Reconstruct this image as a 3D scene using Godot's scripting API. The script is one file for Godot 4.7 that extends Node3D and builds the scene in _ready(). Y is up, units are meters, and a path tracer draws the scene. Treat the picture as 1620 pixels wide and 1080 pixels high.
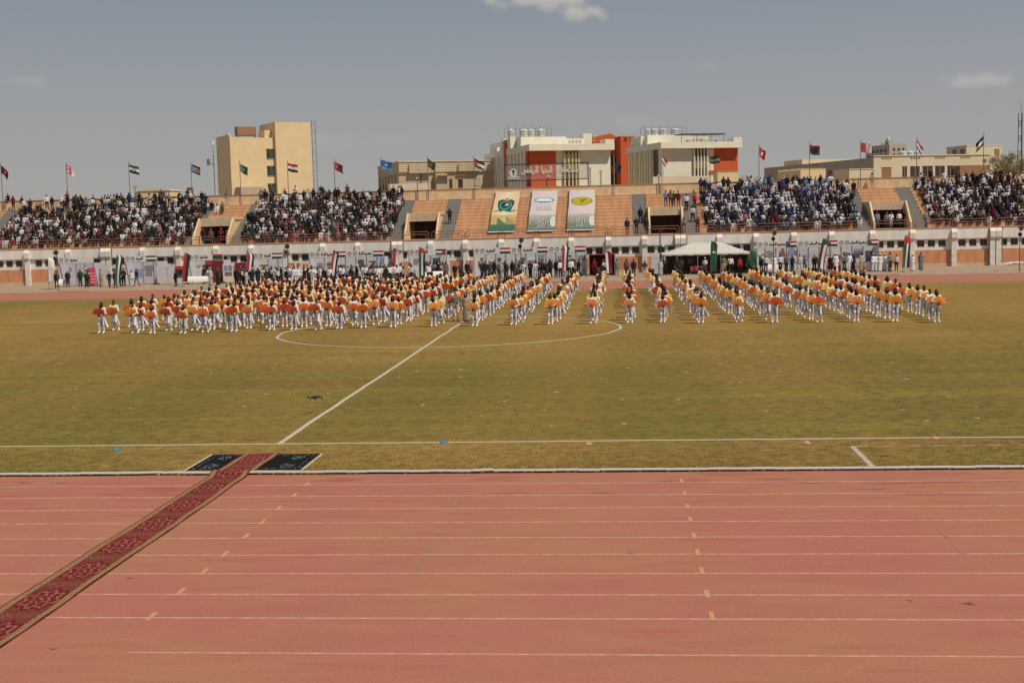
extends Node3D
# A sports ground seen from its main stand: dancers with fans on the pitch, a full stand behind them.

var M := {}            # materials by name
var used := {}         # node names that are taken
var rng := RandomNumberGenerator.new()
var boxes := {}        # shared box meshes
var tubes := {}
const ORD1 := ["zeroth", "first", "second", "third", "fourth", "fifth", "sixth", "seventh", "eighth", "ninth", "tenth", "eleventh", "twelfth", "thirteenth", "fourteenth", "fifteenth", "sixteenth", "seventeenth", "eighteenth", "nineteenth"]
const TENS := ["", "", "twenty", "thirty", "forty", "fifty", "sixty", "seventy", "eighty", "ninety"]
const TENTH := ["", "", "twentieth", "thirtieth", "fortieth", "fiftieth", "sixtieth", "seventieth", "eightieth", "ninetieth"]

func ordinal(n: int) -> String:
	if n < 20: return ORD1[n]
	if n % 10 == 0: return TENTH[n / 10]
	return TENS[n / 10] + "-" + ORD1[n % 10]

# ---------------------------------------------------------------- names and labels
func numbered(called: String) -> String:
	var n: int = used.get(called, 0)
	used[called] = n + 1
	return called if n == 0 else "%s_%03d" % [called, n]

func tag(o: Node, label: String, category: String, group := "") -> Node:
	o.set_meta("label", label)
	o.set_meta("category", category)
	if group != "": o.set_meta("group", group)
	return o

func thing(called: String, label: String, category: String, at := Vector3.ZERO, turn := 0.0, group := "") -> Node3D:
	var o := Node3D.new()
	o.name = numbered(called)
	add_child(o)
	o.position = at
	o.rotation.y = turn
	tag(o, label, category, group)
	return o

func mi(called: String, mesh: Mesh, m: Material, parent: Node = self) -> MeshInstance3D:
	var o := MeshInstance3D.new()
	o.name = numbered(called) if parent == self else called
	o.mesh = mesh
	if m: o.material_override = m
	parent.add_child(o, true)
	return o

func setting(o: Node) -> Node:
	o.set_meta("kind", "structure")
	return o

# ---------------------------------------------------------------- materials
func gray_tex(w: int, h: int, freq: float, octaves: int, sd: int, lo: float, hi: float, sx := 1, sy := 1) -> ImageTexture:
	var im := noise_image(w, h, freq, octaves, sd, sx, sy)
	var d := im.get_data()
	for i in d.size(): d[i] = int(255.0 * (lo + (hi - lo) * d[i] / 255.0))
	var t := Image.create_from_data(w, h, false, Image.FORMAT_L8, d)
	t.convert(Image.FORMAT_RGB8)
	return ImageTexture.create_from_image(t)

func noise_image(w: int, h: int, freq: float, octaves: int, sd: int, sx := 1, sy := 1) -> Image:
	var n := FastNoiseLite.new()
	n.seed = sd
	n.noise_type = FastNoiseLite.TYPE_SIMPLEX_SMOOTH
	n.frequency = freq
	n.fractal_octaves = octaves
	var im := n.get_seamless_image(w / sx, h / sy)
	if sx > 1 or sy > 1: im.resize(w, h, Image.INTERPOLATE_CUBIC)
	im.convert(Image.FORMAT_L8)
	return im

func lin(r: float, g: float, b: float) -> Color:
	return Color(r, g, b).linear_to_srgb()

# colour given as the linear base colour of the surface
func mat(called: String, c: Color, rough := 0.85, tex: Texture2D = null, scale := 0.25, metal := 0.0) -> StandardMaterial3D:
	var m := StandardMaterial3D.new()
	m.resource_name = called
	m.albedo_color = c.linear_to_srgb()
	m.roughness = rough
	m.metallic = metal
	m.cull_mode = BaseMaterial3D.CULL_DISABLED
	if tex:
		m.albedo_texture = tex
		m.uv1_triplanar = true
		m.uv1_world_triplanar = true
		m.uv1_scale = Vector3.ONE * scale
	M[called] = m
	return m

# ---------------------------------------------------------------- shapes
func box_mesh(s: Vector3) -> BoxMesh:
	var k := "%.3f,%.3f,%.3f" % [s.x, s.y, s.z]
	if not boxes.has(k):
		var b := BoxMesh.new()
		b.size = s
		boxes[k] = b
	return boxes[k]

# a box between two corners, in the parent's space
func bx(called: String, m: Material, parent: Node, a: Vector3, b: Vector3) -> MeshInstance3D:
	var s := (b - a).abs()
	var o := mi(called, box_mesh(s), m, parent)
	o.position = (a + b) * 0.5
	return o

func cyl_mesh(r0: float, r1: float, h: float, sides := 10) -> CylinderMesh:
	var k := "c%.3f,%.3f,%.3f,%d" % [r0, r1, h, sides]
	if not tubes.has(k):
		var c := CylinderMesh.new()
		c.bottom_radius = r0
		c.top_radius = r1
		c.height = h
		c.radial_segments = sides
		c.rings = 1
		tubes[k] = c
	return tubes[k]

# an upright cylinder standing at a point
func post(called: String, m: Material, parent: Node, at: Vector3, r0: float, h: float, r1 := -1.0, sides := 10) -> MeshInstance3D:
	var o := mi(called, cyl_mesh(r0, r0 if r1 < 0 else r1, h, sides), m, parent)
	o.position = at + Vector3(0, h * 0.5, 0)
	return o

# a bar between two points
func bar(called: String, m: Material, parent: Node, a: Vector3, b: Vector3, r: float, sides := 6) -> MeshInstance3D:
	var o := mi(called, cyl_mesh(r, r, a.distance_to(b), sides), m, parent)
	var y := (b - a).normalized()
	var x := y.cross(Vector3(0.123, 0.2, 0.97)).normalized()
	o.transform = Transform3D(Basis(x, y, x.cross(y)), (a + b) * 0.5)
	return o

func quad(st: SurfaceTool, a: Vector3, b: Vector3, c: Vector3, d: Vector3) -> void:
	for p in [a, b, c, a, c, d]: st.add_vertex(p)

func st_box(st: SurfaceTool, a: Vector3, b: Vector3) -> void:
	var p := [Vector3(a.x, a.y, a.z), Vector3(b.x, a.y, a.z), Vector3(b.x, b.y, a.z), Vector3(a.x, b.y, a.z), Vector3(a.x, a.y, b.z), Vector3(b.x, a.y, b.z), Vector3(b.x, b.y, b.z), Vector3(a.x, b.y, b.z)]
	for f in [[0, 1, 2, 3], [5, 4, 7, 6], [4, 0, 3, 7], [1, 5, 6, 2], [3, 2, 6, 7], [4, 5, 1, 0]]:
		quad(st, p[f[0]], p[f[1]], p[f[2]], p[f[3]])

# a prism: a polygon in x and y, drawn out along z
func prism(poly: PackedVector2Array, z0: float, z1: float) -> ArrayMesh:
	var st := SurfaceTool.new()
	st.begin(Mesh.PRIMITIVE_TRIANGLES)
	st.set_smooth_group(-1)
	var idx := Geometry2D.triangulate_polygon(poly)
	for i in range(0, idx.size(), 3):
		for k in [0, 1, 2]: st.add_vertex(Vector3(poly[idx[i + k]].x, poly[idx[i + k]].y, z1))
		for k in [0, 2, 1]: st.add_vertex(Vector3(poly[idx[i + k]].x, poly[idx[i + k]].y, z0))
	var n := poly.size()
	for i in n:
		var a := poly[i]
		var b := poly[(i + 1) % n]
		quad(st, Vector3(a.x, a.y, z0), Vector3(b.x, b.y, z0), Vector3(b.x, b.y, z1), Vector3(a.x, a.y, z1))
	st.generate_normals()
	return st.commit()

# a flat strip on the ground along a list of points
func ribbon(pts: Array, w: float, y: float) -> ArrayMesh:
	var st := SurfaceTool.new()
	st.begin(Mesh.PRIMITIVE_TRIANGLES)
	st.set_smooth_group(-1)
	for i in pts.size() - 1:
		var a: Vector2 = pts[i]
		var b: Vector2 = pts[i + 1]
		var p: Vector2 = pts[max(i - 1, 0)]
		var q: Vector2 = pts[min(i + 2, pts.size() - 1)]
		var na := (b - p).normalized().orthogonal() * w * 0.5
		var nb := (q - a).normalized().orthogonal() * w * 0.5
		quad(st, Vector3(a.x + na.x, y, a.y + na.y), Vector3(b.x + nb.x, y, b.y + nb.y), Vector3(b.x - nb.x, y, b.y - nb.y), Vector3(a.x - na.x, y, a.y - na.y))
		# the paint's own thickness closes the edges down to the ground
		quad(st, Vector3(a.x - na.x, y, a.y - na.y), Vector3(b.x - nb.x, y, b.y - nb.y), Vector3(b.x - nb.x, y - 0.006, b.y - nb.y), Vector3(a.x - na.x, y - 0.006, a.y - na.y))
		quad(st, Vector3(b.x + nb.x, y, b.y + nb.y), Vector3(a.x + na.x, y, a.y + na.y), Vector3(a.x + na.x, y - 0.006, a.y + na.y), Vector3(b.x + nb.x, y - 0.006, b.y + nb.y))
	st.generate_normals()
	return st.commit()

func sheet(x0: float, z0: float, x1: float, z1: float, y: float, u0 := 0.0, v0 := 0.0, u1 := 1.0, v1 := 1.0) -> ArrayMesh:
	var a := []
	a.resize(Mesh.ARRAY_MAX)
	a[Mesh.ARRAY_VERTEX] = PackedVector3Array([Vector3(x0, y, z0), Vector3(x1, y, z0), Vector3(x1, y, z1), Vector3(x0, y, z1)])
	a[Mesh.ARRAY_NORMAL] = PackedVector3Array([Vector3.UP, Vector3.UP, Vector3.UP, Vector3.UP])
	a[Mesh.ARRAY_TANGENT] = PackedFloat32Array([1, 0, 0, 1, 1, 0, 0, 1, 1, 0, 0, 1, 1, 0, 0, 1])
	a[Mesh.ARRAY_TEX_UV] = PackedVector2Array([Vector2(u0, v0), Vector2(u1, v0), Vector2(u1, v1), Vector2(u0, v1)])
	a[Mesh.ARRAY_INDEX] = PackedInt32Array([0, 1, 2, 0, 2, 3])
	var m := ArrayMesh.new()
	m.add_surface_from_arrays(Mesh.PRIMITIVE_TRIANGLES, a)
	return m

# a tube swept along points
func tube(pts: Array, r: float, sides := 6) -> ArrayMesh:
	var st := SurfaceTool.new()
	st.begin(Mesh.PRIMITIVE_TRIANGLES)
	st.set_smooth_group(0)
	var rings := []
	for i in pts.size():
		var t: Vector3 = (pts[min(i + 1, pts.size() - 1)] - pts[max(i - 1, 0)]).normalized()
		var x := t.cross(Vector3(0.05, 0.03, 0.998)).normalized()
		var y := t.cross(x)
		var ring := []
		for k in sides: ring.append(pts[i] + (x * cos(TAU * k / sides) + y * sin(TAU * k / sides)) * r)
		rings.append(ring)
	for i in rings.size() - 1:
		for k in sides: quad(st, rings[i][k], rings[i + 1][k], rings[i + 1][(k + 1) % sides], rings[i][(k + 1) % sides])
	st.generate_normals()
	return st.commit()

# ---------------------------------------------------------------- bodies: tapered bones joined into one skin
# bone: [from, to, radius, radius, cloth number]
func nets(bones: Array, cell: float, k: float) -> Dictionary:
	var lo := Vector3.ONE * 1e6
	var hi := -lo
	for b in bones:
		var r: float = max(b[2], b[3]) + cell * 2.0
		for p in [b[0], b[1]]:
			lo = lo.min(p - Vector3.ONE * r)
			hi = hi.max(p + Vector3.ONE * r)
	var nx := int((hi.x - lo.x) / cell) + 2
	var ny := int((hi.y - lo.y) / cell) + 2
	var nz := int((hi.z - lo.z) / cell) + 2
	var f := PackedFloat32Array()
	f.resize(nx * ny * nz)
	f.fill(10.0)
	for b in bones:
		var a: Vector3 = b[0]
		var ba: Vector3 = b[1] - b[0]
		var bb := maxf(ba.dot(ba), 1e-8)
		var ra: float = b[2]
		var rb: float = b[3]
		var rm := maxf(ra, rb) + k + cell * 1.8
		var p0: Vector3 = (a.min(b[1]) - Vector3.ONE * rm - lo) / cell
		var p1: Vector3 = (a.max(b[1]) + Vector3.ONE * rm - lo) / cell
		for z in range(maxi(0, int(p0.z)), mini(nz - 1, int(p1.z) + 1) + 1):
			for y in range(maxi(0, int(p0.y)), mini(ny - 1, int(p1.y) + 1) + 1):
				var row := (z * ny + y) * nx
				for x in range(maxi(0, int(p0.x)), mini(nx - 1, int(p1.x) + 1) + 1):
					var pa := lo + Vector3(x, y, z) * cell - a
					var h := clampf(pa.dot(ba) / bb, 0.0, 1.0)
					var d := (pa - ba * h).length() - ra - (rb - ra) * h
					var e := f[row + x]
					var hh := maxf(k - absf(e - d), 0.0)
					f[row + x] = minf(e, d) - hh * hh * 0.25 / k
	var v := PackedVector3Array()
	var at := PackedInt32Array()
	at.resize(nx * ny * nz)
	at.fill(-1)
	var off := [0, 1, nx, nx + 1, nx * ny, nx * ny + 1, nx * ny + nx, nx * ny + nx + 1]
	var cor := [Vector3(0, 0, 0), Vector3(1, 0, 0), Vector3(0, 1, 0), Vector3(1, 1, 0), Vector3(0, 0, 1), Vector3(1, 0, 1), Vector3(0, 1, 1), Vector3(1, 1, 1)]
	var edges := [[0, 1], [2, 3], [4, 5], [6, 7], [0, 2], [1, 3], [4, 6], [5, 7], [0, 4], [1, 5], [2, 6], [3, 7]]
	for z in nz - 1:
		for y in ny - 1:
			for x in nx - 1:
				var i := (z * ny + y) * nx + x
				var inside := 0
				for c in 8:
					if f[i + off[c]] < 0.0: inside += 1
				if inside == 0 or inside == 8: continue
				var s := Vector3.ZERO
				var n := 0
				for e in edges:
					var fa := f[i + off[e[0]]]
					var fb := f[i + off[e[1]]]
					if (fa < 0.0) != (fb < 0.0):
						s += cor[e[0]].lerp(cor[e[1]], fa / (fa - fb))
						n += 1
				at[i] = v.size()
				v.append(lo + (Vector3(x, y, z) + s / n) * cell)
	var idx := PackedInt32Array()
	var steps := [1, nx, nx * ny]
	for z in range(1, nz - 1):
		for y in range(1, ny - 1):
			for x in range(1, nx - 1):
				var i := (z * ny + y) * nx + x
				for ax in 3:
					var fa := f[i]
					var fb := f[i + steps[ax]]
					if (fa < 0.0) == (fb < 0.0): continue
					var s1: int = steps[(ax + 1) % 3]
					var s2: int = steps[(ax + 2) % 3]
					var q := [at[i - s1 - s2], at[i - s2], at[i], at[i - s1]]
					if q.min() < 0: continue
					if fa < 0.0: q.reverse()
					for c in [0, 1, 2, 0, 2, 3]: idx.append(q[c])
	var nn := PackedVector3Array()
	nn.resize(v.size())
	for i in range(0, idx.size(), 3):
		var m := (v[idx[i + 2]] - v[idx[i]]).cross(v[idx[i + 1]] - v[idx[i]])
		for c in 3: nn[idx[i + c]] += m
	for i in nn.size(): nn[i] = nn[i].normalized()
	var ids := PackedInt32Array()
	for p in v:
		var best := 1e9
		var id := 0
		for b in bones:
			var ba: Vector3 = b[1] - b[0]
			var h := clampf((p - b[0]).dot(ba) / maxf(ba.dot(ba), 1e-8), 0.0, 1.0)
			var d: float = (p - b[0] - ba * h).length() - lerpf(b[2], b[3], h)
			if d < best:
				best = d
				id = b[4]
		ids.append(id)
	return {v = v, n = nn, i = idx, m = ids}

func join(parts: Array) -> Dictionary:
	var r := {v = PackedVector3Array(), n = PackedVector3Array(), i = PackedInt32Array(), m = PackedInt32Array()}
	for p in parts:
		var o: int = r.v.size()
		r.v.append_array(p.v)
		r.n.append_array(p.n)
		r.m.append_array(p.m)
		for i in p.i: r.i.append(i + o)
	return r

# the same figure in a palette of cloth colours
func dressed(net: Dictionary, pal: Array) -> ArrayMesh:
	var c := PackedColorArray()
	for id in net.m: c.append(pal[id])
	var a := []
	a.resize(Mesh.ARRAY_MAX)
	a[Mesh.ARRAY_VERTEX] = net.v
	a[Mesh.ARRAY_NORMAL] = net.n
	a[Mesh.ARRAY_COLOR] = c
	a[Mesh.ARRAY_INDEX] = net.i
	var m := ArrayMesh.new()
	m.add_surface_from_arrays(Mesh.PRIMITIVE_TRIANGLES, a)
	return m

# cloth numbers: 0 skin, 1 hair or headwear, 2 top, 3 trousers or skirt, 4 shoes, 5 sleeves, 6 eyes, 7 lips
func head_bones(at: Vector3, turn: float, kind: String) -> Array:
	var B := Basis(Vector3.UP, turn)
	var b := [
		[Vector3(0, 0.045, -0.012), Vector3(0, 0.035, 0.008), 0.082, 0.080, 0],
		[Vector3(0, -0.02, 0.028), Vector3(0, -0.065, 0.045), 0.060, 0.040, 0],
		[Vector3(0, 0.02, 0.085), Vector3(0, -0.012, 0.102), 0.011, 0.017, 0],
		[Vector3(-0.032, 0.028, 0.076), Vector3(-0.030, 0.028, 0.077), 0.014, 0.014, 6],
		[Vector3(0.032, 0.028, 0.076), Vector3(0.030, 0.028, 0.077), 0.014, 0.014, 6],
		[Vector3(-0.018, -0.048, 0.080), Vector3(0.018, -0.048, 0.080), 0.010, 0.010, 7],
		[Vector3(-0.080, 0.02, -0.01), Vector3(-0.082, -0.015, -0.005), 0.018, 0.012, 0],
		[Vector3(0.080, 0.02, -0.01), Vector3(0.082, -0.015, -0.005), 0.018, 0.012, 0]]
	if kind == "scarf":
		b.append_array([[Vector3(0, 0.06, -0.025), Vector3(0, 0.03, -0.035), 0.092, 0.095, 1], [Vector3(-0.06, 0.0, -0.01), Vector3(-0.05, -0.10, 0.01), 0.045, 0.055, 1], [Vector3(0.06, 0.0, -0.01), Vector3(0.05, -0.10, 0.01), 0.045, 0.055, 1], [Vector3(0, -0.05, -0.05), Vector3(0, -0.16, -0.01), 0.07, 0.09, 1]])
	elif kind == "cap":
		b.append_array([[Vector3(0, 0.075, -0.015), Vector3(0, 0.085, -0.005), 0.082, 0.078, 1], [Vector3(-0.03, 0.075, 0.09), Vector3(0.03, 0.075, 0.09), 0.022, 0.022, 1]])
	else:
		b.append_array([[Vector3(0, 0.072, -0.022), Vector3(0, 0.05, -0.035), 0.080, 0.080, 1], [Vector3(0, 0.10, 0.02), Vector3(0, 0.085, 0.03), 0.048, 0.045, 1]])
	for x in b:
		x[0] = B * x[0] + at
		x[1] = B * x[1] + at
	return b

# a hand at the wrist: along the forearm, with the thumb's side given
func hand_bones(w: Vector3, dir: Vector3, thumb: Vector3, curl: float) -> Array:
	var y := dir.normalized()
	var x := (thumb - y * thumb.dot(y)).normalized()
	var z := x.cross(y)
	var B := Basis(x, y, z)
	var b := [[Vector3(0.018, 0.0, 0), Vector3(0.024, 0.075, 0), 0.020, 0.018, 0], [Vector3(-0.012, 0.0, 0), Vector3(-0.022, 0.070, 0), 0.020, 0.017, 0]]
	var lens := [0.070, 0.078, 0.072, 0.056]
	for i in 4:
		var p := Vector3(0.030 - 0.020 * i, 0.080 - 0.004 * absf(i - 1.3), 0)
		var ang := curl * 0.6
		for seg in 3:
			var l: float = lens[i] * [0.44, 0.32, 0.24][seg]
			var q: Vector3 = p + Vector3(0, cos(ang), sin(ang)) * l
			b.append([p, q, 0.0095 - 0.001 * seg, 0.009 - 0.001 * seg, 0])
			p = q
			ang += curl
	b.append([Vector3(0.030, 0.018, 0.004), Vector3(0.060, 0.048, 0.014), 0.013, 0.011, 0])
	b.append([Vector3(0.060, 0.048, 0.014), Vector3(0.066, 0.082, 0.022), 0.011, 0.009, 0])
	for s in b:
		s[0] = B * s[0] + w
		s[1] = B * s[1] + w
	return b

# a figure from its joints. j: hip, knee, ankle, toe, shoulder, elbow, wrist as pairs (its right first), pelvis, chest, neck, head
func figure(j: Dictionary, o: Dictionary) -> Dictionary:
	var b := []
	var pe: Vector3 = j.pelvis
	var ch: Vector3 = j.chest
	var wide: float = o.get("wide", 1.0)
	for s in [-1.0, 1.0]:
		b.append([pe + Vector3(0.065 * s, 0.03, 0), ch + Vector3(0.085 * s, 0.02, 0), 0.095 * wide, 0.105 * wide, 2])
	b.append([pe + Vector3(0, 0.02, 0.01), ch + Vector3(0, 0, 0.015), 0.10 * wide, 0.10 * wide, 2])
	b.append([j.shoulder[0] * 0.9 + Vector3(0, j.shoulder[0].y * 0.1, 0), j.shoulder[1] * 0.9 + Vector3(0, j.shoulder[1].y * 0.1, 0), 0.055, 0.055, 2])
	b.append([pe + Vector3(-0.07, -0.03, 0), pe + Vector3(0.07, -0.03, 0), 0.115, 0.115, 3])
	b.append([j.neck, j.head + Vector3(0, -0.04, -0.005), 0.052, 0.048, 1 if o.get("head", "") == "scarf" else 0])
	for s in 2:
		b.append([j.shoulder[s], j.elbow[s], o.get("arm", 0.056), 0.044, 5])
		b.append([j.elbow[s], j.wrist[s], 0.044, 0.031, 5 if o.get("long", true) else 0])
		if not o.get("robe", false):
			b.append([j.hip[s], j.knee[s], 0.088, 0.064, 3])
			b.append([j.knee[s], j.ankle[s], 0.062, 0.043, 3])
		b.append([j.ankle[s], j.toe[s], 0.046, 0.036, 4])
	if o.get("robe", false):
		var low: Vector3 = (j.ankle[0] + j.ankle[1]) * 0.5 + Vector3(0, 0.06, 0)
		for s in [-1.0, 1.0]: b.append([pe + Vector3(0.06 * s, 0, 0), low + Vector3(0.10 * s, 0, 0), 0.12, 0.13, 3])
		b.append([pe, low, 0.12, 0.15, 3])
	var parts := [nets(b, o.get("cell", 0.032), 0.045)]
	parts.append(nets(head_bones(j.head, o.get("look", 0.0), o.get("head", "hair")), o.get("fine", 0.02), 0.012))
	for s in 2:
		var dir: Vector3 = j.wrist[s] - j.elbow[s]
		parts.append(nets(hand_bones(j.wrist[s] - dir.normalized() * 0.005, dir, j.get("thumb", [Vector3(0.3, 0.2, 1), Vector3(-0.3, 0.2, 1)])[s], o.get("curl", 0.4)), o.get("finger", 0.0085), 0.004))
	return join(parts)

func stand_joints() -> Dictionary:
	return {pelvis = Vector3(0, 0.93, 0), chest = Vector3(0, 1.27, 0.0), neck = Vector3(0, 1.40, -0.01), head = Vector3(0, 1.575, 0.02),
		hip = [Vector3(-0.09, 0.90, 0), Vector3(0.09, 0.90, 0)], knee = [Vector3(-0.105, 0.49, 0.02), Vector3(0.105, 0.49, 0.02)],
		ankle = [Vector3(-0.115, 0.085, -0.01), Vector3(0.115, 0.085, -0.01)], toe = [Vector3(-0.135, 0.036, 0.13), Vector3(0.135, 0.036, 0.13)],
		shoulder = [Vector3(-0.18, 1.37, 0), Vector3(0.18, 1.37, 0)], elbow = [Vector3(-0.235, 1.10, -0.02), Vector3(0.235, 1.10, -0.02)], wrist = [Vector3(-0.24, 0.86, 0.05), Vector3(0.24, 0.86, 0.05)]}

func seat_joints() -> Dictionary:
	return {pelvis = Vector3(0, 0.12, 0), chest = Vector3(0, 0.45, 0.05), neck = Vector3(0, 0.58, 0.05), head = Vector3(0, 0.75, 0.09),
		hip = [Vector3(-0.09, 0.10, 0.02), Vector3(0.09, 0.10, 0.02)], knee = [Vector3(-0.13, 0.12, 0.42), Vector3(0.13, 0.12, 0.42)],
		ankle = [Vector3(-0.13, -0.26, 0.40), Vector3(0.13, -0.26, 0.40)], toe = [Vector3(-0.14, -0.305, 0.53), Vector3(0.14, -0.305, 0.53)],
		shoulder = [Vector3(-0.18, 0.55, 0.05), Vector3(0.18, 0.55, 0.05)], elbow = [Vector3(-0.23, 0.30, 0.12), Vector3(0.23, 0.30, 0.12)], wrist = [Vector3(-0.13, 0.22, 0.33), Vector3(0.13, 0.22, 0.33)]}

# ---------------------------------------------------------------- camera, sky, sun
func make_light() -> void:
	var cam := Camera3D.new()
	cam.name = "camera"
	cam.fov = 29.64
	cam.near = 0.1
	cam.far = 6000.0
	add_child(cam)
	cam.position = Vector3(9.369, 5.925, 68.603)
	cam.rotation_order = EULER_ORDER_YXZ
	cam.rotation = Vector3(-0.0952, 0.0877, -0.0246)
	cam.current = true
	var sun := DirectionalLight3D.new()
	sun.name = "sun"
	add_child(sun)
	sun.look_at_from_position(Vector3(0.46, 0.83, 0.32) * 50.0, Vector3.ZERO)
	sun.light_energy = 1.32
	sun.light_color = Color(1.0, 0.955, 0.88)
	sun.light_angular_distance = 0.5
	sun.shadow_enabled = true
	var env := Environment.new()
	env.background_mode = Environment.BG_SKY
	env.tonemap_mode = Environment.TONE_MAPPER_LINEAR
	env.tonemap_exposure = 1.0
	env.sdfgi_enabled = true
	env.ssao_enabled = true
	env.ssil_enabled = true
	var sky := Sky.new()
	var sm := PanoramaSkyMaterial.new()
	sm.panorama = sky_image()
	sky.sky_material = sm
	env.sky = sky
	var we := WorldEnvironment.new()
	we.name = "air"
	we.environment = env
	add_child(we)

func sky_image() -> ImageTexture:
	var w := 2048
	var h := 1024
	var d := PackedFloat32Array()
	d.resize(w * h * 3)
	# air: warm grey haze at the horizon, grey-blue above it
	var stops := [[-90.0, Color(0.20, 0.17, 0.13)], [-2.0, Color(0.34, 0.32, 0.29)], [0.0, Color(0.385, 0.370, 0.350)], [3.0, Color(0.352, 0.352, 0.346)], [6.2, Color(0.306, 0.323, 0.352)], [9.5, Color(0.242, 0.283, 0.334)], [14.0, Color(0.19, 0.24, 0.32)], [25.0, Color(0.150, 0.205, 0.300)], [90.0, Color(0.085, 0.140, 0.260)]]
	for y in h:
		var el := 90.0 - (y + 0.5) / h * 180.0
		var c := Color.BLACK
		for i in stops.size() - 1:
			if el >= stops[i][0] and el <= stops[i + 1][0]:
				c = stops[i][1].lerp(stops[i + 1][1], (el - stops[i][0]) / (stops[i + 1][0] - stops[i][0]))
		var o := y * w * 3
		for x in w:
			d[o] = c.r
			d[o + 1] = c.g
			d[o + 2] = c.b
			o += 3
	# small fair-weather clouds: azimuth and elevation in degrees, half sizes, density
	var clouds := [[-3.4, 9.42, 2.1, 0.42, 1.0], [-1.75, 8.75, 0.9, 0.27, 0.9], [14.5, 5.15, 1.35, 0.26, 0.6], [-25.2, 6.1, 0.95, 0.22, 0.22], [-12.8, 3.5, 1.1, 0.32, 0.16], [-10.3, 3.6, 0.7, 0.2, 0.13], [0.5, 4.1, 0.9, 0.25, 0.16], [3.8, 6.4, 0.5, 0.3, 0.1]]
	rng.seed = 91
	for i in 90:
		var az := rng.randf_range(28, 325)
		clouds.append([az, rng.randf_range(2.0, 24.0), rng.randf_range(0.8, 3.2), rng.randf_range(0.2, 0.7), rng.randf_range(0.1, 0.9)])
	var n := FastNoiseLite.new()
	n.seed = 5
	n.frequency = 0.9
	n.fractal_octaves = 4
	for cl in clouds:
		var cx: float = cl[0] / 360.0 * w
		var cy: float = (90.0 - cl[1]) / 180.0 * h
		var rx: float = cl[2] / 360.0 * w * 1.4
		var ry: float = cl[3] / 180.0 * h * 1.6
		for y in range(int(cy - ry), int(cy + ry) + 2):
			for x in range(int(cx - rx) - 1, int(cx + rx) + 2):
				var u := (x - cx) / rx
				var v := (y - cy) / ry
				if v > 0: v *= 1.5
				var e := 1.0 - sqrt(u * u + v * v) + 0.75 * n.get_noise_2d(x * 0.16 + cl[0] * 3.0, y * 0.34)
				var a: float = smoothstep(0.12, 0.5, e) * cl[4] * 0.8
				if a <= 0.0: continue
				var o := (y * w + posmod(x, w)) * 3
				var c := Color(0.56, 0.525, 0.475).lerp(Color(0.43, 0.41, 0.385), clampf(v * 0.7 + 0.3, 0, 1))
				d[o] = lerpf(d[o], c.r, a)
				d[o + 1] = lerpf(d[o + 1], c.g, a)
				d[o + 2] = lerpf(d[o + 2], c.b, a)
	return ImageTexture.create_from_image(Image.create_from_data(w, h, false, Image.FORMAT_RGBF, d.to_byte_array()))

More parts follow.
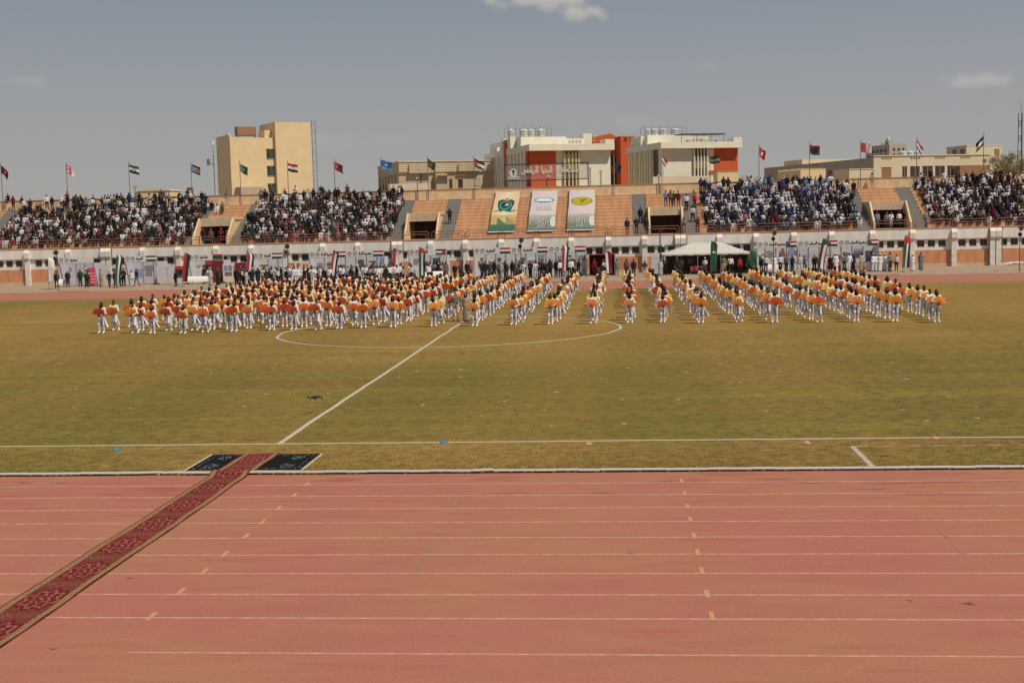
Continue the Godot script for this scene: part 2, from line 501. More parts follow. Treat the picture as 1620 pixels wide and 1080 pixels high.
# ---------------------------------------------------------------- materials of the place
func make_materials() -> void:
	var plaster := gray_tex(512, 512, 0.012, 5, 3, 0.84, 1.0)
	var stain := gray_tex(512, 512, 0.02, 5, 8, 0.84, 1.0, 1, 4)
	var fine := gray_tex(256, 256, 0.08, 3, 4, 0.86, 1.0)
	var wash := gray_tex(512, 512, 0.02, 5, 8, 0.90, 1.0, 1, 4)
	var even := gray_tex(512, 512, 0.012, 5, 3, 0.93, 1.0)
	mat("white_wall", Color(0.85, 0.805, 0.735), 0.9, wash, 0.09)
	mat("pilaster_white", Color(0.84, 0.79, 0.70), 0.9, plaster, 0.2)
	mat("orange_wall", Color(0.70, 0.315, 0.155), 0.9, stain, 0.12)
	mat("cream_wall", Color(0.66, 0.52, 0.35), 0.9, plaster, 0.2)
	mat("peach", Color(0.73, 0.43, 0.245), 0.9, stain, 0.13)
	mat("peach_edge", Color(0.75, 0.475, 0.275), 0.9, stain, 0.13)
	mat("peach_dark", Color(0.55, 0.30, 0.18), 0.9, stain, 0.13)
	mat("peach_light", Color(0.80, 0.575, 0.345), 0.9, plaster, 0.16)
	mat("stair_grey", Color(0.26, 0.255, 0.23), 0.92, fine, 0.6)
	mat("stair_edge", Color(0.50, 0.48, 0.43), 0.92, fine, 0.6)
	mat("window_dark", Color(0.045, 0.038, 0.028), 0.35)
	mat("glass_blue", Color(0.05, 0.075, 0.08), 0.2)
	mat("rail_brown", Color(0.24, 0.105, 0.06), 0.55)
	mat("pole_grey", Color(0.16, 0.145, 0.13), 0.5, null, 1.0, 0.3)
	mat("steel_dark", Color(0.035, 0.035, 0.04), 0.5)
	mat("alu", Color(0.45, 0.45, 0.46), 0.4, null, 1.0, 0.5)
	mat("white_paint", Color(0.78, 0.76, 0.72), 0.7, fine, 0.8)
	mat("white_panel", Color(0.68, 0.68, 0.70), 0.6, plaster, 0.5)
	mat("tent_white", Color(0.62, 0.585, 0.51), 0.8, plaster, 0.3)
	mat("tent_lining", Color(0.27, 0.20, 0.18), 0.9, fine, 0.8)
	mat("pavement", Color(0.40, 0.285, 0.18), 0.95, stain, 0.15)
	mat("soil", Color(0.45, 0.34, 0.22), 0.95, plaster, 0.05)
	mat("lane_paint", Color(0.61, 0.33, 0.225), 0.8, gray_tex(512, 256, 0.02, 4, 21, 0.78, 1.0), 0.35)
	mat("yellow_paint", Color(0.56, 0.30, 0.13), 0.8, fine, 1.0)
	mat("green_paint", Color(0.29, 0.205, 0.13), 0.8, fine, 1.0)
	mat("chalk", Color(0.68, 0.60, 0.48), 0.9, gray_tex(512, 512, 0.03, 4, 22, 0.72, 1.0), 0.6)
	mat("chalk_thin", Color(0.52, 0.41, 0.22), 0.9, fine, 1.0)
	mat("kerb_white", Color(0.56, 0.52, 0.46), 0.75, fine, 1.4)
	mat("kerb_foot", Color(0.05, 0.04, 0.035), 0.9)
	mat("red", Color(0.44, 0.03, 0.03), 0.75)
	mat("dark_red", Color(0.20, 0.012, 0.03), 0.8)
	mat("pink_red", Color(0.65, 0.06, 0.11), 0.7)
	mat("black_cloth", Color(0.022, 0.020, 0.020), 0.85)
	mat("white_cloth", Color(0.76, 0.74, 0.72), 0.85)
	mat("green_cloth", Color(0.016, 0.115, 0.055), 0.8)
	mat("dark_green", Color(0.012, 0.075, 0.042), 0.8)
	mat("blue_cloth", Color(0.045, 0.13, 0.38), 0.8)
	mat("sky_blue", Color(0.10, 0.30, 0.62), 0.8)
	mat("yellow_cloth", Color(0.72, 0.50, 0.06), 0.8)
	mat("beige_cloth", Color(0.60, 0.50, 0.36), 0.85)
	mat("grey_cloth", Color(0.20, 0.20, 0.21), 0.85)
	mat("wood", Color(0.50, 0.25, 0.08), 0.7, fine, 1.0)
	mat("print_grey", Color(0.24, 0.24, 0.26), 0.6)
	mat("print_blue", Color(0.20, 0.30, 0.50), 0.6)
	mat("print_ink", Color(0.09, 0.09, 0.10), 0.6)
	mat("print_violet", Color(0.52, 0.50, 0.57), 0.6)
	mat("print_brown", Color(0.25, 0.12, 0.10), 0.6)
	mat("yellow_wall", Color(0.74, 0.57, 0.335), 0.9, even, 0.08)
	mat("beige_wall", Color(0.56, 0.46, 0.31), 0.9, stain, 0.06)
	mat("pale_wall", Color(0.66, 0.56, 0.40), 0.9, even, 0.1)
	mat("cream_pale", Color(0.79, 0.74, 0.60), 0.9, even, 0.08)
	mat("cream_yellow", Color(0.72, 0.63, 0.33), 0.9, even, 0.1)
	mat("brick_red", Color(0.58, 0.105, 0.028), 0.85, even, 0.1)
	mat("grey_wall", Color(0.42, 0.38, 0.31), 0.9, stain, 0.06)
	mat("stone_grey", Color(0.40, 0.36, 0.30), 0.9, even, 0.06)
	mat("tank_white", Color(0.72, 0.73, 0.70), 0.5, fine, 0.5)
	mat("tank_brown", Color(0.33, 0.17, 0.08), 0.8, stain, 0.4)
	mat("orange_plastic", Color(0.52, 0.23, 0.13), 0.5)
	mat("blue_plastic", Color(0.03, 0.19, 0.34), 0.5)
	mat("bark", Color(0.13, 0.09, 0.06), 0.95)
	var cl := mat("figure", Color(1, 1, 1), 0.85)
	cl.vertex_color_use_as_albedo = true
	cl.albedo_color = Color.WHITE
	cl.metallic_specular = 0.2
	var fan := mat("fan_paper", Color(1, 1, 1), 0.8)
	fan.vertex_color_use_as_albedo = true
	fan.albedo_color = Color.WHITE
	fan.backlight_enabled = true
	fan.backlight = Color(0.22, 0.22, 0.22)
	var lf := mat("leaf", Color(1, 1, 1), 0.8)
	lf.vertex_color_use_as_albedo = true
	lf.albedo_color = Color.WHITE

func surface_mat(called: String, im: Image, rough: float) -> StandardMaterial3D:
	var m := StandardMaterial3D.new()
	m.resource_name = called
	m.albedo_texture = ImageTexture.create_from_image(im)
	m.roughness = rough
	m.metallic_specular = 0.25
	M[called] = m
	return m

# turf: dry brown and green patches, streaked along the mowing direction
func turf_image() -> Image:
	var w := 2048
	var h := 1024
	var big := noise_image(w, h, 0.008, 4, 11, 4, 4).get_data()
	var streak := noise_image(w, h, 0.035, 4, 12, 16, 1).get_data()
	var mid := noise_image(w, h, 0.02, 4, 13, 4, 1).get_data()
	var fine := noise_image(w, h, 0.22, 3, 14, 2, 1).get_data()
	var out := PackedByteArray()
	out.resize(w * h * 3)
	# mowing lanes run across the pitch, every other one a little greener
	var mow := PackedFloat32Array()
	for x in w: mow.append(0.13 * clampf(sin((-70.0 + 140.0 * x / w) * TAU / 8.4) * 3.0, -1.0, 1.0))
	for y in h:
		var z := -36.5 + 75.5 * (y + 0.5) / h
		# how much living grass each band of the pitch carries
		var live := 0.24 + 0.60 * smoothstep(4.0, 26.0, z) - 0.62 * smoothstep(34.2, 35.4, z)
		live += 0.14 * smoothstep(-6.0, -30.0, z)
		var o := y * w * 3
		var i := y * w
		for x in w:
			var b := big[i] / 255.0 - 0.5
			var s := streak[i] / 255.0 - 0.5
			var m := mid[i] / 255.0 - 0.5
			var f := fine[i] / 255.0 - 0.5
			var g := clampf(live + mow[x] + b * 1.0 + s * 0.95 + m * 0.5, 0.0, 1.0)
			var dry := clampf(0.35 + m * 1.3 - s * 0.9 - b * 0.5, 0.0, 1.0)
			var k := 1.03 + f * 0.34 + s * 0.30
			out[o] = clampi(int((lerpf(128.0 + 14.0 * dry, 107.0, g)) * k), 0, 255)
			out[o + 1] = clampi(int((lerpf(101.0 + 11.0 * dry, 95.0, g)) * k), 0, 255)
			out[o + 2] = clampi(int((lerpf(51.0 + 14.0 * dry, 45.0, g)) * k), 0, 255)
			o += 3
			i += 1
	return Image.create_from_data(w, h, false, Image.FORMAT_RGB8, out)

# running track: worn red rubber with ochre dust, rubbed streaks and a few cracks
func track_image() -> Image:
	var w := 2048
	var h := 1024
	var big := noise_image(w, h, 0.012, 4, 31, 4, 4).get_data()
	var mid := noise_image(w, h, 0.02, 4, 32, 4, 2).get_data()
	var streak := noise_image(w, h, 0.03, 4, 33, 8, 1).get_data()
	var fine := noise_image(w, h, 0.3, 2, 34).get_data()
	var out := PackedByteArray()
	out.resize(w * h * 3)
	for y in h:
		var o := y * w * 3
		var i := y * w
		var wear := smoothstep(0.35, 0.0, float(y) / h)
		for x in w:
			var b := big[i] / 255.0 - 0.5
			var m := mid[i] / 255.0 - 0.5
			var s := streak[i] / 255.0 - 0.5
			var f := fine[i] / 255.0 - 0.5
			var dust := clampf(0.45 + b * 1.2 + m * 0.9 + s * 0.3, 0.0, 1.0)
			var red := clampf((s * 1.5 + m * 0.8 - 0.16) * 2.2 * (0.5 + wear), 0.0, 1.0)
			var k := 1.0 + f * 0.13 + s * 0.06 + m * 0.03
			out[o] = clampi(int((lerpf(lerpf(162.0, 160.0, dust), 150.0, red)) * k), 0, 255)
			out[o + 1] = clampi(int((lerpf(lerpf(102.0, 112.0, dust), 86.0, red)) * k), 0, 255)
			out[o + 2] = clampi(int((lerpf(lerpf(88.0, 84.0, dust), 75.0, red)) * k), 0, 255)
			o += 3
			i += 1
	var im := Image.create_from_data(w, h, false, Image.FORMAT_RGB8, out)
	# cracks and worn-through flecks; the image spans 36 m from x -12 and 18 m from z 38
	rng.seed = 41
	var px := func(x: float, z: float) -> Vector2: return Vector2((x + 12.0) / 36.0 * w, (z - 38.0) / 18.0 * h)
	for c in [[13.2, 40.3, 1.6], [15.2, 40.4, 1.5], [16.3, 40.35, 1.1], [14.6, 41.0, 0.9], [18.0, 40.2, 1.2], [17.4, 40.35, 0.9], [12.6, 39.9, 1.0], [-3.9, 39.8, 0.5], [-4.8, 39.7, 0.5], [14.4, 49.2, 0.24], [14.45, 49.24, 0.16], [13.6, 49.0, 0.08], [8.8, 41.2, 0.5], [9.4, 46.2, 0.15], [0.9, 47.8, 0.18], [10.2, 40.0, 0.5], [1.2, 51.4, 0.15]]:
		var p: Vector2 = px.call(c[0] - c[2] * 0.5, c[1])
		var n := int(c[2] / 36.0 * w)
		for i in n:
			p += Vector2(1, rng.randf_range(-0.75, 0.75))
			var t := 1.0 - absf(2.0 * i / maxf(n, 1.0) - 1.0)
			for q in range(0, 1 + int(rng.randf_range(0.6, 4.2) * t)):
				var yy := clampi(int(p.y) + q, 0, h - 1)
				var xx := clampi(int(p.x), 0, w - 1)
				im.set_pixel(xx, yy, im.get_pixel(xx, yy).lerp(Color8(58, 38, 32), rng.randf_range(0.55, 1.0)))
	# pale scuffs
	for i in 120:
		var p: Vector2 = px.call(rng.randf_range(-6, 19), rng.randf_range(39.5, 52.0))
		var dir := Vector2(rng.randf_range(-1, 1), rng.randf_range(-0.4, 0.4)).normalized()
		var al := rng.randf_range(0.06, 0.22)
		for k in rng.randi_range(4, 26):
			p += dir + Vector2(0, rng.randf_range(-0.3, 0.3))
			if p.x > 1 and p.y > 1 and p.x < w - 2 and p.y < h - 2: im.set_pixel(int(p.x), int(p.y), im.get_pixel(int(p.x), int(p.y)).lerp(Color8(214, 176, 150), al))
	return im

func make_ground() -> void:
	setting(mi("ground", sheet(-2500, -3500, 2500, 300, -0.06), M.soil))
	surface_mat("track_rubber", track_image(), 0.9)
	# u and v run on beyond the image, which repeats
	var tr := mi("track", sheet(-120, -49.6, 120, 66, 0.0, -3.0, -87.6 / 18.0, 132.0 / 36.0, 28.0 / 18.0), M.track_rubber)
	setting(tr)
	surface_mat("turf", turf_image(), 0.95)
	var field := mi("field", sheet(-70, -36.5, 70, 39.0, 0.012), M.turf)
	setting(field)
	# lane lines, with gaps where the paint has gone
	rng.seed = 77
	for i in range(1, 10):
		var z := 39.0 + 1.22 * i
		mi("lane_line", ribbon([Vector2(-60, z), Vector2(60, z)], 0.055, 0.003), M.lane_paint, tr)
	mi("lane_line", ribbon([Vector2(2.35, 51.55), Vector2(30, 51.55)], 0.05, 0.003), M.lane_paint, tr)
	for i in range(1, 9):
		mi("lane_line", ribbon([Vector2(-70, -37.3 - 1.22 * i), Vector2(70, -37.3 - 1.22 * i)], 0.045, 0.004), M.lane_paint, tr)
	# change-over marks painted across the lanes
	for r in [[10.58, 0.075, "yellow_paint", 40.0, 0.42], [2.08, 0.075, "yellow_paint", 40.0, 0.42], [5.76, 0.075, "green_paint", 40.9, 0.40], [15.1, 0.06, "green_paint", 44.9, 0.36]]:
		for i in 9:
			var z: float = r[3] + 1.22 * i - 0.1 + 0.05 * sin(i * 2.3 + r[0])
			if z > 49.9: continue
			if r[2] == "green_paint" and (i % 4 == 2 or z > 49.0 or (r[0] > 12.0 and i > 2)): continue
			mi("lane_mark", ribbon([Vector2(r[0], z), Vector2(r[0] + 0.01, z + r[4])], r[1], 0.0055), M[r[2]], tr)
	# lines of the pitch, run a little unevenly by hand
	var wob := func(a: Vector2, b: Vector2, n: int, amp: float) -> Array:
		var out := []
		for i in n + 1: out.append(a.lerp(b, float(i) / n) + Vector2(rng.randf_range(-amp, amp), rng.randf_range(-amp, amp)))
		return out
	mi("touch_line", ribbon(wob.call(Vector2(-52, 34.85), Vector2(52, 34.85), 60, 0.018), 0.10, 0.018), M.chalk, field)
	mi("halfway_line", ribbon(wob.call(Vector2(0, 34.8), Vector2(0, -34), 40, 0.03), 0.13, 0.018), M.chalk, field)
	var circ := []
	for i in 65: circ.append(Vector2(cos(TAU * i / 64.0), sin(TAU * i / 64.0)) * (9.15 + rng.randf_range(-0.05, 0.05)))
	mi("centre_circle", ribbon(circ, 0.13, 0.020), M.chalk, field)
	mi("touch_line", ribbon(wob.call(Vector2(-52, -34.4), Vector2(52, -34.4), 60, 0.02), 0.10, 0.018), M.chalk_thin, field)
	# the bench area's broken lines
	for i in 9: mi("area_dash", ribbon([Vector2(15.02, 36.02 + i * 0.29), Vector2(15.03, 36.02 + i * 0.29 + 0.23)], 0.13, 0.018), M.chalk, field)
	for i in 12: mi("area_dash", ribbon([Vector2(15.12 + i * 0.66 + rng.randf_range(-0.1, 0.1), 35.99), Vector2(15.12 + i * 0.66 + 0.26, 36.02)], 0.05, 0.018), M.chalk_thin, field)
	# chalk dabs that mark where performers stand
	rng.seed = 5
	var dab := []
	for v in 4:
		var st := SurfaceTool.new()
		st.begin(Mesh.PRIMITIVE_TRIANGLES)
		var last := Vector3.ZERO
		var pts := []
		for i in 9: pts.append(Vector3(cos(TAU * i / 9.0) * rng.randf_range(0.05, 0.13), 0, sin(TAU * i / 9.0) * rng.randf_range(0.05, 0.12)))
		for i in 9:
			st.add_vertex(Vector3.ZERO)
			st.add_vertex(pts[i])
			st.add_vertex(pts[(i + 1) % 9])
		st.generate_normals()
		dab.append(st.commit())
	for iz in 13:
		for ix in 21:
			if rng.randf() < 0.42: continue
			var o := mi("chalk_dab", dab[rng.randi() % 4], M.chalk if rng.randf() < 0.3 else M.chalk_thin, field)
			o.position = Vector3(-21.5 + ix * 2.05 + rng.randf_range(-0.35, 0.35), 0.017, 4.0 + iz * 2.35 + rng.randf_range(-0.5, 0.5))
			o.scale = Vector3.ONE * rng.randf_range(0.5, 1.05)
	# paved strip under the far stand
	var pv := mi("pavement", box_mesh(Vector3(240, 0.16, 14.6)), M.pavement)
	pv.position = Vector3(0, 0.02, -56.75)
	setting(pv)
	for i in 44:
		bx("kerb_stone", M.peach_dark if i % 5 == 2 else M.cream_wall, pv, Vector3(-65 + i * 3.0, -0.06, 7.302), Vector3(-65 + i * 3.0 + 2.97, 0.072, 7.48))

# short blades over the turf, thickest where the camera is near
func make_grass() -> void:
	var g := Node3D.new()
	g.name = "grass"
	add_child(g)
	tag(g, "short dry and green grass blades covering the pitch", "grass")
	g.set_meta("kind", "stuff")
	rng.seed = 64
	for kind in 4:
		var st := SurfaceTool.new()
		st.begin(Mesh.PRIMITIVE_TRIANGLES)
		var c: Color = [Color(0.135, 0.13, 0.038), Color(0.19, 0.155, 0.055), Color(0.27, 0.215, 0.10), Color(0.12, 0.13, 0.036)][kind]
		for b in 7:
			var p := Vector3(rng.randf_range(-0.05, 0.05), 0, rng.randf_range(-0.05, 0.05))
			var a := rng.randf() * TAU
			var w := Vector3(cos(a), 0, sin(a)) * 0.005
			var tip := p + Vector3(rng.randf_range(-0.025, 0.025), rng.randf_range(0.008, 0.022), rng.randf_range(-0.03, 0.03))
			st.set_color(c * rng.randf_range(0.85, 1.15))
			for v in [p - w, tip, p + w]: st.add_vertex(v)
		st.generate_normals()
		var at := []
		for i in 9000:
			var z := 39.0 - 37.0 * pow(rng.randf(), 2.5)
			if z > 38.86: continue
			var half := (68.6 - z) * 0.42 + 1.0
			var x := 9.4 - (68.6 - z) * 0.088 + rng.randf_range(-half, half)
			var s := rng.randf_range(0.7, 1.5)
			if absf(x) < 1.6 and z > 36.2: continue
			# mown and trodden away along the painted lines
			if absf(z - 34.85) < 0.16 or absf(x) < 0.18 or absf(Vector2(x, z).length() - 9.15) < 0.2: continue
			if (absf(x - 15.02) < 0.16 and z > 35.9) or (absf(z - 36.0) < 0.12 and x > 14.9): continue
			at.append(Transform3D(Basis(Vector3.UP, rng.randf() * TAU).scaled(Vector3(s * 1.3, s, s * 1.3)), Vector3(x, 0.011, z)))
		swarm(g, "blades", st.commit(), at)

# white kerb between the pitch and the track: short rails on feet
func make_kerb() -> void:
	var k := Node3D.new()
	k.name = "kerb"
	add_child(k)
	k.position = Vector3(0, 0.012, 38.95)
	setting(k)
	rng.seed = 17
	var st := SurfaceTool.new()
	st.begin(Mesh.PRIMITIVE_TRIANGLES)
	st.set_smooth_group(-1)
	var pr := prism(PackedVector2Array([Vector2(-0.07, 0.030), Vector2(0.07, 0.030), Vector2(0.07, 0.052), Vector2(0.058, 0.064), Vector2(-0.058, 0.064), Vector2(-0.07, 0.052)]), -0.247, 0.247)
	var foot := box_mesh(Vector3(0.07, 0.03, 0.10))
	for i in 84:
		var x := -16.0 + i * 0.5
		var s := mi("kerb_rail", pr, M.kerb_white, k)
		s.rotation.y = PI / 2
		s.position = Vector3(x, rng.randf_range(-0.004, 0.004), rng.randf_range(-0.012, 0.012))
		s.rotation.y += rng.randf_range(-0.012, 0.012)
		if absf(x - 6.0) < 0.2:
			s.position += Vector3(0, 0.014, 0.0)
			s.rotation = Vector3(0, PI / 2 + 0.18, 0.0)
		if absf(x - -1.5) < 0.2 or absf(x - -2.0) < 0.2:
			s.rotation.y += 0.10
			s.position.z -= 0.04
		for f in [-0.17, 0.0, 0.17]:
			if rng.randf() < 0.85:
				var q := mi("kerb_foot", foot, M.kerb_white if rng.randf() < 0.5 else M.kerb_foot, k)
				q.position = Vector3(x + f, 0.0145, s.position.z)

# ---------------------------------------------------------------- carpets
func carpet_images() -> void:
	var w := 256
	var h := 512
	var im := Image.create(w, h, false, Image.FORMAT_RGB8)
	var n := FastNoiseLite.new()
	n.seed = 3
	n.frequency = 0.08
	n.fractal_octaves = 3
	for y in h:
		for x in w:
			var u := (x + 0.5) / w
			var v := (y + 0.5) / h
			var e := absf(u - 0.5) * 2.0
			var nz := n.get_noise_2d(x, y)
			var c := Color8(100, 29, 33)
			# medallion: rings of leafy scroll round a centre, twice along the image
			var vv := fposmod(v * 1.0, 1.0) - 0.5
			var r := sqrt(pow((u - 0.5) * 2.2, 2) + pow(vv * 2.6, 2))
			var a := atan2(vv, u - 0.5)
			var petal := 0.62 + 0.10 * sin(a * 8.0) + nz * 0.12
			if absf(r - petal) < 0.05 or absf(r - 0.30 - 0.08 * sin(a * 6.0) - nz * 0.1) < 0.04 or r < 0.08: c = Color8(150, 96, 78)
			if r > petal + 0.22 and nz > 0.02: c = Color8(122, 70, 56)
			if absf(absf(vv) - 0.5) < 0.07 and nz > 0.05: c = Color8(130, 84, 62)
			if e > 0.66:
				c = Color8(158, 127, 90) if nz < 0.10 else Color8(118, 82, 54)
				if absf(e - 0.80) < 0.035 and sin(v * 160.0) > 0.2: c = Color8(112, 78, 50)
			if e > 0.66 and e < 0.70: c = Color8(90, 50, 34)
			if e > 0.93: c = Color8(98, 42, 34)
			var k := 1.0 + nz * 0.12
			im.set_pixel(x, y, Color(c.r * k, c.g * k, c.b * k))
	surface_mat("runner_carpet", im, 0.95)
	var r2 := Image.create(512, 256, false, Image.FORMAT_RGB8)
	for y in 256:
		for x in 512:
			var u := x / 512.0
			var v := y / 256.0
			var nz := n.get_noise_2d(x * 0.8, y * 0.8)
			var c := Color8(21, 20, 20)
			var eu := minf(u, 1.0 - u) * 2.0
			var ev := minf(v, 1.0 - v)
			var edge := minf(eu, ev)
			if edge > 0.05 and edge < 0.12 and nz > 0.22 and sin(u * 70.0) * sin(v * 44.0) > -0.2: c = Color8(112, 114, 118)
			for q in [[0.16, 0.25], [0.84, 0.25], [0.16, 0.75], [0.84, 0.75]]:
				var dd := Vector2((u - q[0]) * 2.0, v - q[1]).length()
				if dd < 0.13 and nz > 0.2: c = Color8(122, 124, 128)
			if edge < 0.012: c = Color8(20, 20, 22)
			r2.set_pixel(x, y, c)
	surface_mat("black_rug_pile", r2, 0.95)

func make_carpets() -> void:
	carpet_images()
	# runner from the stand to the pitch, over the kerb
	var st := SurfaceTool.new()
	st.begin(Mesh.PRIMITIVE_TRIANGLES)
	var rows := []
	rng.seed = 4
	for i in 325:
		var z := 36.33 + i * 0.06
		var up := 0.026 + 0.070 * exp(-pow((z - 38.95) / 0.19, 4.0))
		var xo := 0.012 * sin(z * 0.9) + 0.006 * sin(z * 2.3) - 0.05
		var wd := 0.47 + 0.004 * sin(z * 1.7)
		if z > 39.3: up = 0.014 + 0.082 * exp(-pow((z - 38.95) / 0.19, 4.0))
		rows.append([z, up, xo, wd])
	for i in rows.size() - 1:
		for k in 6:
			var f := func(r: Array, kk: int, j: int) -> void:
				var u := kk / 6.0
				st.set_uv(Vector2(u, (r[0] - 36.33) / 1.7))
				st.add_vertex(Vector3(r[2] + (u * 2.0 - 1.0) * r[3], r[1] + 0.004 + 0.006 * sin(r[0] * 2.6 + u * 4.0 + 2.0 * sin(r[0])), r[0]))
			f.call(rows[i], k, i)
			f.call(rows[i], k + 1, i)
			f.call(rows[i + 1], k + 1, i)
			f.call(rows[i], k, i)
			f.call(rows[i + 1], k + 1, i)
			f.call(rows[i + 1], k, i)
	for s in [-1.0, 1.0]:     # the edges have the carpet's thickness
		for i in rows.size() - 1:
			var a: Array = rows[i]
			var b: Array = rows[i + 1]
			st.set_uv(Vector2(0.01, 0))
			quad(st, Vector3(a[2] + s * a[3], a[1], a[0]), Vector3(b[2] + s * b[3], b[1], b[0]), Vector3(b[2] + s * b[3], b[1] - 0.012, b[0]), Vector3(a[2] + s * a[3], a[1] - 0.012, a[0]))
	st.generate_normals()
	var o := mi("runner_carpet", st.commit(), M.runner_carpet)
	tag(o, "long red runner carpet with tan borders laid across the track", "carpet")
	var rug := thing("rug", "black patterned rug under the end of the red runner", "rug", Vector3(0.1, 0.012, 37.42))
	var r := mi("pile", sheet(-1.42, -1.05, 1.42, 1.05, 0.008), M.black_rug_pile, rug)
	for s in [-1.0, 1.0]:
		var fr := SurfaceTool.new()
		fr.begin(Mesh.PRIMITIVE_TRIANGLES)
		for i in 84:
			var z := -1.05 + i * 0.025
			var l := rng.randf_range(0.05, 0.09)
			quad(fr, Vector3(1.42 * s, 0.006, z), Vector3(1.42 * s, 0.006, z + 0.02), Vector3((1.42 + l) * s, 0.004, z + 0.02 + rng.randf_range(-0.01, 0.01)), Vector3((1.42 + l) * s, 0.004, z))
		fr.generate_normals()
		mi("fringe", fr.commit(), M.beige_cloth, rug)

# ---------------------------------------------------------------- small things on the pitch
func make_small() -> void:
	for c in [[-4.27, 35.5, "blue_plastic", "blue marker cone on the grass beside the black rug's end of the touch line"], [4.51, 34.93, "blue_plastic", "blue marker cone standing on the touch line"], [8.38, 35.35, "orange_plastic", "orange marker cone nearest to the blue cone on the touch line"], [13.96, 35.5, "orange_plastic", "orange marker cone just before the broken white lines"], [17.28, 34.98, "orange_plastic", "orange marker cone on the touch line behind the broken white lines"]]:
		var t := thing("marker_cone", c[3], "cone", Vector3(c[0], 0.02, c[1]), 0.0, "marker cones along the touch line")
		var prof := [Vector2(0.115, 0.0), Vector2(0.11, 0.008), Vector2(0.085, 0.012), Vector2(0.042, 0.058), Vector2(0.030, 0.060), Vector2(0.026, 0.052)]
		var st := SurfaceTool.new()
		st.begin(Mesh.PRIMITIVE_TRIANGLES)
		for i in prof.size() - 1:
			for k in 14:
				var a := TAU * k / 14.0
				var b := TAU * (k + 1) / 14.0
				quad(st, Vector3(cos(a) * prof[i].x, prof[i].y, sin(a) * prof[i].x), Vector3(cos(a) * prof[i + 1].x, prof[i + 1].y, sin(a) * prof[i + 1].x), Vector3(cos(b) * prof[i + 1].x, prof[i + 1].y, sin(b) * prof[i + 1].x), Vector3(cos(b) * prof[i].x, prof[i].y, sin(b) * prof[i].x))
		st.generate_normals()
		mi("dome", st.commit(), M[c[2]], t)
	# camera drone low over the grass
	var d := thing("drone", "small black camera drone hovering low over the grass", "drone", Vector3(-0.25, 0.50, 29.6), 0.5)
	var body := []
	body.append([Vector3(-0.07, 0.05, 0), Vector3(0.08, 0.05, 0), 0.045, 0.040, 0])
	body.append([Vector3(0.02, 0.085, 0), Vector3(0.03, 0.085, 0), 0.03, 0.03, 1])
	mi("body", dressed(nets(body, 0.015, 0.02), [Color(0.035, 0.033, 0.036), Color(0.11, 0.09, 0.10)]), M.figure, d)
	var i := 0
	for s in [[-1, -1], [1, -1], [-1, 1], [1, 1]]:
		var tip := Vector3(s[0] * 0.18, 0.055, s[1] * 0.15)
		var arm := bar("arm", M.steel_dark, d, Vector3(s[0] * 0.05, 0.05, s[1] * 0.02), tip, 0.013)
		post("motor", M.steel_dark, d, tip - Vector3(0, 0.02, 0), 0.022, 0.05)
		var bl := bx("propeller", M.grey_cloth, d, Vector3(-0.10, -0.002, -0.009), Vector3(0.10, 0.002, 0.009))
		bl.position = tip + Vector3(0, 0.034, 0)
		bl.rotation.y = 0.7 * i
		bar("skid", M.steel_dark, d, tip + Vector3(0, -0.02, 0), tip + Vector3(0, -0.075, 0), 0.009)
		i += 1
	var gim := post("camera_pod", M.steel_dark, d, Vector3(0, -0.03, 0.05), 0.028, 0.05)

# ---------------------------------------------------------------- the far stand
const PIL := [-61.4, -57.4, -53.47, -48.9, -44.86, -40.83, -37.02, -32.96, -29.19, -25.31, -21.64, -17.93, -13.84, -10.36, -6.77, -3.06, 0.56, 4.1, 7.88, 11.52, 15.14, 19.05, 22.69, 26.44, 30.17, 34.16, 38.07, 42.11, 46.12, 50.1, 54.1]
const WIDE := [-44.86, -13.84, 15.14, 46.12]
const PORTALS := [[-35.9, -32.4, 0], [-13.2, -10.1, 0], [12.2, 15.4, 0], [34.8, 38.2, 0]]
const AISLES := [[-60.6, -59.1], [-37.7, -36.2], [-32.1, -30.6], [-15.0, -13.5], [-9.8, -8.3], [10.4, 11.9], [15.7, 17.2], [33.1, 34.5], [38.5, 40.0]]

func row_y(i: int) -> float: return 4.30 + 0.35 * i
func row_z(i: int) -> float: return -65.0 - 0.75 * i
func stair_y(z: float) -> float: return 3.985 + 0.21 * (floorf((-65.0 - z) / 0.45) + 1.0)

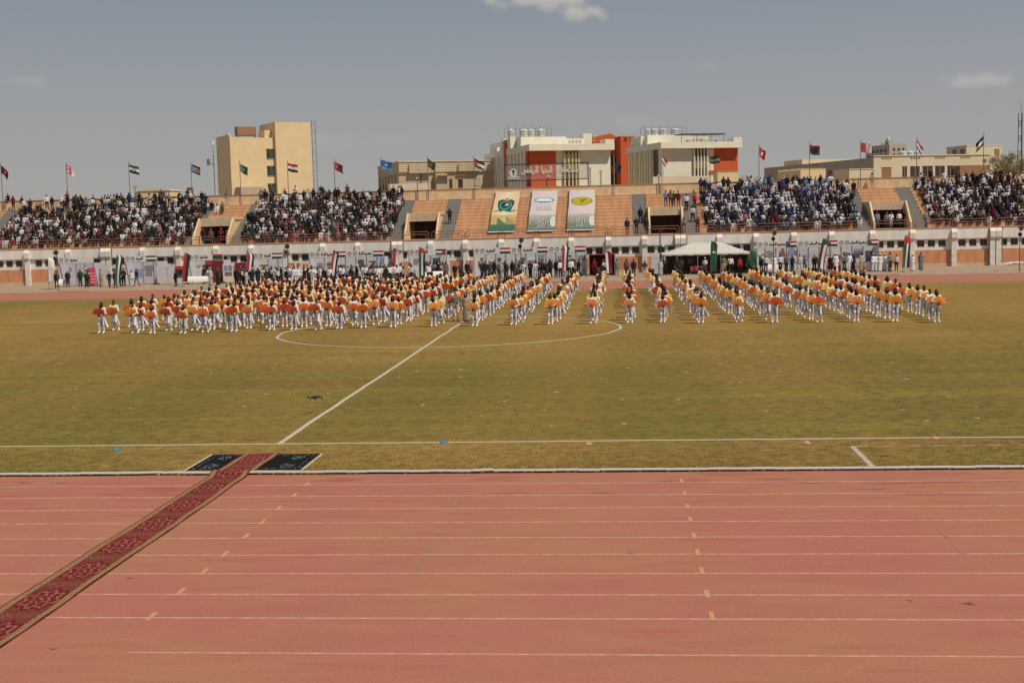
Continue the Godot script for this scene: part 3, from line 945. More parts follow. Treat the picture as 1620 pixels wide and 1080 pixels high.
func make_stand() -> void:
	var g := thing("grandstand", "concrete grandstand with peach terraces above a white and orange base wall", "grandstand", Vector3(0, 0.1, -63.3))
	g.position = Vector3(0, 0, 0)
	rng.seed = 61
	var zf := -63.3
	# base wall, bay by bay
	var pane := box_mesh(Vector3(0.74, 0.66, 0.03))
	for b in PIL.size() - 1:
		var x0: float = PIL[b] + 0.24
		var x1: float = PIL[b + 1] - 0.24
		bx("wall", M.white_wall, g, Vector3(x0, 0.1, zf - 0.3), Vector3(x1, 2.08, zf))
		bx("wall", M.white_wall, g, Vector3(x0, 2.73, zf - 0.3), Vector3(x1, 2.86, zf))
		bx("painted_panel", M.orange_wall, g, Vector3(x0 + 0.02, 0.40, zf), Vector3(x1 - 0.02, 1.76, zf + 0.012))
		bx("plinth", M.cream_wall, g, Vector3(x0, 0.1, zf), Vector3(x1, 0.40, zf + 0.05))
		var wx := (x0 + x1) * 0.5 - 0.12
		var left := x0
		for k in 3:
			var a := wx + (k - 1) * 1.04 - 0.36
			bx("pier", M.white_wall, g, Vector3(left, 2.08, zf - 0.3), Vector3(a, 2.73, zf))
			left = a + 0.72
			var w := bx("window", M.window_dark, g, Vector3(a, 2.08, zf - 0.19), Vector3(a + 0.72, 2.73, zf - 0.16))
			bx("window_bar", M.rail_brown, w, Vector3(-0.015, -0.32, 0.016), Vector3(0.015, 0.32, 0.04))
			bx("sill", M.white_wall, w, Vector3(-0.37, -0.345, 0.02), Vector3(0.37, -0.318, 0.20))
		bx("pier", M.white_wall, g, Vector3(left, 2.08, zf - 0.3), Vector3(x1, 2.73, zf))
		# the white band above leans out over the wall
		bx("band", M.white_wall, g, Vector3(x0 - 0.22, 2.86, zf - 0.25), Vector3(x1 + 0.22, 3.86, zf + 0.2))
	for x in PIL:
		var wide := WIDE.has(x)
		for o in ([-0.29, 0.29] if wide else [0.0]):
			var p := bx("pilaster", M.pilaster_white, g, Vector3(x + o - 0.24, 0.1, zf - 0.28), Vector3(x + o + 0.24, 2.86, zf + 0.34))
			var cap := mi("cap", prism(PackedVector2Array([Vector2(-0.203, 3.845), Vector2(-0.50, 3.50), Vector2(-0.50, 2.95), Vector2(-0.203, 2.66)]), -0.27, 0.27), M.pilaster_white, p)
			cap.rotation.y = PI / 2
			cap.position = Vector3(0, -1.48, -0.03)
		if wide:
			bx("rainwater_pipe", M.pole_grey, g, Vector3(x + 0.62, 0.12, zf + 0.202), Vector3(x + 0.68, 3.80, zf + 0.26))
			bx("rainwater_pipe", M.pole_grey, g, Vector3(x - 0.68, 0.12, zf + 0.202), Vector3(x - 0.62, 3.80, zf + 0.26))
	bx("coping", M.peach_dark, g, Vector3(-66, 3.863, zf + 0.23), Vector3(58, 3.96, -65.4))
	# terraces, row by row
	for i in 12:
		var cuts := []
		for a in AISLES: cuts.append([a[0], a[1]])
		if i < 7:
			for p in PORTALS: cuts.append([p[0] - 0.22, p[1] + 0.22])
		cuts.sort_custom(func(a, b): return a[0] < b[0])
		var x := -66.0
		cuts.append([58.0, 60.0])
		for c in cuts:
			if c[0] - x > 0.05:
				# long rows are cast in lengths
				var n := maxi(1, int(round((c[0] - x) / 5.5)))
				for k in n:
					var xa: float = lerpf(x, c[0], float(k) / n)
					var xb: float = lerpf(x, c[0], float(k + 1) / n)
					bx("terrace_step", M.peach, g, Vector3(xa + 0.006, row_y(i) - 0.40, row_z(i) - 0.75), Vector3(xb - 0.006, row_y(i) - 0.06, row_z(i)))
					bx("seat_edge", M.peach_edge, g, Vector3(xa + 0.006, row_y(i) - 0.06, row_z(i) - 0.745), Vector3(xb - 0.006, row_y(i), row_z(i) + 0.016))
			x = c[1]
	var poly := PackedVector2Array()
	for k in 20:
		poly.append(Vector2(65.0 + 0.45 * k, 3.955 + 0.21 * k))
		poly.append(Vector2(65.0 + 0.45 * k, 3.955 + 0.21 * (k + 1)))
	poly.append(Vector2(74.0, 3.955 + 4.2))
	poly.append(Vector2(74.0, 3.2))
	poly.append(Vector2(66.0, 3.2))
	for a in AISLES:
		var s := mi("stair_flight", prism(poly, a[0] + 0.01, a[1] - 0.01), M.stair_grey, g)
		s.rotation.y = PI / 2
		for w in 20:
			bx("tread", M.stair_edge, s, Vector3(65.0 + 0.45 * w - 0.012, 3.957 + 0.21 * (w + 1), a[0] + 0.02), Vector3(65.0 + 0.45 * w + 0.42, 3.985 + 0.21 * (w + 1), a[1] - 0.02))
	# portals: a deep opening under the upper rows
	for p in PORTALS:
		var q := Node3D.new()
		q.name = "portal"
		g.add_child(q, true)
		var x0: float = p[0]
		var x1: float = p[1]
		bx("lintel", M.cream_wall, q, Vector3(x0 - 0.1, 5.84, -67.6), Vector3(x1 + 0.1, 6.70, -67.3))
		bx("roof_slab", M.cream_wall, q, Vector3(x0 - 0.2, 6.5, -73.9), Vector3(x1 + 0.3, 6.69, -67.6))
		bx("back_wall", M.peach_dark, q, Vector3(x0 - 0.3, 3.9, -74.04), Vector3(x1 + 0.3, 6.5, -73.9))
		bx("floor_slab", M.pavement, q, Vector3(x0 - 0.3, 3.7, -73.9), Vector3(x1 + 0.3, 3.95, -65.4))
		for s in [x0 - 0.2, x1 + 0.02]:
			var side := mi("side_wall", prism(PackedVector2Array([Vector2(64.8, 3.9), Vector2(64.8, 4.55), Vector2(67.25, 6.72), Vector2(71.2, 6.72), Vector2(71.2, 3.9)]), s, s + 0.18), M.peach_light, q)
			side.rotation.y = PI / 2
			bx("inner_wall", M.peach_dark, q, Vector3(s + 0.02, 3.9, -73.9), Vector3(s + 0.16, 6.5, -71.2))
		for k in 9: bx("gate_bar", M.steel_dark, q, Vector3(lerpf(x0, x1, (k + 0.5) / 9.0) - 0.02, 3.95, -67.9), Vector3(lerpf(x0, x1, (k + 0.5) / 9.0) + 0.02, 5.84, -67.86))
		for y in [4.5, 5.2]: bx("gate_rail", M.steel_dark, q, Vector3(x0, y, -67.855), Vector3(x1, y + 0.05, -67.80))
	# wall behind the top row
	bx("back_wall", M.peach_light, g, Vector3(-66, 0.0, -74.4), Vector3(58, 9.22, -74.05))
	for k in 31: bx("coping_stone", M.peach_dark, g, Vector3(-66 + 4.0 * k + 0.01, 9.222, -74.45), Vector3(-62 + 4.0 * k - 0.01, 9.30, -74.0))
	bx("end_wall", M.peach_light, g, Vector3(-66.4, 0, -74.4), Vector3(-66.05, 8.6, -64))
	bx("end_wall", M.peach_light, g, Vector3(58.05, 0, -74.4), Vector3(58.4, 8.6, -64))
	# guard rail along the front: bent tubes, one panel to a bay
	var rail := thing("guard_rail", "brown tubular guard rail of rounded panels along the stand's front edge", "railing", Vector3(0, 3.96, -63.2))
	var sh := {}
	for b in PIL.size() - 1:
		var w := snappedf(PIL[b + 1] - PIL[b] - 0.22, 0.2)
		if not sh.has(w):
			var m := []
			for h in [[0.0, 0.80], [0.22, 0.52]]:
				var pts := []
				var x0: float = h[0]
				var r := 0.26
				pts.append(Vector3(x0, 0, 0))
				for k in 7: pts.append(Vector3(x0 + r - r * cos(PI / 2 * k / 6.0), h[1] - r + r * sin(PI / 2 * k / 6.0), 0))
				for k in 7: pts.append(Vector3(w - x0 - r + r * sin(PI / 2 * k / 6.0), h[1] - r + r * cos(PI / 2 * k / 6.0), 0))
				pts.append(Vector3(w - x0, 0, 0))
				m.append(tube(pts, 0.034))
			sh[w] = m
		var p := Node3D.new()
		p.name = "rail_panel"
		rail.add_child(p, true)
		p.position = Vector3(PIL[b] + 0.11, 0, 0)
		mi("outer_tube", sh[w][0], M.rail_brown, p)
		mi("inner_tube", sh[w][1], M.rail_brown, p)
		post("stanchion", M.rail_brown, p, Vector3(w * 0.5, 0, 0), 0.025, 0.79, -1.0, 6)

# ---------------------------------------------------------------- printed banners on the terraces
func banner_images() -> Array:
	var out := []
	var n := FastNoiseLite.new()
	n.seed = 6
	n.frequency = 0.05
	n.fractal_octaves = 4
	var mixc := func(a: Color, b: Color, t: float) -> Color: return a.lerp(b, clampf(t, 0, 1))
	for k in 3:
		var im := Image.create(192, 288, false, Image.FORMAT_RGB8)
		for y in 288:
			for x in 192:
				var u := x / 191.0
				var v := y / 287.0
				var nz := n.get_noise_2d(x + k * 300, y)
				var c := Color8(222, 200, 162)
				if k == 0:
					c = mixc.call(Color8(232, 200, 158), Color8(226, 222, 190), 1.0 - absf(u - 0.5) * 2.4)
					if v > 0.60:
						# pyramids beside a river
						c = Color8(214, 176, 112) if v < 0.68 else Color8(196, 172, 112)
						var a1 := (v - 0.62) * 2.0
						var a2 := (v - 0.66) * 2.6
						if absf(u - 0.58) < a1 and v < 0.85: c = Color8(206, 196, 150) if u < 0.58 else Color8(170, 150, 104)
						if absf(u - 0.25) < a2 and v < 0.85: c = Color8(110, 124, 84) if u > 0.25 else Color8(190, 182, 136)
						if v > 0.82 + nz * 0.04: c = mixc.call(Color8(92, 112, 82), Color8(54, 116, 100), (v - 0.84) * 9.0)
					# crest: a green shield with an oval inside, scroll below
					var s := Vector2((u - 0.5) / 0.33, (v - 0.34) / 0.135)
					if absf(s.x) < 1.0 - 0.3 * maxf(s.y, 0.0) and absf(s.y) < 1.0 - 0.18 * cos(s.x * 6.0): c = Color8(28, 92, 80)
					if s.length() < 0.74: c = Color8(120, 170, 150)
					if s.length() < 0.62: c = Color8(24, 84, 72)
					if Vector2(s.x - 0.15, s.y).length() < 0.28: c = Color8(206, 190, 190) if nz > -0.05 else Color8(150, 40, 50)
					if Vector2(s.x + 0.2, s.y + 0.15).length() < 0.2: c = Color8(38, 40, 40)
					if Vector2(s.x, s.y + 1.15).length() < 0.30: c = Color8(196, 180, 120) if nz > 0.0 else Color8(120, 60, 40)
					if absf(v - 0.475 - 0.02 * cos(u * 9.0)) < 0.014 and absf(u - 0.5) < 0.43: c = Color8(70, 120, 104)
				else:
					c = mixc.call(Color8(214, 200, 204), Color8(226, 214, 200), u)
					var e := Vector2((u - 0.5) / 0.42, (v - (0.235 if k == 1 else 0.28)) / (0.085 if k == 1 else 0.115))
					if k == 1:
						# a pale globe in a ring of dots, thin lettering below
						if e.length() < 1.0: c = Color8(170, 190, 204)
						if e.length() < 0.7: c = Color8(226, 234, 238)
						if absf(e.length() - 0.85) < 0.12 and sin(atan2(e.y, e.x) * 26.0) > 0: c = Color8(120, 144, 164)
						if absf(e.y - 0.55) < 0.12 and absf(e.x) < 0.6: c = Color8(84, 100, 112)
						if v > 0.38 and v < 0.50 and absf(u - 0.52) < 0.30 and (sin(u * 60.0) > 0.55 or absf(v - 0.47) < 0.008): c = Color8(168, 168, 178)
					else:
						if e.length() < 1.0: c = Color8(188, 172, 48)
						if absf(e.length() - 0.92) < 0.05: c = Color8(120, 116, 44)
						if absf(e.length() - 0.76) < 0.08 and sin(atan2(e.y, e.x) * 20.0) > 0.2: c = Color8(206, 196, 96)
						if absf(e.x - 0.1 + e.y * 0.35) < 0.07 and absf(e.y) < 0.5: c = Color8(110, 84, 32)
						if absf(e.x - 0.06) < 0.26 and absf(e.y + 0.15 + e.x * 0.3) < 0.1: c = Color8(120, 92, 32)
					if v > 0.62:
						# town and fields by the river
						c = mixc.call(Color8(196, 186, 176), Color8(110, 128, 100), (v - 0.62) * 3.6 + nz * 0.5)
						if v > 0.74 and v < 0.93 and u > 0.30 and u < 0.92 and n.get_noise_2d(x * 1.9 + 40, y * 0.8) > -0.02: c = Color8(196, 198, 196) if int(x / 9.0) % 2 else Color8(92, 104, 96)
						if v > 0.92: c = Color8(116, 142, 130) if k == 2 else Color8(128, 138, 142)
						if Vector2((u - 0.93) / 0.12, (v - 0.78) / 0.12).length() < 1.0: c = Color8(222, 220, 212)
				im.set_pixel(x, y, Color(c.r * 0.86, c.g * 0.86, c.b * 0.86))
		out.append(surface_mat("banner_print_%d" % k, im, 0.7))
		out[k].cull_mode = BaseMaterial3D.CULL_DISABLED
	return out

func make_banners() -> void:
	var mats := banner_images()
	var labels := ["hanging banner with green crest and pyramids on the empty terraces", "hanging banner with pale blue globe emblem, between the crest and the gold banners", "hanging banner with gold oval emblem on the empty terraces"]
	var xs := [[-4.55, -1.85], [-0.5, 2.3], [3.6, 6.4]]
	for k in 3:
		var b := thing("banner", labels[k], "banner", Vector3((xs[k][0] + xs[k][1]) * 0.5, 4.52, -64.95), 0.0, "banners on the terraces")
		var w: float = (xs[k][1] - xs[k][0]) * 0.5
		var st := SurfaceTool.new()
		st.begin(Mesh.PRIMITIVE_TRIANGLES)
		st.set_smooth_group(0)
		var f := func(i: int, j: int) -> void:
			var u := i / 8.0
			var v := j / 20.0
			st.set_uv(Vector2(u, 1.0 - v))
			st.add_vertex(Vector3((u * 2 - 1) * w + 0.02 * sin(v * 9.0 + k), 4.2 * v + 0.05 + 0.05 * sin(v * 19.0 + u * 2.0), -9.0 * v + 0.03 * sin(u * 7.0)))
		for i in 8:
			for j in 20:
				for q in [[0, 0], [0, 1], [1, 1], [0, 0], [1, 1], [1, 0]]: f.call(i + q[0], j + q[1])
		st.generate_normals()
		mi("print_sheet", st.commit(), mats[k], b)
		bar("top_batten", M.beige_cloth, b, Vector3(-w - 0.08, 4.25, -9.02), Vector3(w + 0.08, 4.25, -9.02), 0.06)
		bar("bottom_batten", M.white_cloth, b, Vector3(-w - 0.05, 0.02, 0.02), Vector3(w + 0.05, 0.02, 0.02), 0.05)

# ---------------------------------------------------------------- lettering: joined script, drawn as strokes from right to left
const STROKES := {
	"A": [0.42, [[[0.2, 0.0], [0.2, 1.55]]]],
	"L": [0.50, [[[0.0, 0.0], [0.5, 0.0]], [[0.2, 0.0], [0.2, 1.6]]]],
	"m": [0.72, [[[0.0, 0.0], [0.14, 0.34], [0.40, 0.42], [0.52, 0.12], [0.30, -0.10], [0.10, 0.02], [0.72, 0.0]]]],
	"n": [0.50, [[[0.0, 0.0], [0.5, 0.0]], [[0.25, 0.0], [0.25, 0.5]], [[0.20, 0.85], [0.32, 0.85]]]],
	"N": [0.95, [[[0.0, 0.4], [0.02, -0.1], [0.3, -0.45], [0.7, -0.4], [0.85, 0.3]], [[0.40, 0.25], [0.52, 0.25]]]],
	"y": [0.50, [[[0.0, 0.0], [0.5, 0.0]], [[0.25, 0.0], [0.25, 0.5]], [[0.10, -0.35], [0.20, -0.35]], [[0.32, -0.35], [0.42, -0.35]]]],
	"b": [0.50, [[[0.0, 0.0], [0.5, 0.0]], [[0.25, 0.0], [0.25, 0.5]], [[0.20, -0.35], [0.32, -0.35]]]],
	"Y": [1.25, [[[0.0, 0.0], [0.12, 0.42], [0.38, 0.5], [0.45, 0.2], [0.30, -0.15], [0.55, -0.5], [1.0, -0.5], [1.15, -0.1]]]],
	"r": [0.55, [[[0.0, 0.3], [0.10, -0.05], [0.28, -0.45], [0.5, -0.55]]]],
	"D": [1.20, [[[0.0, 0.0], [0.12, 0.35], [0.55, 0.6], [0.85, 0.3], [0.70, 0.0], [0.0, 0.0]], [[0.70, 0.0], [1.2, 0.0]], [[1.0, 0.0], [1.0, 0.35]], [[0.42, 1.0], [0.54, 1.0]]]],
	"t": [0.95, [[[0.0, 0.0], [0.12, 0.35], [0.5, 0.55], [0.75, 0.3], [0.6, 0.0], [0.0, 0.0], [0.95, 0.0]], [[0.25, 0.2], [0.25, 1.5]]]],
	"q": [0.65, [[[0.0, 0.0], [0.65, 0.0]], [[0.15, 0.0], [0.12, 0.4], [0.35, 0.55], [0.5, 0.3], [0.4, 0.0]], [[0.15, 0.9], [0.25, 0.9]], [[0.36, 0.9], [0.46, 0.9]]]],
	"h": [0.70, [[[0.0, 0.0], [0.15, 0.05], [0.2, 0.55], [0.5, 0.5], [0.58, 0.15], [0.35, -0.05], [0.15, 0.05]], [[0.22, 0.9], [0.32, 0.9]], [[0.44, 0.9], [0.54, 0.9]]]],
	"w": [0.60, [[[0.05, 0.1], [0.15, 0.45], [0.38, 0.42], [0.40, 0.1], [0.15, 0.05], [0.40, 0.1], [0.38, -0.3], [0.6, -0.5]]]],
	"d": [0.60, [[[0.0, 0.0], [0.45, 0.0], [0.40, 0.3], [0.25, 0.65]]]],
	"j": [0.80, [[[0.0, 0.0], [0.2, 0.1], [0.65, 0.45], [0.2, 0.45]], [[0.0, 0.0], [0.8, 0.0]], [[0.35, -0.35], [0.47, -0.35]]]],
	"s": [0.95, [[[0.0, 0.0], [0.95, 0.0]], [[0.15, 0.0], [0.15, 0.42]], [[0.42, 0.0], [0.42, 0.42]], [[0.70, 0.0], [0.70, 0.45]]]],
	"k": [0.75, [[[0.0, 0.0], [0.75, 0.0]], [[0.5, 0.0], [0.25, 0.6], [0.65, 1.35]]]],
	"c": [0.60, [[[0.0, 0.0], [0.6, 0.0]], [[0.35, 0.0], [0.12, 0.35], [0.30, 0.55], [0.5, 0.35]]]],
	" ": [0.45, []]}

func lettering(text: String, height: float, bold: float, depth: float) -> ArrayMesh:
	var st := SurfaceTool.new()
	st.begin(Mesh.PRIMITIVE_TRIANGLES)
	st.set_smooth_group(-1)
	var s := height / 1.6
	var x := 0.0
	var lift := 0
	for ch in text:
		var g: Array = STROKES[ch]
		for line in g[1]:
			for i in line.size() - 1:
				var a := Vector2(-(x + line[i][0]), line[i][1]) * s
				var b := Vector2(-(x + line[i + 1][0]), line[i + 1][1]) * s
				var t := (b - a).normalized() * bold * 0.5
				var n := t.orthogonal()
				a -= t * 0.7
				b += t * 0.7
				var p := [a + n, b + n, b - n, a - n]
				lift = (lift + 1) % 5
				var zo := lift * 0.0035
				for z in [zo, depth + zo]:
					quad(st, Vector3(p[0].x, p[0].y, z), Vector3(p[1].x, p[1].y, z), Vector3(p[2].x, p[2].y, z), Vector3(p[3].x, p[3].y, z))
				for k in 4:
					var e: Vector2 = p[k]
					var f: Vector2 = p[(k + 1) % 4]
					quad(st, Vector3(e.x, e.y, zo), Vector3(f.x, f.y, zo), Vector3(f.x, f.y, depth + zo), Vector3(e.x, e.y, depth + zo))
		x += g[0]
	st.generate_normals()
	return st.commit()

func text_width(text: String, height: float) -> float:
	var x := 0.0
	for ch in text: x += STROKES[ch][0]
	return x * height / 1.6

func disc(r: float, t: float, n := 24) -> ArrayMesh:
	var p := PackedVector2Array()
	for i in n: p.append(Vector2(cos(TAU * i / n), sin(TAU * i / n)) * r)
	return prism(p, 0.0, t)

func ring(r0: float, r1: float, t: float, n := 24) -> ArrayMesh:
	var st := SurfaceTool.new()
	st.begin(Mesh.PRIMITIVE_TRIANGLES)
	for i in n:
		var a := Vector2(cos(TAU * i / n), sin(TAU * i / n))
		var b := Vector2(cos(TAU * (i + 1) / n), sin(TAU * (i + 1) / n))
		quad(st, Vector3(a.x * r0, a.y * r0, t), Vector3(a.x * r1, a.y * r1, t), Vector3(b.x * r1, b.y * r1, t), Vector3(b.x * r0, b.y * r0, t))
		quad(st, Vector3(a.x * r1, a.y * r1, 0), Vector3(a.x * r1, a.y * r1, t), Vector3(b.x * r1, b.y * r1, t), Vector3(b.x * r1, b.y * r1, 0))
		quad(st, Vector3(a.x * r0, a.y * r0, 0), Vector3(a.x * r0, a.y * r0, t), Vector3(b.x * r0, b.y * r0, t), Vector3(b.x * r0, b.y * r0, 0))
	st.generate_normals()
	return st.commit()

func make_sign() -> void:
	var s := thing("sign_frame", "steel framed open sign with white lettering above the stand's wall", "sign", Vector3(-3.9, 0, -78.0))
	for x in [0.0, 4.75, 9.45]: bx("leg", M.steel_dark, s, Vector3(x - 0.06, 0, -0.06), Vector3(x + 0.06, 12.0 if x != 4.75 else 10.15, 0.06))
	bx("top_rail", M.steel_dark, s, Vector3(0.06, 11.90, -0.05), Vector3(9.39, 12.0, 0.05))
	bx("bottom_rail", M.steel_dark, s, Vector3(0.06, 10.08, -0.045), Vector3(9.39, 10.18, 0.055))
	# wire mesh that carries the letters
	var wire := StandardMaterial3D.new()
	wire.transparency = BaseMaterial3D.TRANSPARENCY_ALPHA
	wire.albedo_color = Color(0.62, 0.60, 0.60, 0.16)
	wire.roughness = 0.6
	bx("wire_panel", wire, s, Vector3(0.07, 10.185, -0.01), Vector3(9.38, 11.895, 0.0))
	for k in 23: bx("wire", M.alu, s, Vector3(0.45 + k * 0.4 - 0.006, 10.18, 0.004), Vector3(0.45 + k * 0.4 + 0.006, 11.9, 0.014))
	for k in 5: bx("wire", M.alu, s, Vector3(0.06, 10.45 + k * 0.3, 0.015), Vector3(9.38, 10.462 + k * 0.3, 0.026))
	var words := [["mntqh", 8.5, 11.02], ["ALmnyA", 5.45, 11.0], ["ALryADY", 3.85, 11.04]]
	for w in words:
		var o := mi("word", lettering(w[0], 0.68, 0.12, 0.06), M.white_paint, s)
		o.position = Vector3(w[1], w[2], 0.03)
		if w[0] == "mntqh": o.scale = Vector3(1.75, 1, 1)
		if w[0] == "ALmnyA": o.scale = Vector3(1.0, 1, 1)
		if w[0] == "ALryADY": o.scale = Vector3(0.95, 1, 1)
	for w in [["mrjbA", 6.55, 10.52], ["bkm", 5.2, 10.50]]:
		var o := mi("word", lettering(w[0], 0.34, 0.075, 0.05), M.white_paint, s)
		o.position = Vector3(w[1], w[2], 0.03)
	# round emblem: a white disc with a dark head and neck in profile
	var e := mi("emblem", disc(0.40, 0.03), M.white_paint, s)
	e.position = Vector3(1.02, 11.10, 0.03)
	var r := mi("emblem_ring", ring(0.44, 0.50, 0.02), M.white_paint, e)
	mi("emblem_profile", prism(PackedVector2Array([Vector2(-0.17, 0.24), Vector2(0.06, 0.25), Vector2(0.13, 0.10), Vector2(0.15, -0.02), Vector2(0.09, -0.09), Vector2(0.05, -0.12), Vector2(0.02, -0.2), Vector2(0.10, -0.36), Vector2(-0.06, -0.38), Vector2(-0.05, -0.18), Vector2(-0.10, -0.02)]), 0.03, 0.045), M.steel_dark, e)
	for k in 2: bx("emblem_line", M.white_paint, s, Vector3(0.38, 10.50 - k * 0.16, 0.03), Vector3(1.68, 10.60 - k * 0.16, 0.05))

# ---------------------------------------------------------------- buildings behind the stand
func house(called: String, label: String, at: Vector2, turn: float) -> Node3D:
	return thing(called, label, "building", Vector3(at.x, -0.06, at.y), deg_to_rad(turn))

func win(m: Material, parent: Node, x0: float, y0: float, x1: float, y1: float, z: float, frame: Material, bars := 1) -> void:
	var w := bx("window", m, parent, Vector3(x0, y0, z - 0.2), Vector3(x1, y1, z + 0.005))
	var hx := (x1 - x0) * 0.5
	var hy := (y1 - y0) * 0.5
	bx("frame", frame, w, Vector3(-hx - 0.05, hy, 0.0), Vector3(hx + 0.05, hy + 0.06, 0.15))
	bx("sill", frame, w, Vector3(-hx - 0.05, -hy - 0.06, 0.0), Vector3(hx + 0.05, -hy, 0.17))
	for k in bars: bx("glazing_bar", frame, w, Vector3(-hx + 2 * hx * (k + 1) / (bars + 1) - 0.03, -hy, 0.102), Vector3(-hx + 2 * hx * (k + 1) / (bars + 1) + 0.03, hy, 0.125))

func tank(parent: Node, x: float, y: float, z: float, r: float, h: float) -> void:
	r *= 1.2
	var t := post("water_tank", M.tank_white, parent, Vector3(x, y, z), r, h * 0.86, -1.0, 18)
	var dome := mi("lid", cyl_mesh(r, r * 0.3, h * 0.14, 18), M.tank_white, t)
	dome.position = Vector3(0, h * 0.5, 0)
	for k in 3: mi("rib", cyl_mesh(r + 0.015, r + 0.015, 0.05, 18), M.alu, t).position = Vector3(0, -h * 0.3 + k * h * 0.28, 0)

func cage(parent: Node, x0: float, x1: float, y0: float, y1: float, z: float, n: int) -> void:
	for k in n + 1:
		var x := lerpf(x0, x1, float(k) / n)
		bar("cage_post", M.pole_grey, parent, Vector3(x, y0, z), Vector3(x, y1 + (0.35 if k % 2 else 0.0), z), 0.025)
	for y in [y0 + 0.15, (y0 + y1) * 0.5, y1 - 0.05]: bar("cage_rail", M.pole_grey, parent, Vector3(x0, y, z), Vector3(x1, y, z), 0.02)

func make_buildings() -> void:
	var Y := func(y: float) -> float: return y + 0.06
	# tall yellow block with a stair tower
	var h := house("yellow_apartment_block", "tall yellow building with a higher stair tower and outside ladder", Vector2(-44.76, -108.0), 34)
	bx("wall", M.yellow_wall, h, Vector3(0, 0, -6.5), Vector3(6.5, 18.1, 0))
	bx("tower", M.yellow_wall, h, Vector3(6.4, 0, -6.3), Vector3(11.68, 20.25, 0.6))
	bx("parapet", M.yellow_wall, h, Vector3(0, 18.1, -6.5), Vector3(0.22, 18.5, -0.2))
	for k in 3: bx("merlon", M.yellow_wall, h, Vector3(-0.003, 18.1, -1.6 - 2.0 * k), Vector3(0.25, 18.75 - 0.2 * k, -0.9 - 2.0 * k))
	bx("roof_room", M.yellow_wall, h, Vector3(5.3, 18.1, -3.5), Vector3(6.39, 19.2, -0.8))
	for w in [[15.19, 16.52], [12.79, 14.13], [10.39, 11.66], [7.9, 9.2]]: win(M.window_dark, h, 5.2, w[0], 6.3, w[1], 0.0, M.alu, 1)
	for w in [[15.25, 16.2], [12.85, 13.8], [10.45, 11.35]]: bx("casement", M.glass_blue, h, Vector3(5.75, w[0], 0.02), Vector3(6.25, w[1], 0.06))
	bx("annexe", M.beige_wall, h, Vector3(0.5, 0, 0.01), Vector3(3.9, 11.2, 2.2))
	bx("annexe_wing", M.pale_wall, h, Vector3(3.9, 0, 0.01), Vector3(4.4, 11.0, 2.6))
	var tk := bx("roof_tank", M.tank_brown, h, Vector3(2.3, 18.62, -5.0), Vector3(5.0, 19.85, -3.6))
	for x in [-1.25, 1.25]: bx("tank_leg", M.tank_brown, tk, Vector3(x - 0.08, -1.15, 0.3), Vector3(x + 0.08, -0.615, 0.5))
	bx("tank_band", M.pole_grey, tk, Vector3(-1.37, -0.62, -0.72), Vector3(1.37, -0.5, 0.72))
	bx("vent_pipe", M.pole_grey, h, Vector3(4.9, 18.1, -1.2), Vector3(4.98, 18.75, -1.12))
	for s in [11.95, 12.5]: bar("ladder_rail", M.pole_grey, h, Vector3(s, 2, 0.3), Vector3(s, 20.6, 0.3), 0.035)
	for k in 14: bar("ladder_rung", M.pole_grey, h, Vector3(11.7, 2.6 + 1.35 * k, 0.3), Vector3(12.5, 2.6 + 1.35 * k, 0.3), 0.03)
	bar("antenna_mast", M.alu, h, Vector3(-0.6, 8.0, -6.2), Vector3(-0.6, 17.9, -6.2), 0.06)
	bx("antenna_box", M.white_paint, h, Vector3(-0.75, 17.4, -6.35), Vector3(-0.45, 18.0, -6.05))
	bar("antenna_arm", M.pole_grey, h, Vector3(-0.6, 14.6, -6.2), Vector3(-1.4, 15.0, -5.9), 0.05)
	bx("antenna_panel", M.pole_grey, h, Vector3(-1.6, 14.5, -6.1), Vector3(-1.25, 15.4, -5.8))

	# low pale dome roof on the far left, with a brick hut
	h = house("domed_hut", "pale yellow hut with a low rounded roof behind the crowded block", Vector2(-51.5, -90.0), 0)
	bx("wall", M.yellow_wall, h, Vector3(0, 0, -4), Vector3(4.3, 10.5, 0))
	mi("roof", prism(PackedVector2Array([Vector2(-0.1, 10.5), Vector2(4.4, 10.5), Vector2(4.2, 10.62), Vector2(2.15, 10.78), Vector2(0.1, 10.62)]), -4.0, 0.1), M.yellow_wall, h)
	h = house("brick_pier", "small brown brick shaft beside the domed hut", Vector2(-44.9, -90.0), 0)
	bx("shaft", M.tank_brown, h, Vector3(0, 0, -0.5), Vector3(0.55, 10.75, 0))
	bx("cap", M.stone_grey, h, Vector3(-0.05, 10.75, -0.55), Vector3(0.6, 10.85, 0.05))

	# long beige building
	h = house("beige_institute", "long low beige building with a banded overhanging upper wall", Vector2(-21.91, -112.0), 20)
	bx("wall", M.beige_wall, h, Vector3(0, 0, -18), Vector3(16, 12.7, 0))
	bx("upper_wall", M.beige_wall, h, Vector3(0, 12.7, -18), Vector3(16, 14.2, 0.25))
	for k in 6: bx("band", M.pale_wall, h, Vector3(0.0, 12.85 + 0.24 * k, 0.25), Vector3(16.0, 13.03 + 0.24 * k, 0.30))
	bx("cornice", M.pale_wall, h, Vector3(-0.1, 14.2, -18), Vector3(16.1, 14.36, 0.42))
	bx("overhang", M.beige_wall, h, Vector3(1.4, 12.62, 0.26), Vector3(4.5, 13.9, 0.6))
	bx("overhang", M.beige_wall, h, Vector3(8.5, 12.8, 0.26), Vector3(11.6, 13.9, 0.6))
	for v in [[1.43, 11.2, 2.25, 11.72], [3.68, 11.2, 4.32, 11.68], [10.87, 10.85, 11.67, 11.75]]: win(M.stone_grey, h, v[0], v[1], v[2], v[3], 0.0, M.pale_wall, 2)
	bx("drainpipe", M.pole_grey, h, Vector3(3.11, 9, 0.02), Vector3(3.22, 12.6, 0.14))
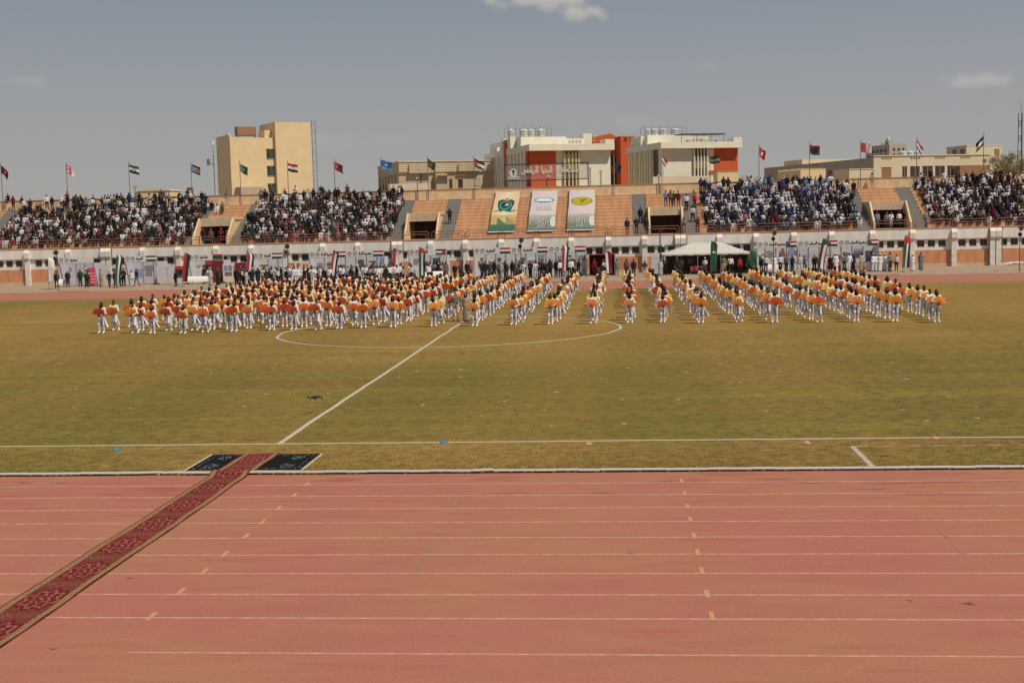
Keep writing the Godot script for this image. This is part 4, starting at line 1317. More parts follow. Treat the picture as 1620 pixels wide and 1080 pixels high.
	bx("front_wall", M.pale_wall, h, Vector3(-1.87, 0, 1.0), Vector3(3.9, 11.1, 3.0))
	bx("porch", M.beige_wall, h, Vector3(5.0, 0, 0.01), Vector3(6.6, 12.5, 1.6))
	bx("porch_roof", M.tank_brown, h, Vector3(5.2, 12.1, 1.62), Vector3(9.1, 12.22, 2.2))
	for w in [[7.23, 7.65], [8.5, 9.2]]: win(M.window_dark, h, w[0], 10.45, w[1], 11.7, 0.0, M.orange_wall, 0)
	bx("balcony_slab", M.tank_brown, h, Vector3(6.94, 10.26, 0.01), Vector3(9.5, 10.38, 0.5))
	for k in 6: bx("side_pier", M.stone_grey, h, Vector3(-0.18, 0, -3.0 - 2.7 * k), Vector3(0.0, 12.6, -2.4 - 2.7 * k))
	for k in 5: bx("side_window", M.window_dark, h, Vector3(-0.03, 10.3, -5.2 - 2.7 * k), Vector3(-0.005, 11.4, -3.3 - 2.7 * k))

	# cream and red school block
	var f := func(h: Node3D, W: float, depth: float, mirror: bool) -> void:
		bx("wall", M.cream_pale, h, Vector3(0, 0, -depth), Vector3(W, 14.6, 0))
		bx("roof_fascia", M.cream_pale, h, Vector3(-0.45, 14.6, -depth - 0.2), Vector3(W + 0.25, 15.42, 1.0))
		bx("parapet", M.cream_pale, h, Vector3(0.4, 15.42, -depth), Vector3(W * 0.62, 16.8, -6.0))
		bx("parapet", M.cream_pale, h, Vector3(W * 0.62, 15.42, -depth), Vector3(W * 0.86, 16.55, -6.2))
		for k in 4: bx("vent_hole", M.beige_wall, h, Vector3(W * 0.62 + 0.4 + k * 0.5, 16.0, -6.19), Vector3(W * 0.62 + 0.7 + k * 0.5, 16.35, -6.15))
		bx("corner_block", M.cream_pale, h, Vector3(W - 1.0, 15.42, -1.2), Vector3(W + 0.25, 15.98, 0.95))
		for k in 6: bar("roof_rail_post", M.alu, h, Vector3(W * 0.3 + k * 1.1, 15.42, 0.5), Vector3(W * 0.3 + k * 1.1, 15.85, 0.5), 0.02)
		bar("roof_rail", M.alu, h, Vector3(W * 0.3, 15.85, 0.5), Vector3(W * 0.3 + 5.5, 15.85, 0.5), 0.02)
	h = house("school_building", "cream school building with red corner panel behind the lettered sign", Vector2(-2.43, -100.0), 20)
	f.call(h, 10.95, 23.0, false)
	bx("red_panel", M.brick_red, h, Vector3(-0.012, 9.0, -0.5), Vector3(3.4, 14.59, 0.06))
	bx("fin_shade_glazing", M.glass_blue, h, Vector3(4.5, 8.5, 0.005), Vector3(6.5, 14.5, 0.02))  # dark sheet whose colour stands for the shaded recess behind these fins
	bx("fin_spandrel", M.cream_yellow, h, Vector3(4.5, 11.95, 0.021), Vector3(6.5, 14.2, 0.08))
	bx("fin_spandrel", M.tank_brown, h, Vector3(4.5, 8.5, 0.021), Vector3(6.5, 11.85, 0.06))
	for x in [4.5, 5.05, 5.57, 6.06, 6.45]: bx("fin", M.cream_yellow, h, Vector3(x - 0.08, 8.5, 0.085), Vector3(x + 0.08, 14.4, 0.42))
	for x in [7.94, 9.42]: win(M.stone_grey, h, x, 9.0, x + 0.28, 12.3 if x < 8 else 11.9, 0.0, M.beige_wall, 0)
	# fluted left side with red strips
	for k in 12: bx("side_rib", M.cream_pale, h, Vector3(-0.38, 0, -2.2 - 1.75 * k), Vector3(0.0, 14.6, -1.4 - 1.75 * k))
	bx("red_strip", M.brick_red, h, Vector3(-0.30, 0, -22.9), Vector3(-0.002, 14.6, -21.9))
	bx("red_strip", M.brick_red, h, Vector3(-0.5, 0, -11.9), Vector3(-0.002, 16.6, -10.6))
	bx("red_strip", M.brick_red, h, Vector3(-0.36, 0, -1.1), Vector3(-0.013, 14.6, -0.52))
	for z in [-15.6, -12.0, -8.3]: bx("side_buttress", M.cream_pale, h, Vector3(-0.46, 13.0, z - 0.8), Vector3(0.3, 17.0 if z > -13 else 16.0, z))
	for x in [[0.28, 0.30], [2.1, 0.5], [3.15, 0.3], [4.55, 0.45]]: tank(h, x[0], 16.85, -10.5, x[1], 1.35)
	cage(h, -0.9, 5.8, 16.82, 18.25, -9.7, 12)
	bx("roof_hut", M.cream_pale, h, Vector3(11.2, 14.0, -14.0), Vector3(12.5, 17.6, -12.0))
	bx("roof_room", M.cream_pale, h, Vector3(-0.3, 15.42, -13.0), Vector3(6.0, 16.83, -9.0))

	h = house("school_wing", "cream school wing with red end panel and rooftop water tanks", Vector2(14.57, -104.0), 20)
	f.call(h, 10.92, 12.0, true)
	bx("pale_panel", M.cream_pale, h, Vector3(0.27, 10.6, 0.002), Vector3(4.28, 13.68, 0.05))
	bx("fin_shade_glazing", M.glass_blue, h, Vector3(4.55, 8.5, 0.005), Vector3(6.45, 14.6, 0.02))
	bx("fin_spandrel", M.cream_yellow, h, Vector3(4.55, 12.0, 0.021), Vector3(6.45, 12.9, 0.08))
	for x in [4.55, 5.05, 5.5, 5.95, 6.4]: bx("fin", M.cream_pale, h, Vector3(x - 0.08, 8.5, 0.085), Vector3(x + 0.08, 14.6, 0.42))
	bx("red_panel", M.brick_red, h, Vector3(7.49, 11.66, 0.005), Vector3(10.933, 14.59, 0.06))
	bx("red_panel", M.brick_red, h, Vector3(6.65, 8.0, 0.006), Vector3(10.934, 11.65, 0.058))
	for k in 9: bx("side_rib", M.cream_yellow if k % 2 else M.cream_pale, h, Vector3(-0.34, 0, -3.6 - 1.0 * k), Vector3(0.0, 14.6, -3.15 - 1.0 * k))
	bx("recess_shade", M.glass_blue, h, Vector3(-0.02, 10.8, -2.8), Vector3(-0.004, 14.58, -1.1))  # dark sheet on the solid wall; its colour stands for a deep recess's shade
	for k in 4: bx("recess_bar", M.tank_brown, h, Vector3(-0.08, 10.8, -2.75 + 0.53 * k), Vector3(-0.021, 14.58, -2.69 + 0.53 * k))  # bars laid over the sheet that paints the recess's shade
	bx("garden_wall", M.pale_wall, h, Vector3(-2.8, 0, 3.8), Vector3(5.1, 10.85, 4.0))
	bx("gatehouse", M.yellow_wall, h, Vector3(6.18, 0, 2.0), Vector3(9.15, 11.35, 4.0))
	bx("gatehouse_door", M.white_paint, h, Vector3(5.25, 9.0, 3.7), Vector3(5.65, 10.9, 3.9))
	for k in 12: bx("gatehouse_tile", M.orange_wall, h, Vector3(6.18 + k * 0.25, 11.35, 2.0), Vector3(6.38 + k * 0.25, 11.48, 4.06))
	for x in [[1.4, 0.28], [2.32, 0.5], [3.65, 0.55], [5.45, 0.52]]: tank(h, x[0], 16.75, -8.4, x[1], 1.1)
	cage(h, 0.0, 6.8, 16.7, 17.9, -7.6, 12)
	bx("roof_room", M.cream_pale, h, Vector3(-0.2, 15.42, -11.0), Vector3(7.0, 16.72, -7.0))
	bx("canopy", M.steel_dark, h, Vector3(3.9, 16.62, -5.0), Vector3(10.35, 16.74, -2.6))
	for x in [4.0, 6.2, 8.3, 10.2]: bar("canopy_post", M.pole_grey, h, Vector3(x, 15.42, -2.7), Vector3(x, 16.62, -2.7), 0.04)
	for k in 3: bx("air_unit", M.stone_grey, h, Vector3(5.0 + k * 2.1, 15.42, -3.5), Vector3(5.9 + k * 2.1, 15.9, -2.9))

	h = house("red_school_block", "red school block between the two cream wings", Vector2(9.22, -122.0), 20)
	bx("wall", M.brick_red, h, Vector3(0, 0, -8), Vector3(2.13, 17.5, 0))
	bx("wall", M.brick_red, h, Vector3(-3.6, 0, -9), Vector3(0.0, 17.2, -2.0))
	mi("gable", prism(PackedVector2Array([Vector2(-3.6, 17.2), Vector2(-0.01, 17.2), Vector2(-0.01, 17.6), Vector2(-0.8, 18.05), Vector2(-2.4, 17.75), Vector2(-3.6, 17.3)]), -9.0, -2.0), M.brick_red, h)
	for x in [0.53, 1.43]: win(M.window_dark, h, x, 16.88, x + 0.44, 17.26, 0.0, M.brick_red, 0)
	for y in [[13.4, 14.75], [10.74, 12.15]]: win(M.glass_blue, h, -1.0, y[0], -0.02, y[1], -2.0, M.steel_dark, 2)
	bx("roof_hut", M.cream_pale, h, Vector3(-1.0, 17.2, -12.0), Vector3(1.5, 18.15, -9.1))

	# grey long building on the right, with a small kiosk and huts before it
	h = house("grey_hall", "long grey hall with a pale front and a row of window bays", Vector2(43.42, -112.0), 20)
	bx("wall", M.grey_wall, h, Vector3(0, 0, -33), Vector3(18.2, 13.0, 0))
	bx("front_face", M.pale_wall, h, Vector3(0.01, 0, 0.002), Vector3(18.2, 13.15, 0.2))
	bx("cornice", M.pale_wall, h, Vector3(-0.05, 13.15, 0.0), Vector3(18.2, 13.28, 0.32))
	for g in [1.2, 5.61, 9.49, 13.5]:
		for k in 4: bx("vent_hole", M.tank_brown, h, Vector3(g + k * 0.42, 12.7, 0.201), Vector3(g + 0.27 + k * 0.42, 12.97, 0.22))
	win(M.tank_brown, h, 1.2, 10.0, 2.72, 11.66, 0.2, M.pale_wall, 0)
	for w in [[4.4, 5.12], [5.62, 7.08], [7.53, 9.12], [9.5, 11.0], [11.43, 12.35]]: win(M.window_dark, h, w[0], 10.0, w[1], 11.72, 0.2, M.stone_grey, 1)
	bx("lean_to", M.tank_brown, h, Vector3(12.46, 0, 0.21), Vector3(17.2, 11.7, 1.6))
	for k in 3: bx("side_door", M.window_dark, h, Vector3(-0.03, 9.5, -12.4 + 1.8 * k), Vector3(-0.005, 11.7, -11.1 + 1.8 * k))
	for g in [5.0, 16.0, 22.0]:
		for k in 3: bx("side_vent", M.stone_grey, h, Vector3(-0.03, 12.3, -g - 0.8 * k), Vector3(-0.005, 12.55, -g - 0.5 - 0.8 * k))
	bx("roof_room", M.yellow_wall, h, Vector3(2.0, 13.0, -30), Vector3(12, 13.9, -24))
	for k in 3: tank(h, 9.0 + 1.15 * k, 13.0, -7.0, 0.42, 1.2)
	h = house("kiosk", "small yellow walled kiosk with a spiked parapet before the grey hall", Vector2(31.42, -95.0), 20)
	bx("wall", M.yellow_wall, h, Vector3(0, 0, -6.2), Vector3(3.46, 11.05, 0))
	for k in 13: bx("parapet_spike", M.yellow_wall, h, Vector3(0.02 + 0.27 * k, 11.05, -0.2), Vector3(0.16 + 0.27 * k, 11.25, -0.02))
	for k in 22: bx("parapet_spike", M.yellow_wall, h, Vector3(0.02, 11.05, -0.5 - 0.27 * k), Vector3(0.2, 11.25, -0.36 - 0.27 * k))
	h = house("pale_hut", "plain pale walled hut at the corner of the grey hall", Vector2(38.2, -100.0), 20)
	bx("wall", M.pale_wall, h, Vector3(0, 0, -4), Vector3(3.4, 11.1, 0))
	bx("coping", M.yellow_wall, h, Vector3(-0.06, 11.1, -4.06), Vector3(3.46, 11.2, 0.06))
	h = house("stone_apartments", "distant grey stone apartment block above the long hall's roof", Vector2(113.4, -450.0), 20)
	bx("wall", M.stone_grey, h, Vector3(0, 0, -17.6), Vector3(7.6, 31.1, 0))
	bx("roof_room", M.stone_grey, h, Vector3(0.3, 31.1, -4), Vector3(2.2, 32.6, -1))
	for r in 3:
		for k in 3: bx("window", M.window_dark, h, Vector3(1.6 + 2.05 * k, 28.5 - 2.1 * r, 0.005), Vector3(2.55 + 2.05 * k, 29.55 - 2.1 * r, 0.06))
		for k in 5: bx("window", M.window_dark, h, Vector3(-0.06, 28.3 - 2.1 * r, -3.6 - 3.0 * k), Vector3(-0.005, 29.5 - 2.1 * r, -2.0 - 3.0 * k))
	for k in 4: bx("balcony", M.pale_wall, h, Vector3(-0.6, 27.6, -4.6 - 3.0 * k), Vector3(-0.005, 28.0, -2.6 - 3.0 * k))
	tank(h, 1.0, 32.6, -2.5, 0.6, 1.4)
	tank(h, 2.2, 31.1, -8.0, 0.6, 1.4)
	h = house("corner_house", "pale flat-roofed house with brown shuttered windows beside the tree", Vector2(61.74, -135.0), 20)
	bx("wall", M.pale_wall, h, Vector3(0, 0, -5.2), Vector3(6.27, 15.2, 0))
	bx("coping", M.pale_wall, h, Vector3(-0.05, 15.2, -5.25), Vector3(6.32, 15.35, 0.05))
	win(M.tank_brown, h, 4.85, 13.8, 5.75, 14.75, 0.0, M.pale_wall, 1)
	for z in [-3.6, -1.6]: bx("side_window", M.tank_brown, h, Vector3(-0.03, 13.95, z), Vector3(-0.005, 14.85, z + 1.0))
	bx("lower_wing", M.stone_grey, h, Vector3(6.33, 0, -6), Vector3(11, 13.4, -1))

	# distant low roofs that show in the gap between the school and the kiosk
	rng.seed = 8
	for k in 5:
		h = house("distant_house", ["low distant house farthest along in the roof gap past the school", "distant house with a chimney in the gap past the school", "squat distant house in the gap past the school", "narrow distant house in the gap past the school", "wide distant house in the gap before the kiosk"][k], Vector2(45.3 + 1.5 * k, -330.0 - 4.0 * k), 20)
		h.set_meta("group", "distant houses in the roof gap")
		var ht := rng.randf_range(15.9, 17.0)
		bx("wall", M.stone_grey if k % 2 else M.beige_wall, h, Vector3(0, 0, -5), Vector3(1.35, ht, 0))
		bx("window", M.window_dark, h, Vector3(0.3, ht - 1.0, 0.005), Vector3(0.8, ht - 0.4, 0.05))
		bx("roof_post", M.pole_grey, h, Vector3(0.9, ht, -1.2), Vector3(1.1, ht + 0.9, -1.0))

	# lattice mast at the edge
	var m := thing("lattice_mast", "slim dark lattice radio mast behind the feathery tree", "mast", Vector3(65.3, -0.06, -120.0), 0.3)
	var corners := [Vector2(-0.35, -0.3), Vector2(0.35, -0.3), Vector2(0.0, 0.4)]
	for c in corners: bar("chord", M.steel_dark, m, Vector3(c.x, 0, c.y), Vector3(c.x * 0.7, 18.9, c.y * 0.7), 0.05)
	for k in 18:
		for s in 3:
			var a: Vector2 = corners[s] * (1.0 - 0.3 * k / 18.0)
			var b: Vector2 = corners[(s + 1) % 3] * (1.0 - 0.3 * k / 18.0)
			bar("brace", M.steel_dark, m, Vector3(a.x, k * 1.05, a.y), Vector3(b.x, k * 1.05 + (0.0 if k % 2 else 1.05), b.y), 0.03)
	bar("tip", M.steel_dark, m, Vector3(0, 18.9, 0), Vector3(0, 20.3, 0), 0.03)

func make_trees() -> void:
	rng.seed = 23
	for t in [[56.2, -95.0, 12.2, 3.6, 11.6, "feathery olive-green tree rising behind the stand's far end"], [61.5, -99.0, 11.4, 3.2, 10.5, "smaller olive tree close behind the feathery one by the mast"], [51.4, -82.0, 10.2, 0.9, 9.0, "low olive shrub just behind the stand's back wall"]]:
		var o := thing("olive_tree", t[5], "tree", Vector3(t[0], -0.06, t[1]), 0.0, "trees behind the stand")
		var tips := []
		var sk := []
		var top: float = t[2]
		sk.append([Vector3.ZERO, Vector3(0.15, top * 0.55, 0.1), 0.22, 0.14, 0])
		for i in 9:
			var a := TAU * i / 9.0 + rng.randf()
			var b := Vector3(0.15, top * rng.randf_range(0.45, 0.6), 0.1)
			var e := b + Vector3(cos(a) * t[3] * rng.randf_range(0.4, 0.8), (top - b.y) * rng.randf_range(0.35, 0.85), sin(a) * t[3] * rng.randf_range(0.4, 0.8))
			sk.append([b, e, 0.10, 0.03, 0])
			tips.append(e)
		mi("trunk", dressed(nets(sk, 0.12, 0.06), [Color(0.13, 0.09, 0.06)]), M.figure, o)
		var st := SurfaceTool.new()
		st.begin(Mesh.PRIMITIVE_TRIANGLES)
		var clumps := []
		for i in (110 if t[3] > 2 else 26):
			var d := Vector3(rng.randfn(0, 0.42), 0, rng.randfn(0, 0.42)).limit_length(1.0)
			var y: float = lerpf(t[4] * 0.62, top, pow(rng.randf(), 0.7)) - d.length_squared() * 1.3
			clumps.append([Vector3(d.x * t[3] * 1.1, y, d.z * t[3] * 1.1), rng.randf_range(0.35, 0.75)])
		for c in clumps:
			var tone := rng.randf_range(0.75, 1.25)
			for i in 70:
				var p: Vector3 = c[0] + Vector3(rng.randfn(0, 0.5), rng.randfn(0, 0.42), rng.randfn(0, 0.5)) * c[1]
				var ax := Vector3(rng.randfn(), rng.randfn() + 0.5, rng.randfn()).normalized() * rng.randf_range(0.10, 0.2)
				var sd := ax.cross(Vector3(rng.randfn(), rng.randfn(), rng.randfn())).normalized() * 0.035
				st.set_color(Color(0.165, 0.15, 0.055) * tone * rng.randf_range(0.8, 1.2))
				for v in [p - ax, p + sd, p + ax, p - ax, p + ax, p - sd]: st.add_vertex(v)
		st.generate_normals()
		mi("crown", st.commit(), M.leaf, o)

# ---------------------------------------------------------------- flags on the stand's back wall
func cloth_at(u: float, v: float, f: Dictionary) -> Vector3:
	var w: float = f.w * 0.88
	var h: float = f.h * 0.9
	var sag: float = f.sag
	sag = sag * 0.9 + 0.16
	var x: float = u * w * (1.0 - 0.55 * sag) * f.dir * 0.95
	var y := -v * h - sag * w * pow(u, 1.25) * 0.9 + 0.035 * sin(u * 7.0 + f.ph)
	x += f.dir * 0.10 * sag * sin(v * 5.0 + f.ph) * u
	return Vector3(x, y, 0.11 * sin(u * 7.5 + v * 1.2 + f.ph) * (0.3 + u))

func cloth_patch(f: Dictionary, u0: float, u1: float, v0: float, v1: float, lift: float, tri := false) -> ArrayMesh:
	var st := SurfaceTool.new()
	st.begin(Mesh.PRIMITIVE_TRIANGLES)
	st.set_smooth_group(0)
	var n := 8
	var m := 4
	var at := func(i: int, j: int) -> Vector3:
		var v := lerpf(v0, v1, float(j) / m)
		var uu := u1
		if tri: uu = u1 * (1.0 - absf(2.0 * v - 1.0))
		return cloth_at(lerpf(u0, uu, float(i) / n), v, f) + Vector3(0, 0, lift)
	for i in n:
		for j in m: quad(st, at.call(i, j), at.call(i + 1, j), at.call(i + 1, j + 1), at.call(i, j + 1))
	st.generate_normals()
	return st.commit()

func flagpole(x: float, top: float, f: Dictionary, parts: Array, label: String) -> void:
	var t := thing("flagpole", label, "flag", Vector3(x, 8.155, -73.9), 0.0, "flags along the stand's back wall")
	var pale: bool = f.get("pale", false)
	post("pole", M.alu if pale else M.pole_grey, t, Vector3.ZERO, 0.045, top - 8.155, 0.03, 8)
	post("finial", M.pole_grey, t, Vector3(0, top - 8.155, 0), 0.05, 0.06, 0.01, 8)
	var fl := Node3D.new()
	fl.name = "flag"
	t.add_child(fl)
	fl.position = Vector3(0.05 * f.dir, top - 8.155 - f.get("drop", 0.3), 0)
	for p in parts:
		if str(p[0]) == "tri": mi("hoist_triangle", cloth_patch(f, 0.0, p[1], 0.0, 1.0, 0.012, true), M[p[2]], fl)
		elif str(p[0]) == "disc":
			var o := mi("emblem", disc(p[3], 0.01, 14), M[p[4]], fl)
			o.position = cloth_at(p[1], p[2], f) + Vector3(0, 0, 0.035)
		else: mi("stripe", cloth_patch(f, p[0], p[1], p[2], p[3], p[5] if p.size() > 5 else 0.0), M[p[4]], fl)

func make_flags() -> void:
	var H := func(a: String, b: String, c: String) -> Array: return [[0, 1, 0, 0.333, a], [0, 1, 0.333, 0.667, b], [0, 1, 0.667, 1, c]]
	var F := func(sag: float, ph: float, dir := 1.0, w := 1.5, h := 1.0) -> Dictionary: return {w = w, h = h, sag = sag, ph = ph, dir = dir}
	flagpole(-61.1, 13.6, F.call(0.55, 0.4), [[0, 0.34, 0, 1, "black_cloth"], [0.34, 0.67, 0, 1, "dark_red"], [0.67, 1, 0, 1, "black_cloth"], ["disc", 0.5, 0.5, 0.13, "pink_red"]], "sagging black and dark red flag at the stand's crowded end")
	flagpole(-53.4, 13.45, F.call(0.30, 1.2, 1.0, 1.35), [[0, 0.55, 0, 1, "pink_red"], [0.55, 1, 0.25, 1, "white_cloth"], ["disc", 0.2, 0.3, 0.12, "white_cloth"], ["disc", 0.2, 0.72, 0.15, "white_cloth"]], "crimson and white pennant flag on the back wall")
	var a: Array = H.call("green_cloth", "white_cloth", "black_cloth")
	for k in 3: a.append(["disc", 0.25 + 0.25 * k, 0.5, 0.07, "red"])
	flagpole(-46.1, 13.3, F.call(0.12, 2.0, 1.0, 1.55), a, "green, white and black flag with three red stars")
	a = [[0, 1, 0, 0.31, "black_cloth"], [0, 1, 0.31, 0.36, "white_cloth"], [0, 1, 0.36, 0.64, "red"], [0, 1, 0.64, 0.69, "white_cloth"], [0, 1, 0.69, 1, "green_cloth"], ["tri", 0.42, "sky_blue"]]
	flagpole(-38.9, 13.1, F.call(0.16, 0.1, 1.0, 1.5), a, "black, red and green flag with a blue hoist triangle")
	flagpole(-33.3, 13.0, F.call(0.30, 0.9, 1.0, 1.35), [[0, 0.25, 0, 1, "grey_cloth"], [0.25, 1, 0, 1, "dark_green"], ["disc", 0.6, 0.5, 0.18, "white_cloth"], ["disc", 0.66, 0.46, 0.15, "dark_green"]], "dark green flag with a white crescent before the yellow building")
	flagpole(-27.85, 12.95, F.call(0.06, 1.6), H.call("red", "white_cloth", "black_cloth"), "red, white and black flag before the yellow stair tower")
	flagpole(-22.55, 12.98, F.call(0.35, 2.6, 1.0, 1.45), [[0, 0.62, 0, 1, "red"], [0.62, 1, 0, 1, "black_cloth"], ["disc", 0.28, 0.5, 0.14, "orange_plastic"]], "red flag with dark fly and orange emblem, past the ladder tower")
	flagpole(-17.3, 12.98, F.call(0.08, 0.3, 1.0, 1.65, 1.1), [[0, 1, 0, 1, "blue_cloth"], [0, 1, 0.7, 1, "sky_blue", 0.012], ["disc", 0.45, 0.45, 0.11, "white_cloth"]], "bright blue flag with a white emblem")
	flagpole(-12.05, 12.97, F.call(0.42, 1.1, 1.0, 1.4), [[0, 1, 0, 1, "dark_green"], ["disc", 0.45, 0.5, 0.22, "red"]], "dark green flag with a red disc before the beige building")
	flagpole(-6.9, 12.85, F.call(0.28, 2.1, 1.0, 1.7), H.call("black_cloth", "white_cloth", "green_cloth") + [["tri", 0.38, "red"]], "black, white and green flag with red triangle beside the school")
	var f: Dictionary = F.call(0.45, 0.5, 1.0, 1.2)
	f.pale = true
	f.drop = 0.7
	flagpole(8.5, 12.5, f, [[0, 1, 0, 1, "black_cloth"]], "plain black flag hanging before the red school block")
	f = F.call(0.8, 1.5, 1.0, 1.1, 0.95)
	f.pale = true
	flagpole(13.7, 12.65, f, H.call("red", "white_cloth", "black_cloth"), "limp red, white and black flag before the cream wing's pale panel")
	f = F.call(-0.25, 2.4, 1.0, 1.2, 0.9)
	f.drop = 0.5
	flagpole(18.88, 12.57, f, [[0, 1, 0, 0.4, "black_cloth"], [0, 1, 0.4, 0.7, "grey_cloth"], [0, 1, 0.7, 1, "black_cloth"]], "dark flag lifted by the wind before the wing's fins")
	flagpole(24.15, 13.2, F.call(0.45, 0.8, 1.0, 1.1, 1.15), [[0, 1, 0, 1, "red"], ["disc", 0.45, 0.5, 0.2, "white_cloth"], ["disc", 0.47, 0.5, 0.14, "red"]], "red flag with a white disc against open sky")
	flagpole(29.53, 13.28, F.call(0.02, 1.9, 1.0, 1.4, 1.1), [[0, 1, 0, 0.25, "dark_red"], [0, 1, 0.25, 0.75, "black_cloth"], [0, 1, 0.75, 1, "dark_green"]], "dark red, black and green flag over the kiosk")
	flagpole(34.92, 13.33, F.call(-0.05, 0.2, 1.0, 1.4, 1.1), [[0, 0.62, 0, 1, "red"], [0.62, 1, 0, 1, "white_cloth"]] + range(5).map(func(k): return [0.5, 0.72, 0.05 + 0.2 * k, 0.15 + 0.2 * k, "white_cloth", 0.012]), "red and white serrated flag above the grey hall")
	flagpole(40.82, 13.46, F.call(0.85, 1.0, 1.0, 1.3, 1.0), H.call("red", "white_cloth", "black_cloth"), "limp red, white and black flag between two blocks of spectators")
	flagpole(47.8, 13.66, F.call(0.62, 2.2, -1.0, 1.45, 1.1), H.call("black_cloth", "white_cloth", "dark_green"), "black, white and green flag blown the opposite way, near the tree")
	for l in [[-13.25, 10.5, "lamp post on the back wall beside the green flag with red disc"], [13.35, 10.06, "lamp post on the back wall before the cream wing"], [-45.5, 10.4, "lamp post on the back wall beside the flag with three stars"], [-15.8, 9.25, "short bare post on the back wall near the blue flag"]]:
		var t := thing("lamp_post", l[2], "lamp", Vector3(l[0], 8.155, -73.88), 0.0, "lamps on the back wall")
		post("pole", M.pole_grey, t, Vector3.ZERO, 0.05, l[1] - 8.155, -1.0, 8)
		if l[1] > 9.5:
			var hd := bx("lamp_head", M.pole_grey, t, Vector3(-0.17, l[1] - 8.155, -0.1), Vector3(0.17, l[1] - 7.95, 0.14))
			bx("lens", M.white_panel, hd, Vector3(-0.13, -0.08, 0.121), Vector3(0.13, 0.08, 0.13))

# ---------------------------------------------------------------- feather flags standing on the pavement
func feather(x: float, z: float, h: float, lean: float, bands: Array, label: String, base_up := 0.42) -> void:
	var t := thing("feather_flag", label, "flag", Vector3(x, 0.1, z), 0.0, "feather flags along the pavement")
	var w := 0.62
	var edge := func(v: float) -> float:       # width of the blade at height v
		return w * (0.86 + 0.14 * v) if v < 0.80 else w * sqrt(maxf(0.0, 1.0 - pow((v - 0.80) / 0.20, 2.0)))
	var pts := []
	for k in 14:
		var v := k / 13.0
		pts.append(Vector3(lean * pow(v, 1.6) + (0.0 if v < 0.86 else 0.9 * pow(v - 0.86, 1.5)), v * h, 0))
	mi("pole", tube(pts, 0.022), M.pole_grey, t)
	post("base_plate", M.steel_dark, t, Vector3.ZERO, 0.30, 0.03, 0.26, 12)
	var at := func(u: float, v: float) -> Vector3:
		return Vector3(lean * pow(v, 1.6) + 0.025 + u * edge.call(v), base_up + v * (h - base_up), 0.07 * sin(v * 5.0 + u * 3.0 + x) * u)
	for b in bands:          # u0, u1, v0, v1, colour
		var st := SurfaceTool.new()
		st.begin(Mesh.PRIMITIVE_TRIANGLES)
		st.set_smooth_group(0)
		for i in 4:
			for j in 16:
				var u0 := lerpf(b[0], b[1], i / 4.0)
				var u1 := lerpf(b[0], b[1], (i + 1) / 4.0)
				var v0 := lerpf(b[2], b[3], j / 16.0)
				var v1 := lerpf(b[2], b[3], (j + 1) / 16.0)
				quad(st, at.call(u0, v0), at.call(u1, v0), at.call(u1, v1), at.call(u0, v1))
		st.generate_normals()
		mi("cloth_band", st.commit(), M[b[4]], t)
	mi("hem", tube([at.call(0.0, 0.0), at.call(1.0, 0.0)], 0.012, 5), M.pole_grey, t)

func make_feathers() -> void:
	var V := func(a: String, b: String, c: String) -> Array: return [[0, 0.36, 0, 1, a], [0.36, 0.68, 0, 1, b], [0.68, 1, 0, 1, c]]
	feather(-46.9, -53.6, 3.1, 0.05, [[0, 1, 0, 1, "white_cloth"], [0.3, 0.8, 0.46, 0.60, "white_panel"]], "plain white feather flag at the end of the pavement", 0.75)
	feather(-40.1, -53.4, 3.3, 0.35, V.call("green_cloth", "white_cloth", "black_cloth"), "green, white and black feather flag by a lavender booth")
	feather(-33.3, -53.2, 3.3, 0.38, [[0, 0.45, 0, 1, "red"], [0.45, 1, 0.0, 1, "black_cloth"]], "red and black feather flag by the booth with red curtains", 0.5)
	feather(-27.1, -53.8, 3.15, 0.3, V.call("red", "white_cloth", "black_cloth"), "red, white and black feather flag beside dark-clad people and a white kiosk")
	feather(-18.9, -54.0, 3.2, 0.42, V.call("red", "white_cloth", "black_cloth"), "leaning red, white and black feather flag behind the white-clad crowd")
	feather(-12.8, -54.0, 3.3, 0.15, [[0, 0.5, 0, 1, "red"], [0.5, 1, 0, 1, "white_cloth"]], "half red, half white feather flag")
	feather(-10.2, -54.0, 3.3, 0.05, [[0, 0.36, 0, 0.80, "green_cloth"], [0.36, 0.66, 0, 0.80, "white_cloth"], [0.66, 1, 0, 0.80, "black_cloth"], [0, 1, 0.80, 1, "red"]], "feather flag with red tip over green, white and black")
	feather(3.55, -53.2, 3.3, 0.12, V.call("red", "white_cloth", "black_cloth"), "narrow red, white and black feather flag by the suited crowd", 0.75)
	feather(7.75, -53.6, 2.6, -0.12, [[0, 0.35, 0, 1, "white_cloth"], [0.35, 1, 0, 1, "dark_red"]], "maroon and white feather flag beside the maroon stall")
	feather(17.5, -53.9, 3.25, 0.08, [[0, 1, 0, 1, "dark_green"], [0.2, 0.8, 0.60, 0.66, "white_panel"]], "dark green feather flag in front of the white tent")
	feather(21.3, -55.2, 2.3, 0.0, [[0, 1, 0, 1, "green_cloth"]], "short green flag at the corner of the white tent", 0.7)
	feather(27.45, -53.8, 3.25, 0.45, [[0, 0.36, 0, 0.78, "black_cloth"], [0.36, 0.8, 0, 0.78, "white_cloth"], [0.8, 1, 0, 0.78, "red"], [0, 1, 0.78, 1, "dark_green"]], "leaning feather flag with green tip over black and white")
	feather(34.9, -52.6, 3.4, 0.2, [[0, 0.4, 0, 0.74, "green_cloth"], [0.4, 0.68, 0, 0.74, "white_cloth"], [0.68, 1, 0, 0.74, "black_cloth"], [0, 1, 0.74, 1, "red"]], "feather flag with red tip at the robed group's end", 0.4)

